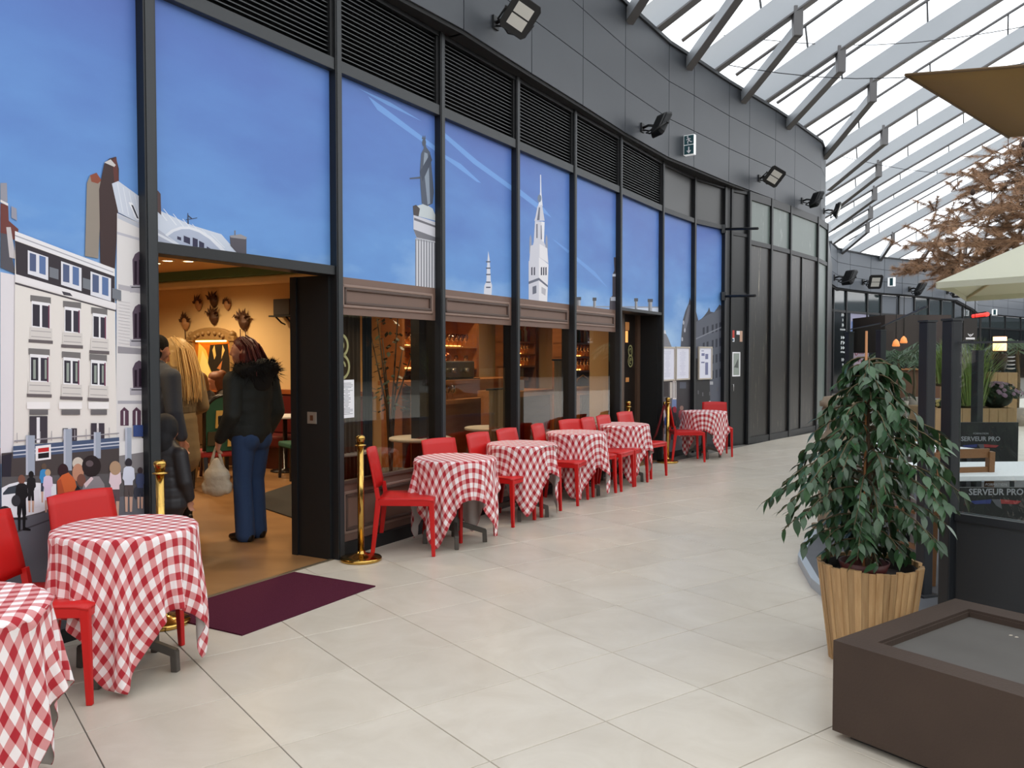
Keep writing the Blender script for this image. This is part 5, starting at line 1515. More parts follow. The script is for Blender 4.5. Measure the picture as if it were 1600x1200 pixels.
blob('parka', [((0, 0, .93), .175, (0, 0, 1.12), .165, (.92, 1.12, 1)), ((0, 0, 1.12), .165, (-.02, 0, 1.34), .165, (.95, 1.22, 1)), ((-.02, 0, 1.36), .13, (-.01, 0, 1.42), .10, (1, 1.35, 1)),
    ((-.02, .2, 1.35), .085, (-.06, .25, 1.08), .072), ((-.06, .25, 1.08), .072, (.09, .24, .875), .052), ((-.02, -.2, 1.35), .085, (-.06, -.245, 1.08), .072), ((-.06, -.245, 1.08), .072, (.05, -.225, .875), .052), ((.02, 0, .88), .168, (0, 0, .92), .17, (.95, 1.12, .5))], M_parka, w1, .014, 5)
b = MB(); random.seed(2)
for z_ in (1.0, 1.12, 1.24, 1.34): b.ball((.165, .03, z_), .008, 8, 6); 
b.build('snaps', mat('steel_snap', (200, 200, 196), .3, .9), w1)
b = MB(); b.box((.09, .19, .98), (.13, .235, 1.06)); b.build('pocket_flap', M_parka, w1, bevel=.01)
roll = [((.10*math.cos(a)-.075, .155*math.sin(a), 1.45-.045*math.cos(a)-.03*(math.cos(a) < 0)), .062) for a in [2*math.pi*k/22 for k in range(22)] if True]
M_fur = mat('black_fur', (16, 14, 13), .9)
blob('hood', [(roll[i][0], .06, roll[(i+1) % 22][0], .06) for i in range(22)] + [((-.14, 0, 1.44), .1, (-.13, 0, 1.33), .08, (.8, 1.4, 1))], M_fur, w1, .014, 3)
fur('fur_trim', roll + [((-.15, y_, 1.42), .09) for y_ in (-.1, 0, .1)], M_fur, w1, 2200, .06)
M_jean = mat('blue_denim', (52, 78, 118), .85, rgb2=(40, 62, 100), var=.3, scale=9, bump=.15, bscale=300, stretch=(1, 1, .3))
blob('jeans', [((0, 0, .95), .135, (0, 0, .88), .14, (.98, 1.18, 1)), ((-.01, .085, .88), .105, (.01, .085, .5), .078), ((.01, .085, .5), .077, (-.02, .085, .06), .082, (1.05, 1, 1)), ((-.01, -.085, .88), .105, (.04, -.085, .5), .078), ((.04, -.085, .5), .077, (.02, -.085, .06), .082, (1.05, 1, 1)), ((-.06, .07, .86), .09, (-.05, .07, .84), .09), ((-.06, -.07, .86), .09, (-.05, -.07, .84), .09)], M_jean, w1, .011, 5)
M_shoe = mat('black_leather_shoe', (20, 18, 18), .35)
for nm, x_, y_ in (('shoe', -.02, .085), ('shoe', .02, -.085)):
    blob(nm, [((x_-.05, y_, .04), .04, (x_+.05, y_, .045), .045), ((x_+.05, y_, .042), .043, (x_+.15, y_+.005, .03), .032, (1, 1.1, .9)), ((x_-.05, y_, .025), .035, (x_+.15, y_, .022), .022, (1, 1.1, .9))], M_shoe, w1, .008, 3)
M_redhair = mat('auburn_hair', (110, 30, 24), .5, rgb2=(74, 20, 18), var=.2, scale=40, stretch=(1, 1, .15), bump=.4, bscale=120)
def hair_strands(name, roots, m, parent, n, seed, r=.006):
    random.seed(seed); b = MB()
    for k in range(n):
        pts = random.choice(roots); j = Vector((random.gauss(0, .012), random.gauss(0, .014), random.gauss(0, .008)))
        b.tube([Vector(q_)+j*(1+.5*i) for i, q_ in enumerate(pts)], [r, r*1.1, r, r*.4][:len(pts)] if len(pts) == 4 else r, 5, cap=False)
    return b.build(name, m, parent)
hx, hz = hc[0], hc[2]
_hr = Matrix.Translation(Vector((hc[0], hc[1], 0))) @ Matrix.Rotation(R(32), 4, 'Z') @ Matrix.Translation(Vector((-hc[0], 0, 0)))
_ho = blob('hair', [((hx-.04, 0, hz+.035), .098, (hx-.01, 0, hz+.045), .088), ((hx-.055, 0, hz-.02), .095, (hx-.085, 0, hz-.10), .088, (1, 1.1, 1)), ((hx-.06, .07, hz-.02), .05, (hx-.05, .085, hz-.14), .042), ((hx-.06, -.07, hz-.02), .05, (hx-.05, -.085, hz-.14), .042), ((hx+.045, 0, hz+.085), .03, (hx+.01, 0, hz+.11), .03, (1, 1.6, 1)), ((hx-.09, 0, hz-.10), .085, (hx-.13, 0, hz-.15), .06, (1, 1.3, 1))], M_redhair, w1, .010, 3)
_ho.data.transform(_hr)
_ho = hair_strands('hair_strands', [[(hx-.02, y_, hz+.12), (hx-.09, y_*1.6, hz+.06), (hx-.13, y_*1.9, hz-.05), (hx-.13-.03*abs(y_)*5, y_*2.1, hz-.17)] for y_ in (-.055, -.04, -.02, 0, .02, .04, .055)], M_redhair, w1, 130, 4)
_ho.data.transform(_hr)
bg = thing('plastic_bag', 'knotted off-white plastic bag hanging from the hand of the red-haired person', 'bag', (0, 0, 0))
hw = w1.matrix_world if False else Matrix.Translation(w1.location) @ Matrix.Rotation(R(150), 4, 'Z')
gp = hw @ Vector((.145, .235, .775))
bg.location = (gp.x, gp.y, 0); z0 = gp.z
M_bag = mat('milky_plastic', (214, 200, 176), .45, rgb2=(190, 172, 146), var=.2, scale=16, bump=.6, bscale=26)
blob('pouch', [((.0, 0, z0-.31), .085, (0, 0, z0-.22), .09, (1.25, .8, 1)), ((0, 0, z0-.22), .085, (0, 0, z0-.10), .035, (1.2, .8, 1)), ((.08, 0, z0-.33), .045, (.09, 0, z0-.3), .04), ((-.08, 0, z0-.33), .045, (-.09, 0, z0-.3), .04)], M_bag, bg, .010, 3)
b = MB()
for sx in (-1, 1): b.tube([(sx*.05, 0, z0-.16), (sx*.03, .0, z0-.06), (sx*.008, 0, z0+.015), (0, .01*sx, z0+.03)], [.022, .013, .009, .009], 7)
b.build('handles', M_bag, bg)

# --- blonde woman from behind in a trench coat
p = on_floor(279, 816)
w2 = thing('person', 'long-haired blonde person in a belted olive trench coat seen from behind', 'person', (p.x, p.y, 0), R(140))
hc = (.03, 0, 1.60)
blob('body', head_prims(hc, (1, .8)) + [((0, 0, 1.4), .052, (.02, 0, 1.53), .05), ((0, 0, .95), .13, (0, 0, 1.36), .12, (.8, 1.2, 1)), ((0, .085, .9), .085, (0, .08, .08), .042), ((0, -.085, .9), .085, (0, -.08, .08), .042), ((0, .085, .04), .038, (.13, .09, .03), .03), ((0, -.085, .04), .038, (.13, -.09, .03), .03),
    ((0, .18, 1.36), .05, (-.03, .23, 1.08), .042), ((-.03, .23, 1.08), .042, (.16, .16, 1.0), .03), ((0, -.18, 1.36), .05, (-.03, -.23, 1.08), .042), ((-.03, -.23, 1.08), .042, (.16, -.16, 1.0), .03)] + hand_prims((.16, .16, 1.0), (.8, -.5, 0), (0, 0, 1), .5) + hand_prims((.16, -.16, 1.0), (.8, .5, 0), (0, 0, 1), .5), M_skin, w2, .010, 4)
eyes(hc, (1, .8), w2)
M_trench = mat('olive_trench', (146, 126, 92), .8, rgb2=(128, 108, 78), var=.3, scale=5, bump=.12, bscale=60)
blob('trench_coat', [((0, 0, .62), .19, (0, 0, .95), .165, (.95, 1.15, 1)), ((0, 0, .95), .165, (0, 0, 1.08), .14, (.92, 1.12, 1)), ((0, 0, 1.08), .14, (-.01, 0, 1.34), .15, (.9, 1.28, 1)), ((-.01, 0, 1.36), .12, (0, 0, 1.44), .085, (1, 1.4, 1)), ((0, .19, 1.36), .078, (-.03, .24, 1.08), .066), ((-.03, .24, 1.08), .066, (.14, .17, 1.0), .05), ((0, -.19, 1.36), .078, (-.03, -.24, 1.08), .066), ((-.03, -.24, 1.08), .066, (.14, -.17, 1.0), .05)], M_trench, w2, .014, 5)
b = MB(); ring = [(.132*math.cos(a), .163*math.sin(a), 1.06) for a in [2*math.pi*k/24 for k in range(25)]]; 
for a_, c_ in zip(ring, ring[1:]): b.bar(a_, c_, .02, .05)
b.build('belt', mat('olive_belt', (112, 96, 70), .7), w2)
blob('trousers', [((0, 0, .9), .12, (0, 0, .85), .12, (.9, 1.2, 1)), ((0, .085, .88), .09, (0, .08, .06), .056), ((0, -.085, .88), .09, (0, -.08, .06), .056)], mat('black_trousers', (20, 19, 20), .85), w2, .012, 4)
for y_ in (.08, -.08): blob('shoe', [((-.04, y_, .04), .04, (.14, y_, .03), .032)], M_shoe, w2, .009, 3)
M_blond = mat('blonde_hair', (240, 208, 146), .45, rgb2=(212, 168, 104), var=.15, scale=46, stretch=(1, 1, .1), bump=.4, bscale=120)
hx, hz = hc[0], hc[2]
_hr = Matrix.Translation(Vector((hc[0], 0, 0))) @ Matrix.Rotation(R(30), 4, 'Z') @ Matrix.Translation(Vector((-hc[0], 0, 0)))
_ho = blob('hair', [((hx-.03, 0, hz+.03), .1, (hx, 0, hz+.045), .088), ((hx-.06, 0, hz), .088, (hx-.10, 0, hz-.2), .078, (.85, 1.1, 1)), ((hx-.10, 0, hz-.2), .078, (hx-.12, 0, hz-.40), .05, (.6, 1.3, 1)), ((hx-.03, .07, hz-.02), .04, (hx-.05, .085, hz-.22), .035), ((hx-.03, -.07, hz-.02), .04, (hx-.05, -.085, hz-.22), .035), ((hx+.06, 0, hz+.07), .028, (hx+.05, .0, hz+.09), .034, (1, 1.8, 1))], M_blond, w2, .010, 3)
_ho.data.transform(_hr)
_ho = hair_strands('hair_strands', [[(hx-.02, y_, hz+.115), (hx-.11, y_*1.4, hz+.02), (hx-.16, y_*1.6, hz-.22), (hx-.17, y_*1.4, hz-.44)] for y_ in (-.06, -.045, -.025, 0, .025, .045, .06)], M_blond, w2, 170, 9, .0045)
_ho.data.transform(_hr)

# --- man with dark cap at the door post
p = at_depth(243, 640, 7.35)
w3 = thing('person', 'dark-capped person in a grey-blue jacket half hidden by the entrance post', 'person', (p.x, p.y, 0), R(60))
hc = (.03, 0, 1.60)
blob('body', head_prims(hc, (1, -.3)) + [((0, 0, 1.4), .058, (.02, 0, 1.53), .055), ((0, 0, .95), .135, (0, 0, 1.36), .13, (.8, 1.25, 1)), ((0, .09, .9), .085, (0, .09, .08), .045), ((0, -.09, .9), .085, (0, -.09, .08), .045), ((0, .09, .04), .04, (.14, .1, .03), .032), ((0, -.09, .04), .04, (.14, -.1, .03), .032),
    ((0, .2, 1.37), .055, (-.02, .26, 1.08), .045), ((-.02, .26, 1.08), .045, (.06, .26, .84), .034), ((0, -.2, 1.37), .055, (-.02, -.26, 1.08), .045), ((-.02, -.26, 1.08), .045, (.06, -.26, .84), .034)] + hand_prims((.06, .26, .84), (.2, 0, -1), (1, 0, 0), .5) + hand_prims((.06, -.26, .84), (.2, 0, -1), (1, 0, 0), .5), M_skin, w3, .010, 4)
eyes(hc, (1, -.3), w3)
blob('jacket', [((0, 0, .86), .17, (0, 0, 1.1), .165, (.9, 1.15, 1)), ((0, 0, 1.1), .165, (0, 0, 1.36), .16, (.9, 1.3, 1)), ((0, 0, 1.38), .12, (.01, 0, 1.45), .085, (1, 1.3, 1)), ((0, .21, 1.37), .085, (-.02, .27, 1.08), .072), ((-.02, .27, 1.08), .072, (.05, .27, .87), .055), ((0, -.21, 1.37), .085, (-.02, -.27, 1.08), .072), ((-.02, -.27, 1.08), .072, (.05, -.27, .87), .055)], mat('grey_blue_jacket', (74, 80, 92), .8, rgb2=(60, 66, 78), var=.3, scale=7, bump=.15, bscale=50), w3, .014, 5)
blob('trousers', [((0, 0, .9), .13, (0, 0, .86), .13, (.9, 1.2, 1)), ((0, .09, .88), .095, (0, .09, .06), .07), ((0, -.09, .88), .095, (0, -.09, .06), .07)], mat('charcoal_trousers', (34, 34, 38), .85), w3, .012, 4)
for y_ in (.09, -.09): blob('shoe', [((-.04, y_, .04), .042, (.15, y_, .03), .034)], M_shoe, w3, .009, 3)
blob('knit_cap', [((hc[0]-.03, 0, hc[2]+.05), .098, (hc[0]+.005, 0, hc[2]+.055), .09), ((hc[0]-.05, 0, hc[2]), .088, (hc[0]-.06, 0, hc[2]-.04), .075)], mat('black_knit', (18, 16, 16), .95, bump=.5, bscale=200), w3, .010, 3)

# --- child in a padded hooded coat
p = at_depth(259, 700, 6.45)
w4 = thing('person', 'child in a dark padded hooded coat standing before the entrance post', 'person', (p.x, p.y, 0), R(70))
hc = (.02, 0, .985); s4 = .84
blob('body', head_prims(hc, (1, 0), s4) + [((0, 0, .8), .04, (.01, 0, .92), .04), ((0, 0, .52), .095, (0, 0, .8), .085, (.85, 1.2, 1)), ((0, .055, .5), .055, (0, .055, .06), .032), ((0, -.055, .5), .055, (0, -.055, .06), .032), ((0, .055, .035), .032, (.09, .06, .025), .025), ((0, -.055, .035), .032, (.09, -.06, .025), .025),
    ((0, .12, .8), .038, (.0, .16, .6), .032), ((.0, .16, .6), .032, (.06, .16, .46), .024), ((0, -.12, .8), .038, (0, -.16, .6), .032), ((0, -.16, .6), .032, (.06, -.16, .46), .024)] + hand_prims((.06, .16, .46), (.2, 0, -1), (1, 0, 0), .5, .7) + hand_prims((.06, -.16, .46), (.2, 0, -1), (1, 0, 0), .5, .7), M_skin, w4, .009, 4)
eyes(hc, (1, 0), w4, s4)
M_puff = mat('dark_padded_nylon', (44, 44, 48), .5, rgb2=(56, 54, 58), var=.3, scale=8)
tiers = []
for k, z_ in enumerate((.42, .50, .58, .66, .74)): tiers.append(((0, 0, z_), .15-.006*k, (0, 0, z_+.03), .148-.006*k, (.95, 1.15, .55)))
blob('padded_coat', tiers + [((0, 0, .4), .13, (0, 0, .8), .12, (.9, 1.15, 1)), ((0, 0, .82), .09, (0, 0, .87), .075, (1, 1.2, 1)), ((0, .13, .8), .066, (0, .175, .6), .058), ((0, .175, .6), .058, (.05, .17, .48), .044), ((0, -.13, .8), .066, (0, -.175, .6), .058), ((0, -.175, .6), .058, (.05, -.17, .48), .044)], M_puff, w4, .010, 3)
blob('hood', [((-.015, 0, 1.0), .105, (-.01, 0, 1.02), .10), ((-.06, 0, .92), .085, (-.05, 0, .88), .08, (.9, 1.2, 1))], mat('charcoal_hood', (38, 38, 42), .8), w4, .010, 4)
blob('trousers', [((0, .055, .48), .062, (0, .055, .06), .048), ((0, -.055, .48), .062, (0, -.055, .06), .048), ((0, 0, .5), .085, (0, 0, .46), .085, (.9, 1.1, 1))], mat('grey_striped_trousers', (46, 46, 52), .85), w4, .010, 3)
for y_ in (.055, -.055): blob('shoe', [((-.03, y_, .032), .034, (.1, y_, .026), .028)], M_shoe, w4, .008, 3)

# --- seated diners further in
def diner(name_label, u, v, Y, rz, hair, top, bun=False, lean=.12):
    p = at_depth(u, v, Y)
    w = thing('person', name_label, 'person', (p.x, p.y, 0), rz)
    dz = p.z-1.22; hc = (.06+lean, 0, 1.22+dz*.0)
    blob('body', head_prims((hc[0], 0, hc[2]), (1, 0, -.45)) + [((lean*.6, 0, 1.03), .05, (hc[0]-.02, 0, 1.15), .05), ((0, 0, .55), .13, (lean*.5, 0, 1.0), .115, (.85, 1.2, 1)), ((0, .09, .52), .08, (.40, .1, .50), .06), ((.40, .1, .5), .055, (.38, .1, .08), .04), ((0, -.09, .52), .08, (.40, -.1, .50), .06), ((.40, -.1, .5), .055, (.38, -.1, .08), .04), ((.38, .1, .04), .035, (.5, .1, .03), .028), ((.38, -.1, .04), .035, (.5, -.1, .03), .028),
        ((lean*.5, .17, .99), .048, (.14, .22, .78), .04), ((.14, .22, .78), .04, (.34, .12, .80), .028), ((lean*.5, -.17, .99), .048, (.14, -.22, .78), .04), ((.14, -.22, .78), .04, (.34, -.12, .80), .028)] + hand_prims((.34, .12, .80), (.9, -.3, 0), (0, -.3, 1), .4) + hand_prims((.34, -.12, .80), (.9, .3, 0), (0, .3, 1), .4), M_skin, w, .012, 4)
    eyes(hc, (1, 0, -.45), w)
    blob('top', [((0, 0, .55), .145, (lean*.5, 0, 1.0), .13, (.88, 1.22, 1)), ((lean*.5, .175, .99), .065, (.13, .22, .79), .052), ((lean*.5, -.175, .99), .065, (.13, -.22, .79), .052)], mat('printed_top', top, .8, rgb2=(70, 60, 54), var=.1, scale=24), w, .014, 4)
    blob('trousers', [((0, 0, .54), .14, (0, 0, .5), .14, (.9, 1.2, .8)), ((0, .09, .52), .09, (.40, .1, .50), .07), ((.40, .1, .5), .068, (.38, .1, .08), .055), ((0, -.09, .52), .09, (.40, -.1, .50), .07), ((.40, -.1, .5), .068, (.38, -.1, .08), .055)], mat('dark_trousers', (26, 24, 26), .85), w, .014, 4)
    pr = [((hc[0]-.035, 0, hc[2]+.035), .1, (hc[0], 0, hc[2]+.04), .09), ((hc[0]-.06, 0, hc[2]-.02), .085, (hc[0]-.08, 0, hc[2]-.1), .07, (1, 1.2, 1))]
    if bun: pr.append(((hc[0]-.1, 0, hc[2]+.09), .055, (hc[0]-.09, 0, hc[2]+.1), .05))
    blob('hair', pr, hair, w, .011, 3)
    st = thing('dining_stool', 'plain dark stool under ' + ('the bent-over diner' if not bun else 'the diner with the bun'), 'stool', (p.x, p.y, 0), rz)
    b = MB(); b.lathe([(.17, .36), (.18, .37), (.18, .40), (.17, .405)], 20); b.build('seat', M_dkwood, st)
    for k in range(4): a = R(45+90*k); b = MB(); b.bar((.13*math.cos(a), .13*math.sin(a), .37), (.17*math.cos(a), .17*math.sin(a), 0), .035); b.build('leg', M_dkwood, st)
    return w
diner('seated diner in a dark print top bending over the table', 331, 615, 10.9, R(215), mat('light_brown_hair', (146, 100, 54), .6, rgb2=(110, 70, 36), var=.2, scale=30), (30, 26, 28))
diner('seated diner with brown hair in a bun behind the bent-over one', 357, 600, 11.75, R(200), mat('brown_hair', (112, 64, 34), .6), (42, 36, 34), True)
p = at_depth(331, 615, 10.9)+Vector((-.44, -.31, 0))
dt2 = thing('dining_table', 'set dining table before the bent-over diner', 'table', (p.x, p.y, 0))
b = MB(); b.lathe([(.30, .73), (.31, .735), (.31, .755), (.30, .76)], 28); b.build('table_top', mat('linen_top', (206, 190, 160), .6), dt2)
b = MB(); b.lathe([(.22, 0), (.22, .02), (.035, .04), (.035, .73)], 16); b.build('pedestal', M_blkl, dt2)
for k, (x_, y_) in enumerate(((.1, -.12), (-.14, .08))):
    b = MB(); b.lathe([(.05, 0), (.06, .004), (.105, .014), (.108, .016), (.06, .008), (.02, .006)], 24, (0, 0, 0))
    o = b.build('dinner_plate', M_white, None, (dt2.location.x+x_, dt2.location.y+y_, .76)); tag(o, ('white plate at the near edge of the set table', 'white plate at the far edge of the set table')[k], 'plate', 'plates on the set table')
# ================================================================== RUSTED STEEL PLANTER BOX
M_rust = mat('dark_rusted_steel', (58, 46, 39), .7, rgb2=(69, 55, 46), var=.35, scale=3, bump=.15, bscale=90, spec=.3)
M_rustlid = mat('dusty_lid', (84, 80, 76), .8, rgb2=(72, 68, 64), var=.3, scale=4)
bx = thing('steel_planter_box', 'low square box of dark rusted steel with a recessed dusty lid', 'planter', (1.305, 3.40, 0), GA)
# local x along the tile direction away from the viewer, local -y towards the viewer
LX, LY, ZB = 1.0, 1.6, .40
b = MB(); b.box((.05, -LY+.05, 0), (LX-.05, -.05, .03)); b.build('plinth', M_black, bx)
for nm, a_, c_ in (('side_wall', (0, -LY, .03), (.012, 0, ZB-.012)), ('side_wall', (LX-.012, -LY, .03), (LX, 0, ZB-.012)), ('side_wall', (.012, -.012, .03), (LX-.012, 0, ZB-.012)), ('side_wall', (.012, -LY, .03), (LX-.012, -LY+.012, ZB-.012))):
    b = MB(); b.box(a_, c_); b.build(nm, M_rust, bx)
for a_, c_ in (((0, -LY, ZB-.012), (.12, 0, ZB)), ((LX-.12, -LY, ZB-.012), (LX, 0, ZB)), ((.12, -.12, ZB-.012), (LX-.12, 0, ZB)), ((.12, -LY, ZB-.012), (LX-.12, -LY+.12, ZB))):
    b = MB(); b.box(a_, c_); b.build('rim_plate', M_rust, bx)
for a_, c_ in (((.12, -LY+.12, ZB-.05), (.126, -.12, ZB-.012)), ((LX-.126, -LY+.12, ZB-.05), (LX-.12, -.12, ZB-.012)), ((.126, -.126, ZB-.05), (LX-.126, -.12, ZB-.012))):
    b = MB(); b.box(a_, c_); b.build('inner_lip', M_rust, bx)
b = MB(); b.box((.05, -LY+.05, .03), (LX-.05, -.05, ZB-.035)); b.build('lid', M_rustlid, bx)
random.seed(4)
for k in range(7):
    x_, y_ = random.uniform(.2, .8), random.uniform(-1.1, -.2); b = MB(); a = random.uniform(0, 3)
    b.add([(x_+r_*math.cos(a+t_), y_+r_*math.sin(a+t_)*.6, ZB-.0345) for t_, r_ in ((0, .014), (1.3, .008), (2.6, .012), (4, .007), (5.2, .011))], [(0, 1, 2, 3, 4)]); b.build('debris', mat('pale_debris', (190, 178, 160), .9), bx)

# ================================================================== FICUS IN A SLATTED TUB
M_slatw = mat('split_pine', (204, 168, 120), .65, rgb2=(158, 118, 74), var=.2, scale=5, stretch=(9, 9, .6), bump=.2, bscale=40)
nt = M_slatw.node_tree; bs_ = nt.nodes['Principled BSDF']; src = bs_.inputs['Base Color'].links[0].from_socket
oi = nd(nt, 'ShaderNodeObjectInfo'); mr2 = nd(nt, 'ShaderNodeMapRange'); mr2.inputs['To Min'].default_value = .72; mr2.inputs['To Max'].default_value = 1.1
nt.links.new(oi.outputs['Random'], mr2.inputs[0]); vm = nd(nt, 'ShaderNodeVectorMath', operation='SCALE'); nt.links.new(src, vm.inputs[0]); nt.links.new(mr2.outputs[0], vm.inputs['Scale']); nt.links.new(vm.outputs[0], bs_.inputs['Base Color'])
FX, FY = 1.83, 4.30
tub = thing('slatted_tub', 'round tub of upright split wood slats beside the rusted box', 'planter', (FX, FY, 0))
random.seed(21)
NS = 46
for k in range(NS):
    a0 = 2*math.pi*k/NS; dw = math.pi/NS*random.uniform(.90, 1.0); j = random.uniform(-.004, .006); zt = .50+random.uniform(-.008, .006)
    rt, rb = .25+j, .188+j; th = .018
    def ringp(r, z): return [((r-th)*math.cos(a0-dw), (r-th)*math.sin(a0-dw), z), (r*math.cos(a0-dw), r*math.sin(a0-dw), z), ((r+.003)*math.cos(a0), (r+.003)*math.sin(a0), z), (r*math.cos(a0+dw), r*math.sin(a0+dw), z), ((r-th)*math.cos(a0+dw), (r-th)*math.sin(a0+dw), z)]
    b = MB(); b.hexa(ringp(rb, 0), ringp(rt, zt)); b.build('slat', M_slatw, tub)
b = MB(); b.lathe([(.17, .02), (.228, .48), (.215, .48), (.205, .43)], 28); b.build('liner', mat('dark_liner', (34, 26, 22), .8), tub)
b = MB(); b.lathe([(.20, .425), (.20, .435), (.001, .445)], 24); b.build('soil', mat('potting_soil', (40, 30, 24), .95), tub)
fc = thing('ficus_tree', 'weeping fig with glossy drooping leaves growing in the slatted tub', 'plant', (FX, FY, 0))
b = MB(); b.lathe([(.10, .43), (.125, .50), (.118, .50), (.1, .46)], 24, (-.02, .02, 0)); b.build('nursery_pot', mat('maroon_plastic', (84, 34, 30), .5), fc)
b = MB(); b.tube([(-.02, .0, .45), (.0, .02, .8), (-.02, .0, 1.15), (-.01, .01, 1.45)], [.022, .019, .013, .006], 8); b.tube([(.04, .03, .45), (.05, .04, .8), (.015, .01, 1.1)], [.016, .013, .008], 8); b.build('trunk', mat('grey_brown_bark', (92, 76, 58), .85, bump=.4, bscale=50), fc)
b = MB(); b.tube([(-.035, -.015, .45), (-.036, -.012, 1.68)], .0065, 8); b.build('bamboo_stake', mat('orange_cane', (172, 116, 72), .6), fc)
M_leaf = mat('ficus_leaf', (38, 62, 38), .34, rgb2=(56, 86, 52), var=.25, scale=14, spec=.5)
nt = M_leaf.node_tree; bs_ = nt.nodes['Principled BSDF']; src = bs_.inputs['Base Color'].links[0].from_socket
oi = nd(nt, 'ShaderNodeObjectInfo'); mr2 = nd(nt, 'ShaderNodeMapRange'); mr2.inputs['To Min'].default_value = .7; mr2.inputs['To Max'].default_value = 1.35
nt.links.new(oi.outputs['Random'], mr2.inputs[0]); vm = nd(nt, 'ShaderNodeVectorMath', operation='SCALE'); nt.links.new(src, vm.inputs[0]); nt.links.new(mr2.outputs[0], vm.inputs['Scale']); nt.links.new(vm.outputs[0], bs_.inputs['Base Color'])
def leaf_verts(l=1.0):
    """pointed oval leaf along +x, folded along the midrib and arched"""
    xs = (0, .12, .32, .55, .78, .92, 1.08); ws = (.0, .13, .215, .21, .13, .05, 0)
    mid = [(x*l, 0, -.16*x*x*l) for x in xs]; L = [(x*l, w*l, -.16*x*x*l+.06*w*l*2.2) for x, w in zip(xs, ws)]; Rr = [(x, -y, z) for x, y, z in L]
    vs = mid+L[1:-1]+Rr[1:-1]; n = len(xs); fs = []
    li = lambda i: n+i-1; ri = lambda i: n+(n-2)+i-1
    fs.append((0, 1, li(1))); fs.append((0, ri(1), 1))
    for i in range(1, n-2): fs.append((i, i+1, li(i+1), li(i))); fs.append((i, ri(i), ri(i+1), i+1))
    fs.append((n-2, n-1, li(n-2))); fs.append((n-2, ri(n-2), n-1))
    return vs, fs
lv_, lf_ = leaf_verts(1.0)
lm = MB(); lm.add(lv_, lf_, smooth=True); leaf_me = lm.mesh('leaf', M_leaf)
random.seed(33)
twigs = MB(); leaves = []
def reach(z):
    return .07+.38*max(0, 1-abs((z-.92)/(.68 if z > .92 else .62)))**.8
for k in range(120):
    z_ = .56+.98*(k/119)**.9; a = k*2.399+random.uniform(-.3, .3)
    L_ = reach(z_)*random.uniform(.7, 1.1)
    if math.cos(a) < -.75 and .78 < z_ < 1.05: L_ *= 1.3
    if math.cos(a) > .8 and 1.0 < z_ < 1.25: L_ *= 1.3
    d = Vector((math.cos(a), math.sin(a), 0)); root = Vector((-.01, .01, z_))
    pts = [root+d*L_*w+Vector((0, 0, .16*L_*math.sin(w*2.2)-.30*L_*w*w*1.3)) for w in (0, .25, .5, .75, 1)]
    twigs.tube(pts, [.006, .005, .004, .003, .002], 5, cap=False)
    nl = 6+int(L_*30)
    for i in range(nl):
        w = .18+.82*(i+random.random()*.7)/nl; w = min(w, 1); s_ = min(3, int(w*4)); c = pts[s_].lerp(pts[s_+1], min(1, w*4-s_))
        yaw = a+random.choice((-1, 1))*random.uniform(.3, 1.5); pit = random.uniform(.35, 1.25)
        leaves.append((c, yaw, pit, random.uniform(-.6, .6), random.uniform(.052, .092)))
twigs.build('branches', mat('twig_bark', (84, 72, 48), .8), fc)
leaves.sort(key=lambda e: (e[0].y*1.0 - e[4]*3 + random.random()*.15))
rest = MB()
for i, (c, yaw, pit, roll, sz) in enumerate(leaves):
    E_ = Euler((roll, pit, yaw), 'XYZ')
    if i < 300:
        o = link_mesh('leaf', leaf_me, fc, c, E_); o.scale = (sz, sz, sz)
    else:
        rest.add(lv_, lf_, M=Matrix.Translation(c) @ E_.to_matrix().to_4x4() @ Matrix.Scale(sz, 4), smooth=True)
tag(rest.build('inner_foliage', M_leaf, fc), kind='stuff')
print('ficus leaves', len(leaves))

# ================================================================== TERRACE: deck, stone pedestal, screens
deck = thing('terrace_deck', 'low grey terrace platform with a pale angular metal edge behind the fig', 'platform')
dp = [on_floor(*q).to_2d() for q in ((1305, 945), (1273, 918), (1252, 880), (1258, 862), (1292, 824))]
dp = dp + [dp[-1]+Vector((.75, 1.7)), dp[-1]+Vector((4.5, 3.2)), Vector((7.5, 6.0)), Vector((5.2, 3.0)), Vector((2.9, 4.55))]
b = MB(); b.hexa([(q.x, q.y, 0.001) for q in dp[::-1]], [(q.x, q.y, .045) for q in dp[::-1]]); b.build('deck_board', mat('slate_deck', (92, 94, 98), .6, rgb2=(80, 82, 86), var=.3, scale=5), deck)
b = MB()
for q, r_ in list(zip(dp, dp[1:]))[:6]: b.bar((q.x, q.y, .032), (r_.x, r_.y, .032), .05, .064)
b.build('metal_edge', mat('pale_aluminium', (176, 186, 196), .4, .5), deck)
sd = thing('stone_pedestal', 'weathered carved sandstone pedestal on the terrace edge behind the fig', 'pedestal', (*on_floor(1307, 838).to_2d(), .045))
M_stone = mat('weathered_sandstone', (150, 134, 112), .9, rgb2=(122, 106, 88), var=.25, scale=7, bump=.6, bscale=18)
b = MB(); b.box((-.17, -.15, 0), (.15, .15, .05)); b.build('foot_slab', M_stone, sd, bevel=.015)
b = MB(); b.box((-.13, -.12, .05), (.12, .12, .34)); b.build('block', M_stone, sd, bevel=.02)
b = MB(); b.lathe([(.12, .34), (.10, .38), (.09, .45), (.12, .55), (.15, .66), (.155, .74), (.13, .82), (.09, .88), (.085, .95), (.11, .99), (.13, 1.02), (.13, 1.06), (.11, 1.09)], 20); b.build('urn', M_stone, sd)
b = MB(); b.lathe([(.15, 1.08), (.15, 1.12), (.13, 1.13), (.12, 1.16), (.05, 1.17)], 20); b.build('capital', M_stone, sd)

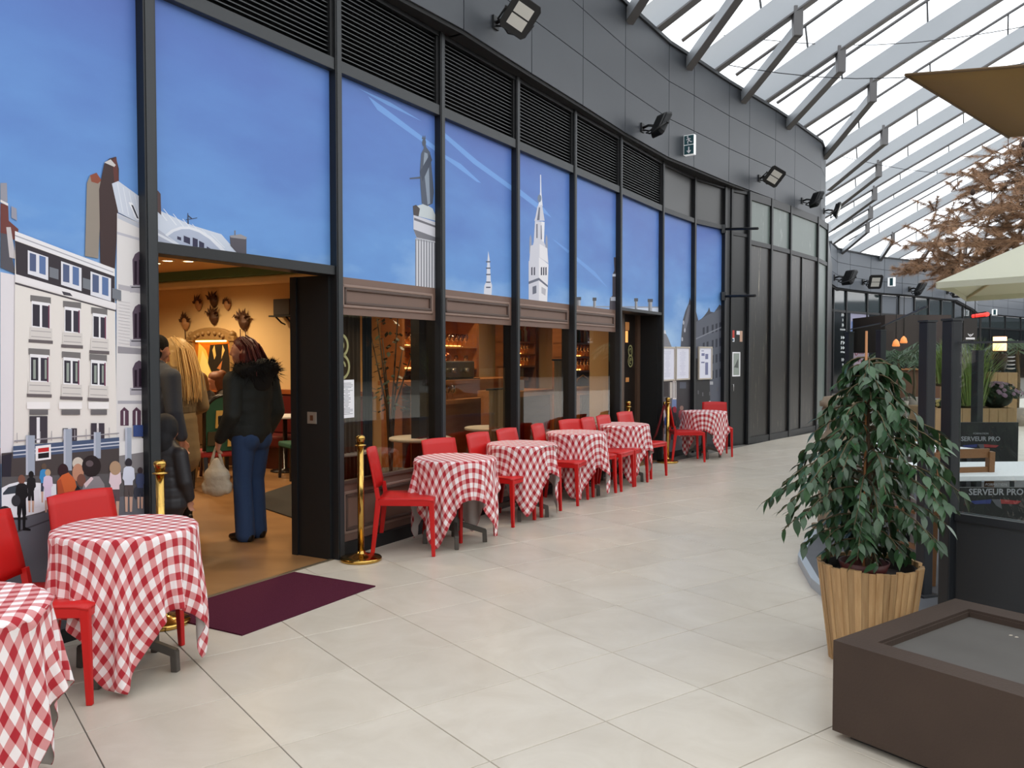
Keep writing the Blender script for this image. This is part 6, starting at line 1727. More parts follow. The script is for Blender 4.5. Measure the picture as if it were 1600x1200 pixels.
M_post = mat('anthracite_post', (30, 33, 38), .45)
M_taupe = mat('taupe_frosted_panel', (140, 132, 126), .5)
M_railb = mat('blue_grey_rail', (120, 136, 156), .35, .3)
PA, PB, PCc, PD = Vector((2.60, 5.30)), Vector((2.40, 4.62)), Vector((3.92, 9.0)), Vector((4.42, 11.1))
def post(P, h, w, label, base=.045):
    r_ = thing('screen_post', label, 'post', (P.x, P.y, base), R(20), 'dark posts of the terrace screen')
    b = MB(); b.box((-w/2, -w/2, 0), (w/2, w/2, h)); b.build('shaft', M_post, r_, bevel=.006)
    b = MB(); b.box((-w/2-.004, -w/2-.004, h), (w/2+.004, w/2+.004, h+.012)); b.build('cap', M_frame_grey, r_)
    b = MB(); b.box((-w/2-.03, -w/2-.03, 0), (w/2+.03, w/2+.03, .012)); b.build('foot_plate', M_frame_grey, r_)
    return r_
post(PA, 1.72, .072, 'dark square post rising beyond the fig, first of the terrace screen')
post(PB, 1.70, .072, 'dark square post at the corner of the black lower panel')
post(PCc, 1.78, .075, 'slim dark post partly behind the upper fig leaves')
post(PD, 1.82, .08, 'slim dark post in front of the lettered far window')
pE = Vector((4.1, 7.45)); post(pE, 1.55, .07, 'short dark post just behind the first terrace post')
def screen(P, Q, label, low, z1, top, lowm, railm):
    s_ = Seg(P, Q); r_ = thing('glass_screen', label, 'screen', group='terrace glass screens')
    b = MB(); s_.box(b, .05, s_.L-.05, -.012, .012, .075, low); b.build('lower_panel', lowm, r_)
    b = MB(); s_.box(b, .04, s_.L-.04, -.022, .022, low, z1); b.build('mid_rail', railm, r_)
    b = MB(); s_.box(b, .04, s_.L-.04, -.022, .022, .045, .085); b.build('bottom_rail', M_post, r_)
    b = MB(); b.add([s_.w(.045, 0, z1), s_.w(s_.L-.045, 0, z1), s_.w(s_.L-.045, 0, top), s_.w(.045, 0, top)], [(0, 1, 2, 3)]); b.build('pane', M_clear, r_)
    b = MB(); s_.box(b, .045, s_.L-.045, -.006, .006, top, top+.012); b.build('top_edge', M_frame_grey, r_)
    return r_
screen(PA, PCc, 'glass screen over a taupe panel with a blue-grey rail beside the fig', .60, .64, 1.86, M_taupe, M_railb)
screen(PCc, PD, 'glass screen further along behind the fig', .60, .64, 1.90, M_taupe, M_railb)
PF = PB + Vector((gb.x, gb.y))*1.5
sB = screen(PF, PB, 'glass screen above a black solid panel next to the rusted box', .66, .70, 1.62, mat('black_solid_panel', (38, 41, 45), .5), M_post)
s_ = Seg(PF, PB)
b = MB(); s_.box(b, .08, s_.L-.08, .012, .02, .13, .61); b.build('raised_field', mat('black_field', (28, 30, 34), .55), sB)
b = MB(); s_.box(b, .04, s_.L-.04, .022, .026, .69, .704); b.build('steel_bead', mat('steel_bead', (150, 156, 164), .3, .8), sB)
ft = thing('steel_bracket', 'small grey metal box on the floor between the rusted box and the black panel', 'bracket', (*on_floor(1488, 962).to_2d(), .045))
b = MB(); b.box((-.05, -.04, 0), (.05, .04, .09)); b.build('case', mat('grey_metal', (128, 132, 134), .45, .5), ft, bevel=.012)

# terrace furniture behind the screens
M_twood = mat('terrace_teak', (128, 88, 54), .55)
def slat_chair(P, rz, label):
    r_ = thing('wooden_chair', label, 'chair', (P[0], P[1], .045), rz, 'wooden terrace chairs')
    for sx, sy, h in ((.2, .2, .44), (.2, -.2, .44), (-.2, .2, .88), (-.2, -.2, .88)):
        b = MB(); b.bar((sx, sy, 0), (sx*(1.0 if h < .5 else 1.15), sy, h), .04); b.build('leg', M_twood, r_)
    for k in range(4): b = MB(); b.box((-.2+.1*k, -.2, .44), (-.11+.1*k, .2, .46)); b.build('seat_slat', M_twood, r_)
    for z_ in (.58, .72, .84): b = MB(); b.box((-.235, -.19, z_), (-.215, .19, z_+.06)); b.build('back_slat', M_twood, r_)
    for sy in (-.2, .2): b = MB(); b.bar((-.2, sy, .22), (.2, sy, .22), .03); b.build('stretcher', M_twood, r_)
pw = at_depth(1466, 860, 5.75); slat_chair((pw.x, pw.y), R(100), 'teak chair seen between the two dark posts')
M_linen = mat('white_table_linen', (226, 228, 230), .7)
def cloth_table(x, y, lx, ly, rz, label, z=.745):
    r_ = thing('terrace_table', label, 'table', (x, y, .045), rz, 'white-topped terrace tables')
    b = MB(); b.box((-lx/2, -ly/2, z-.035), (lx/2, ly/2, z)); b.build('top', M_linen, r_, bevel=.005)
    for sx in (-1, 1):
        for sy in (-1, 1): b = MB(); b.bar((sx*(lx/2-.06), sy*(ly/2-.06), 0), (sx*(lx/2-.06), sy*(ly/2-.06), z-.03), .05); b.build('leg', M_post, r_)
cloth_table(3.32, 5.75, 1.1, .7, R(4), 'white-topped table behind the black panel of the terrace screen')
cloth_table(3.35, 7.15, .8, .7, R(20), 'white-topped table behind the taupe panel of the terrace screen')
# black banners with lettering hung at the tables
M_banner = mat('black_banner', (22, 23, 25), .5)
M_letter = mat('pale_lettering', (150, 152, 156), .6)
def banner(u0, v0, u1, v1, Y, label, big):
    p, q = at_depth(u0, v0, Y), at_depth(u1, v1, Y)
    r_ = thing('lettered_panel', label, 'sign', group='black lettered panels')
    b = MB(); b.box((p.x, Y, q.z), (q.x, Y+.03, p.z)); b.build('board', M_banner, r_)
    b = MB(); b.box((p.x+.02, Y+.01, .045), (p.x+.05, Y+.03, q.z)); b.box((q.x-.05, Y+.01, .045), (q.x-.02, Y+.03, q.z)); b.build('legs', M_post, r_)
    return r_, p, q
def Mxz(x, y, z): return Matrix(((1, 0, 0, x), (0, 0, -1, y), (0, 1, 0, z), (0, 0, 0, 1)))
def serveur(r_, u, v, Y, sz):
    c = at_depth(u, v, Y)
    text_mesh('lettering', 'SERVEUR PRO', sz, M_letter, Mxz(c.x, Y-.003, c.z), r_, .0005, bold=True)
    text_mesh('lettering', 'FORMATION', sz*.42, M_letter, Mxz(c.x, Y-.003, c.z+sz*.85), r_, .0005)
    for sx, cl_ in ((-1, (44, 54, 110)), (1, (140, 44, 46))):
        b = MB(); b.add([(c.x+sx*sz*.5, Y-.003, c.z-sz*.8), (c.x+sx*sz*2.9, Y-.003, c.z-sz*1.0), (c.x+sx*sz*2.4, Y-.003, c.z-sz*1.35), (c.x+sx*sz*.6, Y-.003, c.z-sz*1.3)], [(0, 1, 2, 3)]); b.build('emblem_wing', mat('emblem_print', cl_, .6), r_)
    b = MB(); b.add([(c.x-sz*.5, Y-.0032, c.z-sz*.8), (c.x+sz*.5, Y-.0032, c.z-sz*.8), (c.x+sz*.7, Y-.0032, c.z-sz*1.9), (c.x, Y-.0032, c.z-sz*1.5)], [(0, 1, 2, 3)]); b.build('emblem_centre', mat('emblem_grey', (84, 84, 90), .6), r_)
r_, p_, q_ = banner(1500, 762, 1612, 812, 5.22, 'wide black panel lettered SERVEUR PRO under the white table edge', True); serveur(r_, 1556, 769, 5.22, .055)
r_, p_, q_ = banner(1500, 660, 1590, 742, 7.3, 'black panel with the smaller faint lettering further back', False); serveur(r_, 1532, 686, 7.3, .055)
rc = thing('red_cushion', 'red cushion glimpsed through the fig leaves by the terrace screen', 'cushion', (*at_depth(1430, 700, 7.4).to_2d(), at_depth(1430, 706, 7.4).z))
b = MB(); b.ball((0, 0, 0), (.14, .1, .05), 16, 8); b.build('pad', M_red, rc)

# wooden planters with grasses and mums
M_plank = mat('pale_larch', (186, 156, 114), .65, rgb2=(164, 132, 92), var=.25, scale=4, stretch=(6, 6, .8))
def plank_box(name, label, x0, x1, y0, y1, z0, z1, nb, soil=True):
    r_ = thing(name, label, 'planter')
    w_ = (x1-x0)/nb
    for k in range(nb): b = MB(); b.box((x0+k*w_+.003, y0, z0), (x0+(k+1)*w_-.003, y0+.025, z1)); b.build('plank', M_plank, r_)
    b = MB(); b.box((x0, y0+.025, z0), (x0+.025, y1, z1)); b.build('side', M_plank, r_); b = MB(); b.box((x1-.025, y0+.025, z0), (x1, y1, z1)); b.build('side', M_plank, r_)
    b = MB(); b.box((x0+.025, y1-.025, z0), (x1-.025, y1, z1)); b.build('back', M_plank, r_)
    if soil: b = MB(); b.box((x0+.025, y0+.025, z0+.1), (x1-.025, y1-.025, z1-.04)); b.build('bark_mulch', mat('bark_mulch', (120, 84, 56), .95, rgb2=(86, 58, 40), var=.1, scale=30, bump=.8, bscale=40), r_)
    return r_
YB = 10.6
xl, xr = at_depth(1462, 640, YB).x, at_depth(1588, 640, YB).x; zt = at_depth(1540, 638, YB).z
plank_box('larch_planter', 'long pale wooden planter holding the purple flowers', xl, xr, YB, YB+.75, .0, zt, 9)
YC = 12.4
plank_box('larch_planter', 'raised pale wooden planter behind the purple flowers', at_depth(1496, 600, YC).x, at_depth(1590, 600, YC).x, YC, YC+.5, 0, at_depth(1540, 582, YC).z, 6)
random.seed(17)
def tuft(name, label, u, v, Y, n, h, sp, m, parent=None):
    p = at_depth(u, v, Y); r_ = thing(name, label, 'plant', p)
    b = MB()
    for k in range(n):
        a = random.uniform(0, 6.28); r0 = sp*.3*random.random(); d = Vector((math.cos(a), math.sin(a), 0)); hh = h*random.uniform(.6, 1.05); ln = sp*random.uniform(.2, 1.0)
        s2 = Vector((-d.y, d.x, 0))*.006; base = d*r0
        m1 = base+d*ln*.35+Vector((0, 0, hh*.65)); tp = base+d*ln+Vector((0, 0, hh))
        b.add([base-s2, base+s2, m1+s2, m1-s2, tp], [(0, 1, 2, 3), (3, 2, 4)])
    tag(b.build('blades', m, r_), kind='stuff')
    b = MB(); b.lathe([(sp*.25, -.03), (sp*.3, .0), (sp*.1, .03)], 12); b.build('root_clump', mat('root_clump', (70, 66, 40), .9), r_)
M_grass = mat('bamboo_green', (108, 140, 66), .6, rgb2=(140, 158, 84), var=.2, scale=6)
tuft('bamboo_grass', 'tall light green grass clump growing before the raised planter', 1518, 634, 10.75, 230, .86, .5, M_grass)
tuft('bamboo_grass', 'light green grass clump between the two dark posts', 1474, 600, 11.2, 150, .6, .34, M_grass)
def mum(u, v, Y, r, label, flower, nfl):
    p = at_depth(u, v, Y); r_ = thing('flowering_shrub', label, 'plant', p)
    b = MB()
    for k in range(420):
        a, t_ = random.uniform(0, 6.28), random.uniform(0, 1.5); rr = r*random.uniform(.6, 1)
        d = Vector((math.cos(a)*math.sin(t_), math.sin(a)*math.sin(t_), .62*math.cos(t_))); c = d*rr; s2 = d.orthogonal().normalized()*.02; e2 = d.cross(s2).normalized()*.03
        b.add([c-e2, c+s2, c+e2+d*.02, c-s2], [(0, 1, 2, 3)])
    tag(b.build('foliage', mat('mum_leaf', (40, 58, 38), .6), r_), kind='stuff')
    b = MB(); b.ball((0, 0, .0), (r*.6, r*.6, r*.4), 12, 8); b.build('leaf_core', mat('mum_core', (26, 36, 24), .8), r_)
    fm = MB(); vs = [(0, 0, .012)]; fs = []
    for k in range(10): a = k*math.pi/5; vs += [(.022*math.cos(a-.25), .022*math.sin(a-.25), .006), (.03*math.cos(a), .03*math.sin(a), 0), (.022*math.cos(a+.25), .022*math.sin(a+.25), .006)]; fs.append((0, 1+3*k, 2+3*k, 3+3*k))
    fm.add(vs, fs); me = fm.mesh('flower', flower)
    for k in range(nfl):
        a, t_ = random.uniform(0, 6.28), abs(random.gauss(0, .75)); t_ = min(t_, 1.35)
        d = Vector((math.cos(a)*math.sin(t_), math.sin(a)*math.sin(t_), .62*math.cos(t_)))
        o = link_mesh('flower', me, r_, d*r*1.02, Vector((0, 0, 1)).rotation_difference(d).to_euler())
M_mauve = mat('mauve_petal', (170, 140, 164), .6)
mum(1555, 622, 10.95, .33, 'rounded chrysanthemum with mauve flowers in the long planter', M_mauve, 90)
mum(1473, 634, 10.95, .12, 'small yellow-green potted shrub between the two dark posts', mat('yellow_petal', (186, 170, 100), .6), 40)
# lamp and pots on the raised planter
pl_ = at_depth(1562, 548, 13.4)
lp = thing('lantern_lamp', 'glowing orange cylinder lamp among the terrace plants', 'lamp', (pl_.x, pl_.y, 0))
b = MB(); b.lathe([(.095, pl_.z), (.095, pl_.z+.22)], 20); b.build('shade', mat('glowing_shade', (255, 226, 190), .6, emit=(255, 176, 110), estr=5), lp)
b = MB(); b.lathe([(.1, pl_.z-.02), (.1, pl_.z), (.03, pl_.z)], 20); b.lathe([(.02, 0), (.02, pl_.z)], 10); b.lathe([(.12, 0), (.12, .02)], 20); b.build('stand', M_black, lp)
pk = at_depth(1561, 579, 12.6)
kt = thing('dark_pot', 'dark round pot below the glowing lamp', 'pot', (pk.x, pk.y, pk.z))
b = MB(); b.lathe([(.07, 0), (.10, .08), (.11, .2), (.095, .24), (.1, .25), (.09, .25), (.08, .2)], 20); b.build('body', mat('black_brown_glaze', (44, 30, 24), .3), kt)
b = MB(); b.lathe([(.085, .22), (.02, .225)], 18); b.build('contents', mat('dark_soil', (30, 24, 20), .9), kt)
for k in range(4):
    ps = at_depth(1579, 577-k*6, 12.7)
    b = MB(); b.lathe([(.03, 0), (.06, .012), (.062, .02), (.055, .02), (.03, .01)], 16)
    tag(b.build('white_bowl', M_white, None, ps), ('lowest', 'second', 'third', 'topmost')[k]+' white bowl of the stack beside the dark pot', 'bowl', 'stacked white bowls')
# signs at the back of the terrace
ps = at_depth(1516, 532, 16.0)
sg = thing('hanging_sign', 'small dark square sign with a white bar and cup mark above the grasses', 'sign', (ps.x, ps.y, ps.z))
b = MB(); b.box((-.13, 0, 0), (.13, .03, .42)); b.build('board', mat('brown_black_board', (40, 36, 34), .6), sg)
b = MB(); b.box((-.085, -.004, .02), (.085, 0, .055)); b.build('white_bar', M_white, sg)
b = MB()
for x0, z0, x1, z1 in ((-.05, .13, -.03, .10), (-.03, .10, 0, .08), (0, .08, .03, .10), (.03, .10, .05, .13), (-.02, .11, .02, .11)): b.bar((x0, -.003, z0), (x1, -.003, z1), .012)
b.build('cup_mark', M_white, sg)
b = MB(); b.tube([(-.09, .015, .42), (-.09, .015, 2.0)], .006, 5); b.tube([(.09, .015, .42), (.09, .015, 2.0)], .006, 5); b.build('hangers', M_black, sg)

# ================================================================== SHADES AND PINE
M_sail = mat('tan_canvas', (158, 132, 88), .8)
def thin_cloth(m, rgb, f):
    nt = m.node_tree; bs = nt.nodes['Principled BSDF']
    trn = nd(nt, 'ShaderNodeBsdfTranslucent'); trn.inputs[0].default_value = (*lin(rgb), 1); mxs = nd(nt, 'ShaderNodeMixShader'); mxs.inputs[0].default_value = f
    out = [n for n in nt.nodes if n.type == 'OUTPUT_MATERIAL'][0]
    nt.links.new(bs.outputs[0], mxs.inputs[1]); nt.links.new(trn.outputs[0], mxs.inputs[2]); nt.links.new(mxs.outputs[0], out.inputs[0])
thin_cloth(M_sail, (142, 118, 76), .45)
sl = thing('shade_sail', 'tan canvas shade stretched over the terrace at the top of the view', 'awning')
c0, c1, c2, c3 = on_floor(1415, 117, 3.2), on_floor(1576, 215, 3.2), on_floor(1576, 215, 3.2)+Vector((2.8, -.6, .15)), on_floor(1600, 103, 3.2)+Vector((2.9, -.75, .15))
c3 = c0 + (on_floor(1600, 103, 3.2)-c0)*5.5
n_ = 10; vs = []
for i in range(n_+1):
    for j in range(n_+1):
        u_, v_ = i/n_, j/n_
        p = (c0.lerp(c1, u_)).lerp(c3.lerp(c2+(c3-c0)*.2, u_), v_); p.z -= .16*math.sin(math.pi*u_)*math.sin(math.pi*min(1, v_*1.2)); vs.append(p)
b = MB(); b.add(vs, [(i*(n_+1)+j, (i+1)*(n_+1)+j, (i+1)*(n_+1)+j+1, i*(n_+1)+j+1) for i in range(n_) for j in range(n_)], smooth=True)
o = b.build('canvas', M_sail, sl); so = o.modifiers.new('thick', 'SOLIDIFY'); so.thickness = .006
b = MB(); b.tube([vs[i*(n_+1)] for i in range(n_+1)], .009, 6); b.tube([vs[j] for j in range(n_+1)], .009, 6); b.build('hem_cord', mat('brown_cord', (90, 70, 44), .8), sl)
ups = thing('white_parasol', 'large off-white square parasol spread over the terrace', 'parasol')
M_canv = mat('offwhite_canvas', (222, 222, 206), .8); thin_cloth(M_canv, (214, 214, 190), .45)
tip = at_depth(1463, 441, 9.6)
cc = Vector((tip.x+1.9, tip.y+.35, 0)); zr, za = tip.z, tip.z+.78
ang = math.atan2(tip.y-cc.y, tip.x-cc.x); RR = (tip.to_2d()-cc.to_2d()).length
corner = [Vector((cc.x+RR*math.cos(ang+k*math.pi/2), cc.y+RR*math.sin(ang+k*math.pi/2), zr)) for k in range(4)]
apex = Vector((cc.x, cc.y, za))
for k in range(4):
    a_, c_ = corner[k], corner[(k+1) % 4]; m_ = (a_+c_)/2; m_.z += .04
    b = MB(); b.add([a_, m_, c_, apex], [(0, 1, 3), (1, 2, 3)]); o = b.build('canopy_panel', M_canv, ups); so = o.modifiers.new('t', 'SOLIDIFY'); so.thickness = .004
    b = MB(); b.add([a_, m_, c_, c_-Vector((0, 0, .07)), m_-Vector((0, 0, .07)), a_-Vector((0, 0, .07))], [(0, 1, 4, 5), (1, 2, 3, 4)]); o = b.build('valance', M_canv, ups); so = o.modifiers.new('t', 'SOLIDIFY'); so.thickness = .004
    b = MB(); b.bar(a_-Vector((0, 0, .03)), apex-Vector((0, 0, .05)), .02, .03); b.build('rib', mat('pale_wood_rib', (196, 180, 150), .6), ups)
    b = MB(); b.bar(a_.lerp(apex, .5)-Vector((0, 0, .05)), Vector((cc.x, cc.y, zr-.1)), .018); b.build('stay', mat('pale_wood_stay', (190, 172, 140), .6), ups)
b = MB(); b.tube([(cc.x, cc.y, 0), (cc.x, cc.y, za)], .035, 12); b.build('mast', mat('pale_wood_mast', (186, 160, 120), .6), ups)
b = MB(); b.box((cc.x-.4, cc.y-.4, .046), (cc.x+.4, cc.y+.4, .12)); b.build('foot', M_post, ups)

# dry pine: trunk outside the view, brown needle sprays reaching in
random.seed(41)
pn = thing('dry_pine', 'dead pine with rusty brown needle sprays hanging over the parasol', 'tree', (9.0, 12.4, 0))
b = MB(); b.tube([(0, 0, 0), (.05, .05, 2.2), (-.05, .1, 4.2), (.1, 0, 6.0)], [.14, .12, .09, .04], 10); b.build('trunk', mat('pine_bark', (84, 64, 50), .9, bump=.8, bscale=30), pn)
M_needle = mat('brown_needles', (180, 144, 112), .8, rgb2=(152, 116, 86), var=.25, scale=3)
brn, ndl = MB(), MB(); M_cone = mat('dark_cone', (62, 48, 40), .9)
base = Vector((9.0, 12.4, 0))
targets = [(1400, 385), (1412, 405), (1428, 360), (1440, 395), (1455, 330), (1462, 380), (1478, 410), (1485, 300), (1500, 345), (1510, 275), (1525, 390), (1530, 320), (1545, 245), (1555, 360), (1570, 290), (1585, 235), (1590, 330), (1605, 260), (1620, 300), (1470, 435), (1430, 425), (1510, 440), (1540, 270), (1600, 225), (1520, 300), (1575, 255), (1445, 420), (1490, 425), (1610, 360), (1565, 330), (1535, 340), (1500, 390), (1418, 425), (1460, 355), (1595, 290), (1550, 300)]
for (u, v) in targets:
    t_ = at_depth(u, v, 11.6+random.uniform(-.4, .8))-base
    r0 = Vector((0, 0, min(5.6, max(2.6, t_.z+random.uniform(-.3, .3)))))
    pts = [r0.lerp(t_, w)+Vector((0, 0, .15*math.sin(math.pi*w)))+Vector((random.gauss(0, .05), random.gauss(0, .05), random.gauss(0, .04)))*(w*(1-w)*4) for w in (0, .2, .4, .6, .8, 1)]
    brn.tube(pts, [.016, .013, .010, .008, .005, .003], 5, cap=False)
    for q in range(17):
        w = random.uniform(.45, 1.0); i = min(4, int(w*5)); c = pts[i].lerp(pts[i+1], w*5-i)
        d0 = Vector((random.gauss(-.5, .6), random.gauss(0, .6), random.gauss(.05, .45))).normalized(); L_ = random.uniform(.16, .42)
        tw = [c, c+d0*L_*.5+Vector((0, 0, .02)), c+d0*L_]
        brn.tube(tw, [.005, .004, .002], 4, cap=False)
        for k in range(210):
            f = random.random()**.7; a_ = c+d0*L_*f
            d = (d0*.55+Vector((random.gauss(0, .6), random.gauss(0, .6), random.gauss(0, .6)))).normalized(); s2 = d.orthogonal().normalized()*.0034; l2 = random.uniform(.055, .11)
            ndl.add([a_-s2, a_+s2, a_+d*l2+Vector((0, 0, -.012))], [(0, 1, 2)])
for k in range(9):
    u, v = random.choice(targets); c = at_depth(u, v, 11.7)-base; cones = MB(); cones.lathe([(.005, -.05), (.03, -.03), (.035, .0), (.02, .03), (.004, .045)], 8, c); cones.build('cone', M_cone, pn)
brn.build('branches', mat('dry_twig', (96, 74, 58), .9), pn)
tag(ndl.build('needles', M_needle, pn), kind='stuff')
print('pine tris', len(ndl.f))
# ================================================================== FLOODLIGHTS AND EXIT SIGN ON THE CLADDING
M_flood = mat('cast_black', (26, 27, 29), .5, .1)
M_led = mat('led_lens', (206, 204, 196), .3)
def make_flood():
    root = empty('floodlight')
    # local: wall behind at -y, arm runs along +y, head at its end, lens normal along local +z of the head
    b = MB(); b.box((-.05, -.0, -.06), (.05, .02, .06)); b.build('wall_plate', M_flood, root)
    b = MB(); b.tube([(0, .02, 0), (.01, .10, .02), (.02, .19, .0)], .018, 8); b.tube([(0, .02, -.03), (.03, .12, -.06), (.05, .2, -.04)], .010, 7); b.build('arm', M_flood, root)
    head = empty('lamp_head', (.05, .30, -.01), parent=root)
    o8 = [(.115, -.17), (.145, -.13), (.145, .13), (.115, .17), (-.115, .17), (-.145, .13), (-.145, -.13), (-.115, -.17)]
    b = MB(); b.hexa([(x*.8, y*.85, -.05) for x, y in o8], [(x, y, 0) for x, y in o8]); b.hexa([(x, y, 0) for x, y in o8], [(x, y, .022) for x, y in o8]); b.build('housing', M_flood, head, bevel=.006)
    b = MB()
    for k in range(7): b.box((-.1+.03*k, -.12, -.075), (-.094+.03*k, .12, -.045))
    b.build('cooling_fins', M_flood, head)
    for s in (-1, 1):
        b = MB(); b.box((-.085, s*.058-.05, .022), (.085, s*.058+.05, .026)); b.build('led_panel', M_led, head)
    b = MB(); b.bar((-.155, 0, -.02), (-.155, .0, .02), .02); b.tube([(-.15, 0, -.01), (-.15, -.14, -.09), (0, -.2, -.1), (.15, -.14, -.09), (.15, 0, -.01)], .011, 6); b.build('yoke', M_flood, head)
    return root
fl0 = make_flood(); used_f = [False]
def flood(pos, nrm, facing, label, s=1.0, roll=0.0):
    """pos on the wall, nrm outward (2d), facing = world direction of the lens"""
    o = fl0 if not used_f[0] else copy_tree(fl0); used_f[0] = True
    a = math.atan2(-nrm.x, nrm.y)
    o.location = pos; o.rotation_euler = (0, 0, a); o.scale = (s, s, s)
    d = Matrix.Rotation(-a, 3, 'Z') @ Vector(facing).normalized()
    for ch in o.children:
        if ch.name.startswith('lamp_head'): ch.rotation_euler = (d.to_track_quat('Z', 'Y') @ Euler((0, 0, R(roll))).to_quaternion()).to_euler()
    tag(o, label, 'floodlight', 'floodlights on the cladding')
def on_clad(u, v):
    best = None
    for p, q in zip(clp, clp[1:]):
        s_ = Seg(p, q); t, z = s_.hit(u, v, 0)
        if -.02 <= t <= s_.L+.02: best = (s_.w(t, 0, z), s_.n, s_.d)
    return best
for (u, v, away, lb) in ((773, 36, 0, 'black floodlight with two pale lens panels, the big one over the louvres'), (1003, 200, 1, 'black floodlight turned away, next to the exit sign'), (1186, 279, 0, 'black floodlight with pale lens panels above the whitewashed panes'),
                         (1253, 314, 1, 'black floodlight turned away near the building corner')):
    c = on_clad(u, v)
    if c:
        pos, n, d = c
        fc_ = (n.x*.45-d.x*.75, n.y*.45-d.y*.75, -.55) if not away else (n.x*.6+d.x*.8, n.y*.6+d.y*.8, -.5)
        flood(pos, n, fc_, lb, 1.0, -32 if not away else 0)
sq = Seg(clp[-2], clp[-1]); t_, z_ = sq.hit(1287, 330, 0); flood(sq.w(min(sq.L-.1, max(.1, t_)), 0, z_), sq.n, (sq.n.x, sq.n.y, -.3), 'black floodlight sticking out at the building corner against the roof')
pos, n, d = on_clad(1069, 228)
ex = thing('exit_sign', 'small white exit sign box with a running figure and down arrow', 'exit sign', pos, math.atan2(d.y, d.x))
b = MB(); b.box((-.02, -.17, -.15), (.05, .0, .15)); b.build('box', mat('lit_white_sign', (236, 240, 240), .4, emit=(255, 255, 255), estr=.35), ex, bevel=.006)
M_sgn = mat('exit_green', (44, 84, 92), .5)
b = MB(); b.box((-.024, -.165, .005), (-.02, -.01, .14)); b.box((-.024, -.165, -.14), (-.02, -.01, -.005)); b.build('green_field', M_sgn, ex)
b = MB(); x = -.0265
def st(p, q, w): b.bar((x, -.088+p[0], p[1]), (x, -.088+q[0], q[1]), w, .003, (1, 0, 0))
b.ball((x, -.088+.02, .118), (.003, .013, .013), 8, 6); st((.015, .10), (-.005, .065), .02); st((-.005, .065), (.02, .045), .014); st((.02, .045), (.012, .015), .012); st((-.005, .065), (-.03, .04), .014); st((-.03, .04), (-.05, .04), .012); st((.01, .09), (.04, .075), .010); st((.008, .095), (-.03, .085), .010); b.build('running_figure', M_white, ex)
b = MB(); st((0, -.03), (0, -.1), .02); b.add([(x, -.088-.04, -.085), (x, -.088+.04, -.085), (x, -.088, -.13)], [(0, 1, 2)]); b.build('arrow', M_white, ex)

# ================================================================== FAR WING OF THE BUILDING
far = struct('wall_far')
FP = [Vector(p) for p in ((12.6, 33.6), (13.66, 35.65), (14.6, 36.67), (16.1, 38.1), (17.06, 38.9), (18.25, 39.7), (19.37, 40.5), (20.6, 41.6), (21.8, 42.75), (22.95, 43.7), (25.6, 47.8), (28.2, 51.8), (31.0, 56.4), (33.0, 58.2), (35.2, 60.2), (37.5, 62.2), (40.5, 64.5), (44, 66))]
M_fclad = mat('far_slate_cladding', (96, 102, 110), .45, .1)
M_dglass = mat('dark_reflecting_glass', (58, 66, 68), .06, 0, spec=.9)
M_tglass = mat('dim_shop_glass', (38, 42, 44), .10, 0, spec=.6)
M_brick = mat('warm_brick_dim', (96, 66, 46), .8)
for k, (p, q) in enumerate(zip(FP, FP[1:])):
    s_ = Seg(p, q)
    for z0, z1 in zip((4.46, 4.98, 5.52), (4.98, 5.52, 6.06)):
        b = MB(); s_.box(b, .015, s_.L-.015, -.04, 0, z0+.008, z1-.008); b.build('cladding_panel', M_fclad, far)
    b = MB(); s_.box(b, -.02, s_.L+.02, -.3, -.045, 4.48, 6.05); b.build('cladding_core', M_black, far)
    b = MB(); s_.box(b, -.02, s_.L+.02, -.32, .04, 6.06, 6.12); b.build('parapet_cap', M_frame_grey, far)
    b = MB(); s_.box(b, -.02, s_.L+.02, -.3, -.06, 4.40, 4.48); b.build('soffit', M_soffit, far)
    w = struct('window_%d' % (11+k))
    b = MB(); s_.box(b, 0.04, s_.L-.04, -.22, -.18, 3.55, 4.38); b.build('clerestory', M_fclad if k == 4 or k == 5 else M_dglass, w)
    b = MB(); s_.box(b, 0.04, s_.L-.04, -.22, -.18, .1, 3.45); b.build('pane', M_tglass, w)
    b = MB(); s_.box(b, -.05, .05, -.26, -.12, 0, 4.42); b.build('mullion', M_frame, w)
    b = MB(); s_.box(b, 0.05, s_.L-.05, -.25, -.14, 3.45, 3.55); s_.box(b, .05, s_.L-.05, -.25, -.14, 0, .1); b.build('transom', M_frame, w)
# light, lettering and poster in the far windows
s1 = Seg(FP[1], FP[2]); s2 = Seg(FP[2], FP[3]); s0_ = Seg(FP[0], FP[1])
lt = thing('light_box', 'bright white light box hanging past the building corner', 'sign', (0, 0, 0))
p, q = at_depth(1286, 440, 28.), at_depth(1299, 476, 28.)
b = MB(); b.box((p.x, 28., q.z), (q.x, 28.15, p.z)); b.build('box', mat('white_light_box', (250, 246, 236), .5, emit=(255, 248, 235), estr=.9), lt)
b = MB(); b.box((p.x, 27.98, q.z), (q.x, 28.0, q.z+(p.z-q.z)*.35)); b.build('wood_face', mat('lit_pine', (226, 186, 128), .5, emit=(240, 190, 120), estr=.35), lt)
b = MB(); b.box((p.x-.05, 28.02, 0), (q.x+.05, 28.3, q.z)); b.build('black_support', M_black, lt)
def marks(seg, u, v, w_, h_, n, m, parent, rows=1):
    random.seed(int(u+v)); b = MB()
    t, z = seg.hit(u, v, n); k = max(2, int(w_/.16))
    for i in range(k):
        t0 = t-w_/2+w_*i/k
        b_ = random.random()
        seg.box(b, t0, t0+w_/k*.32, n, n+.004, z-h_/2, z+h_/2); seg.box(b, t0, t0+w_/k*.75, n, n+.004, z+(h_/2-.07 if b_ < .5 else -.035), z+(h_/2 if b_ < .5 else .035))
    return b.build('lettering', m, parent)
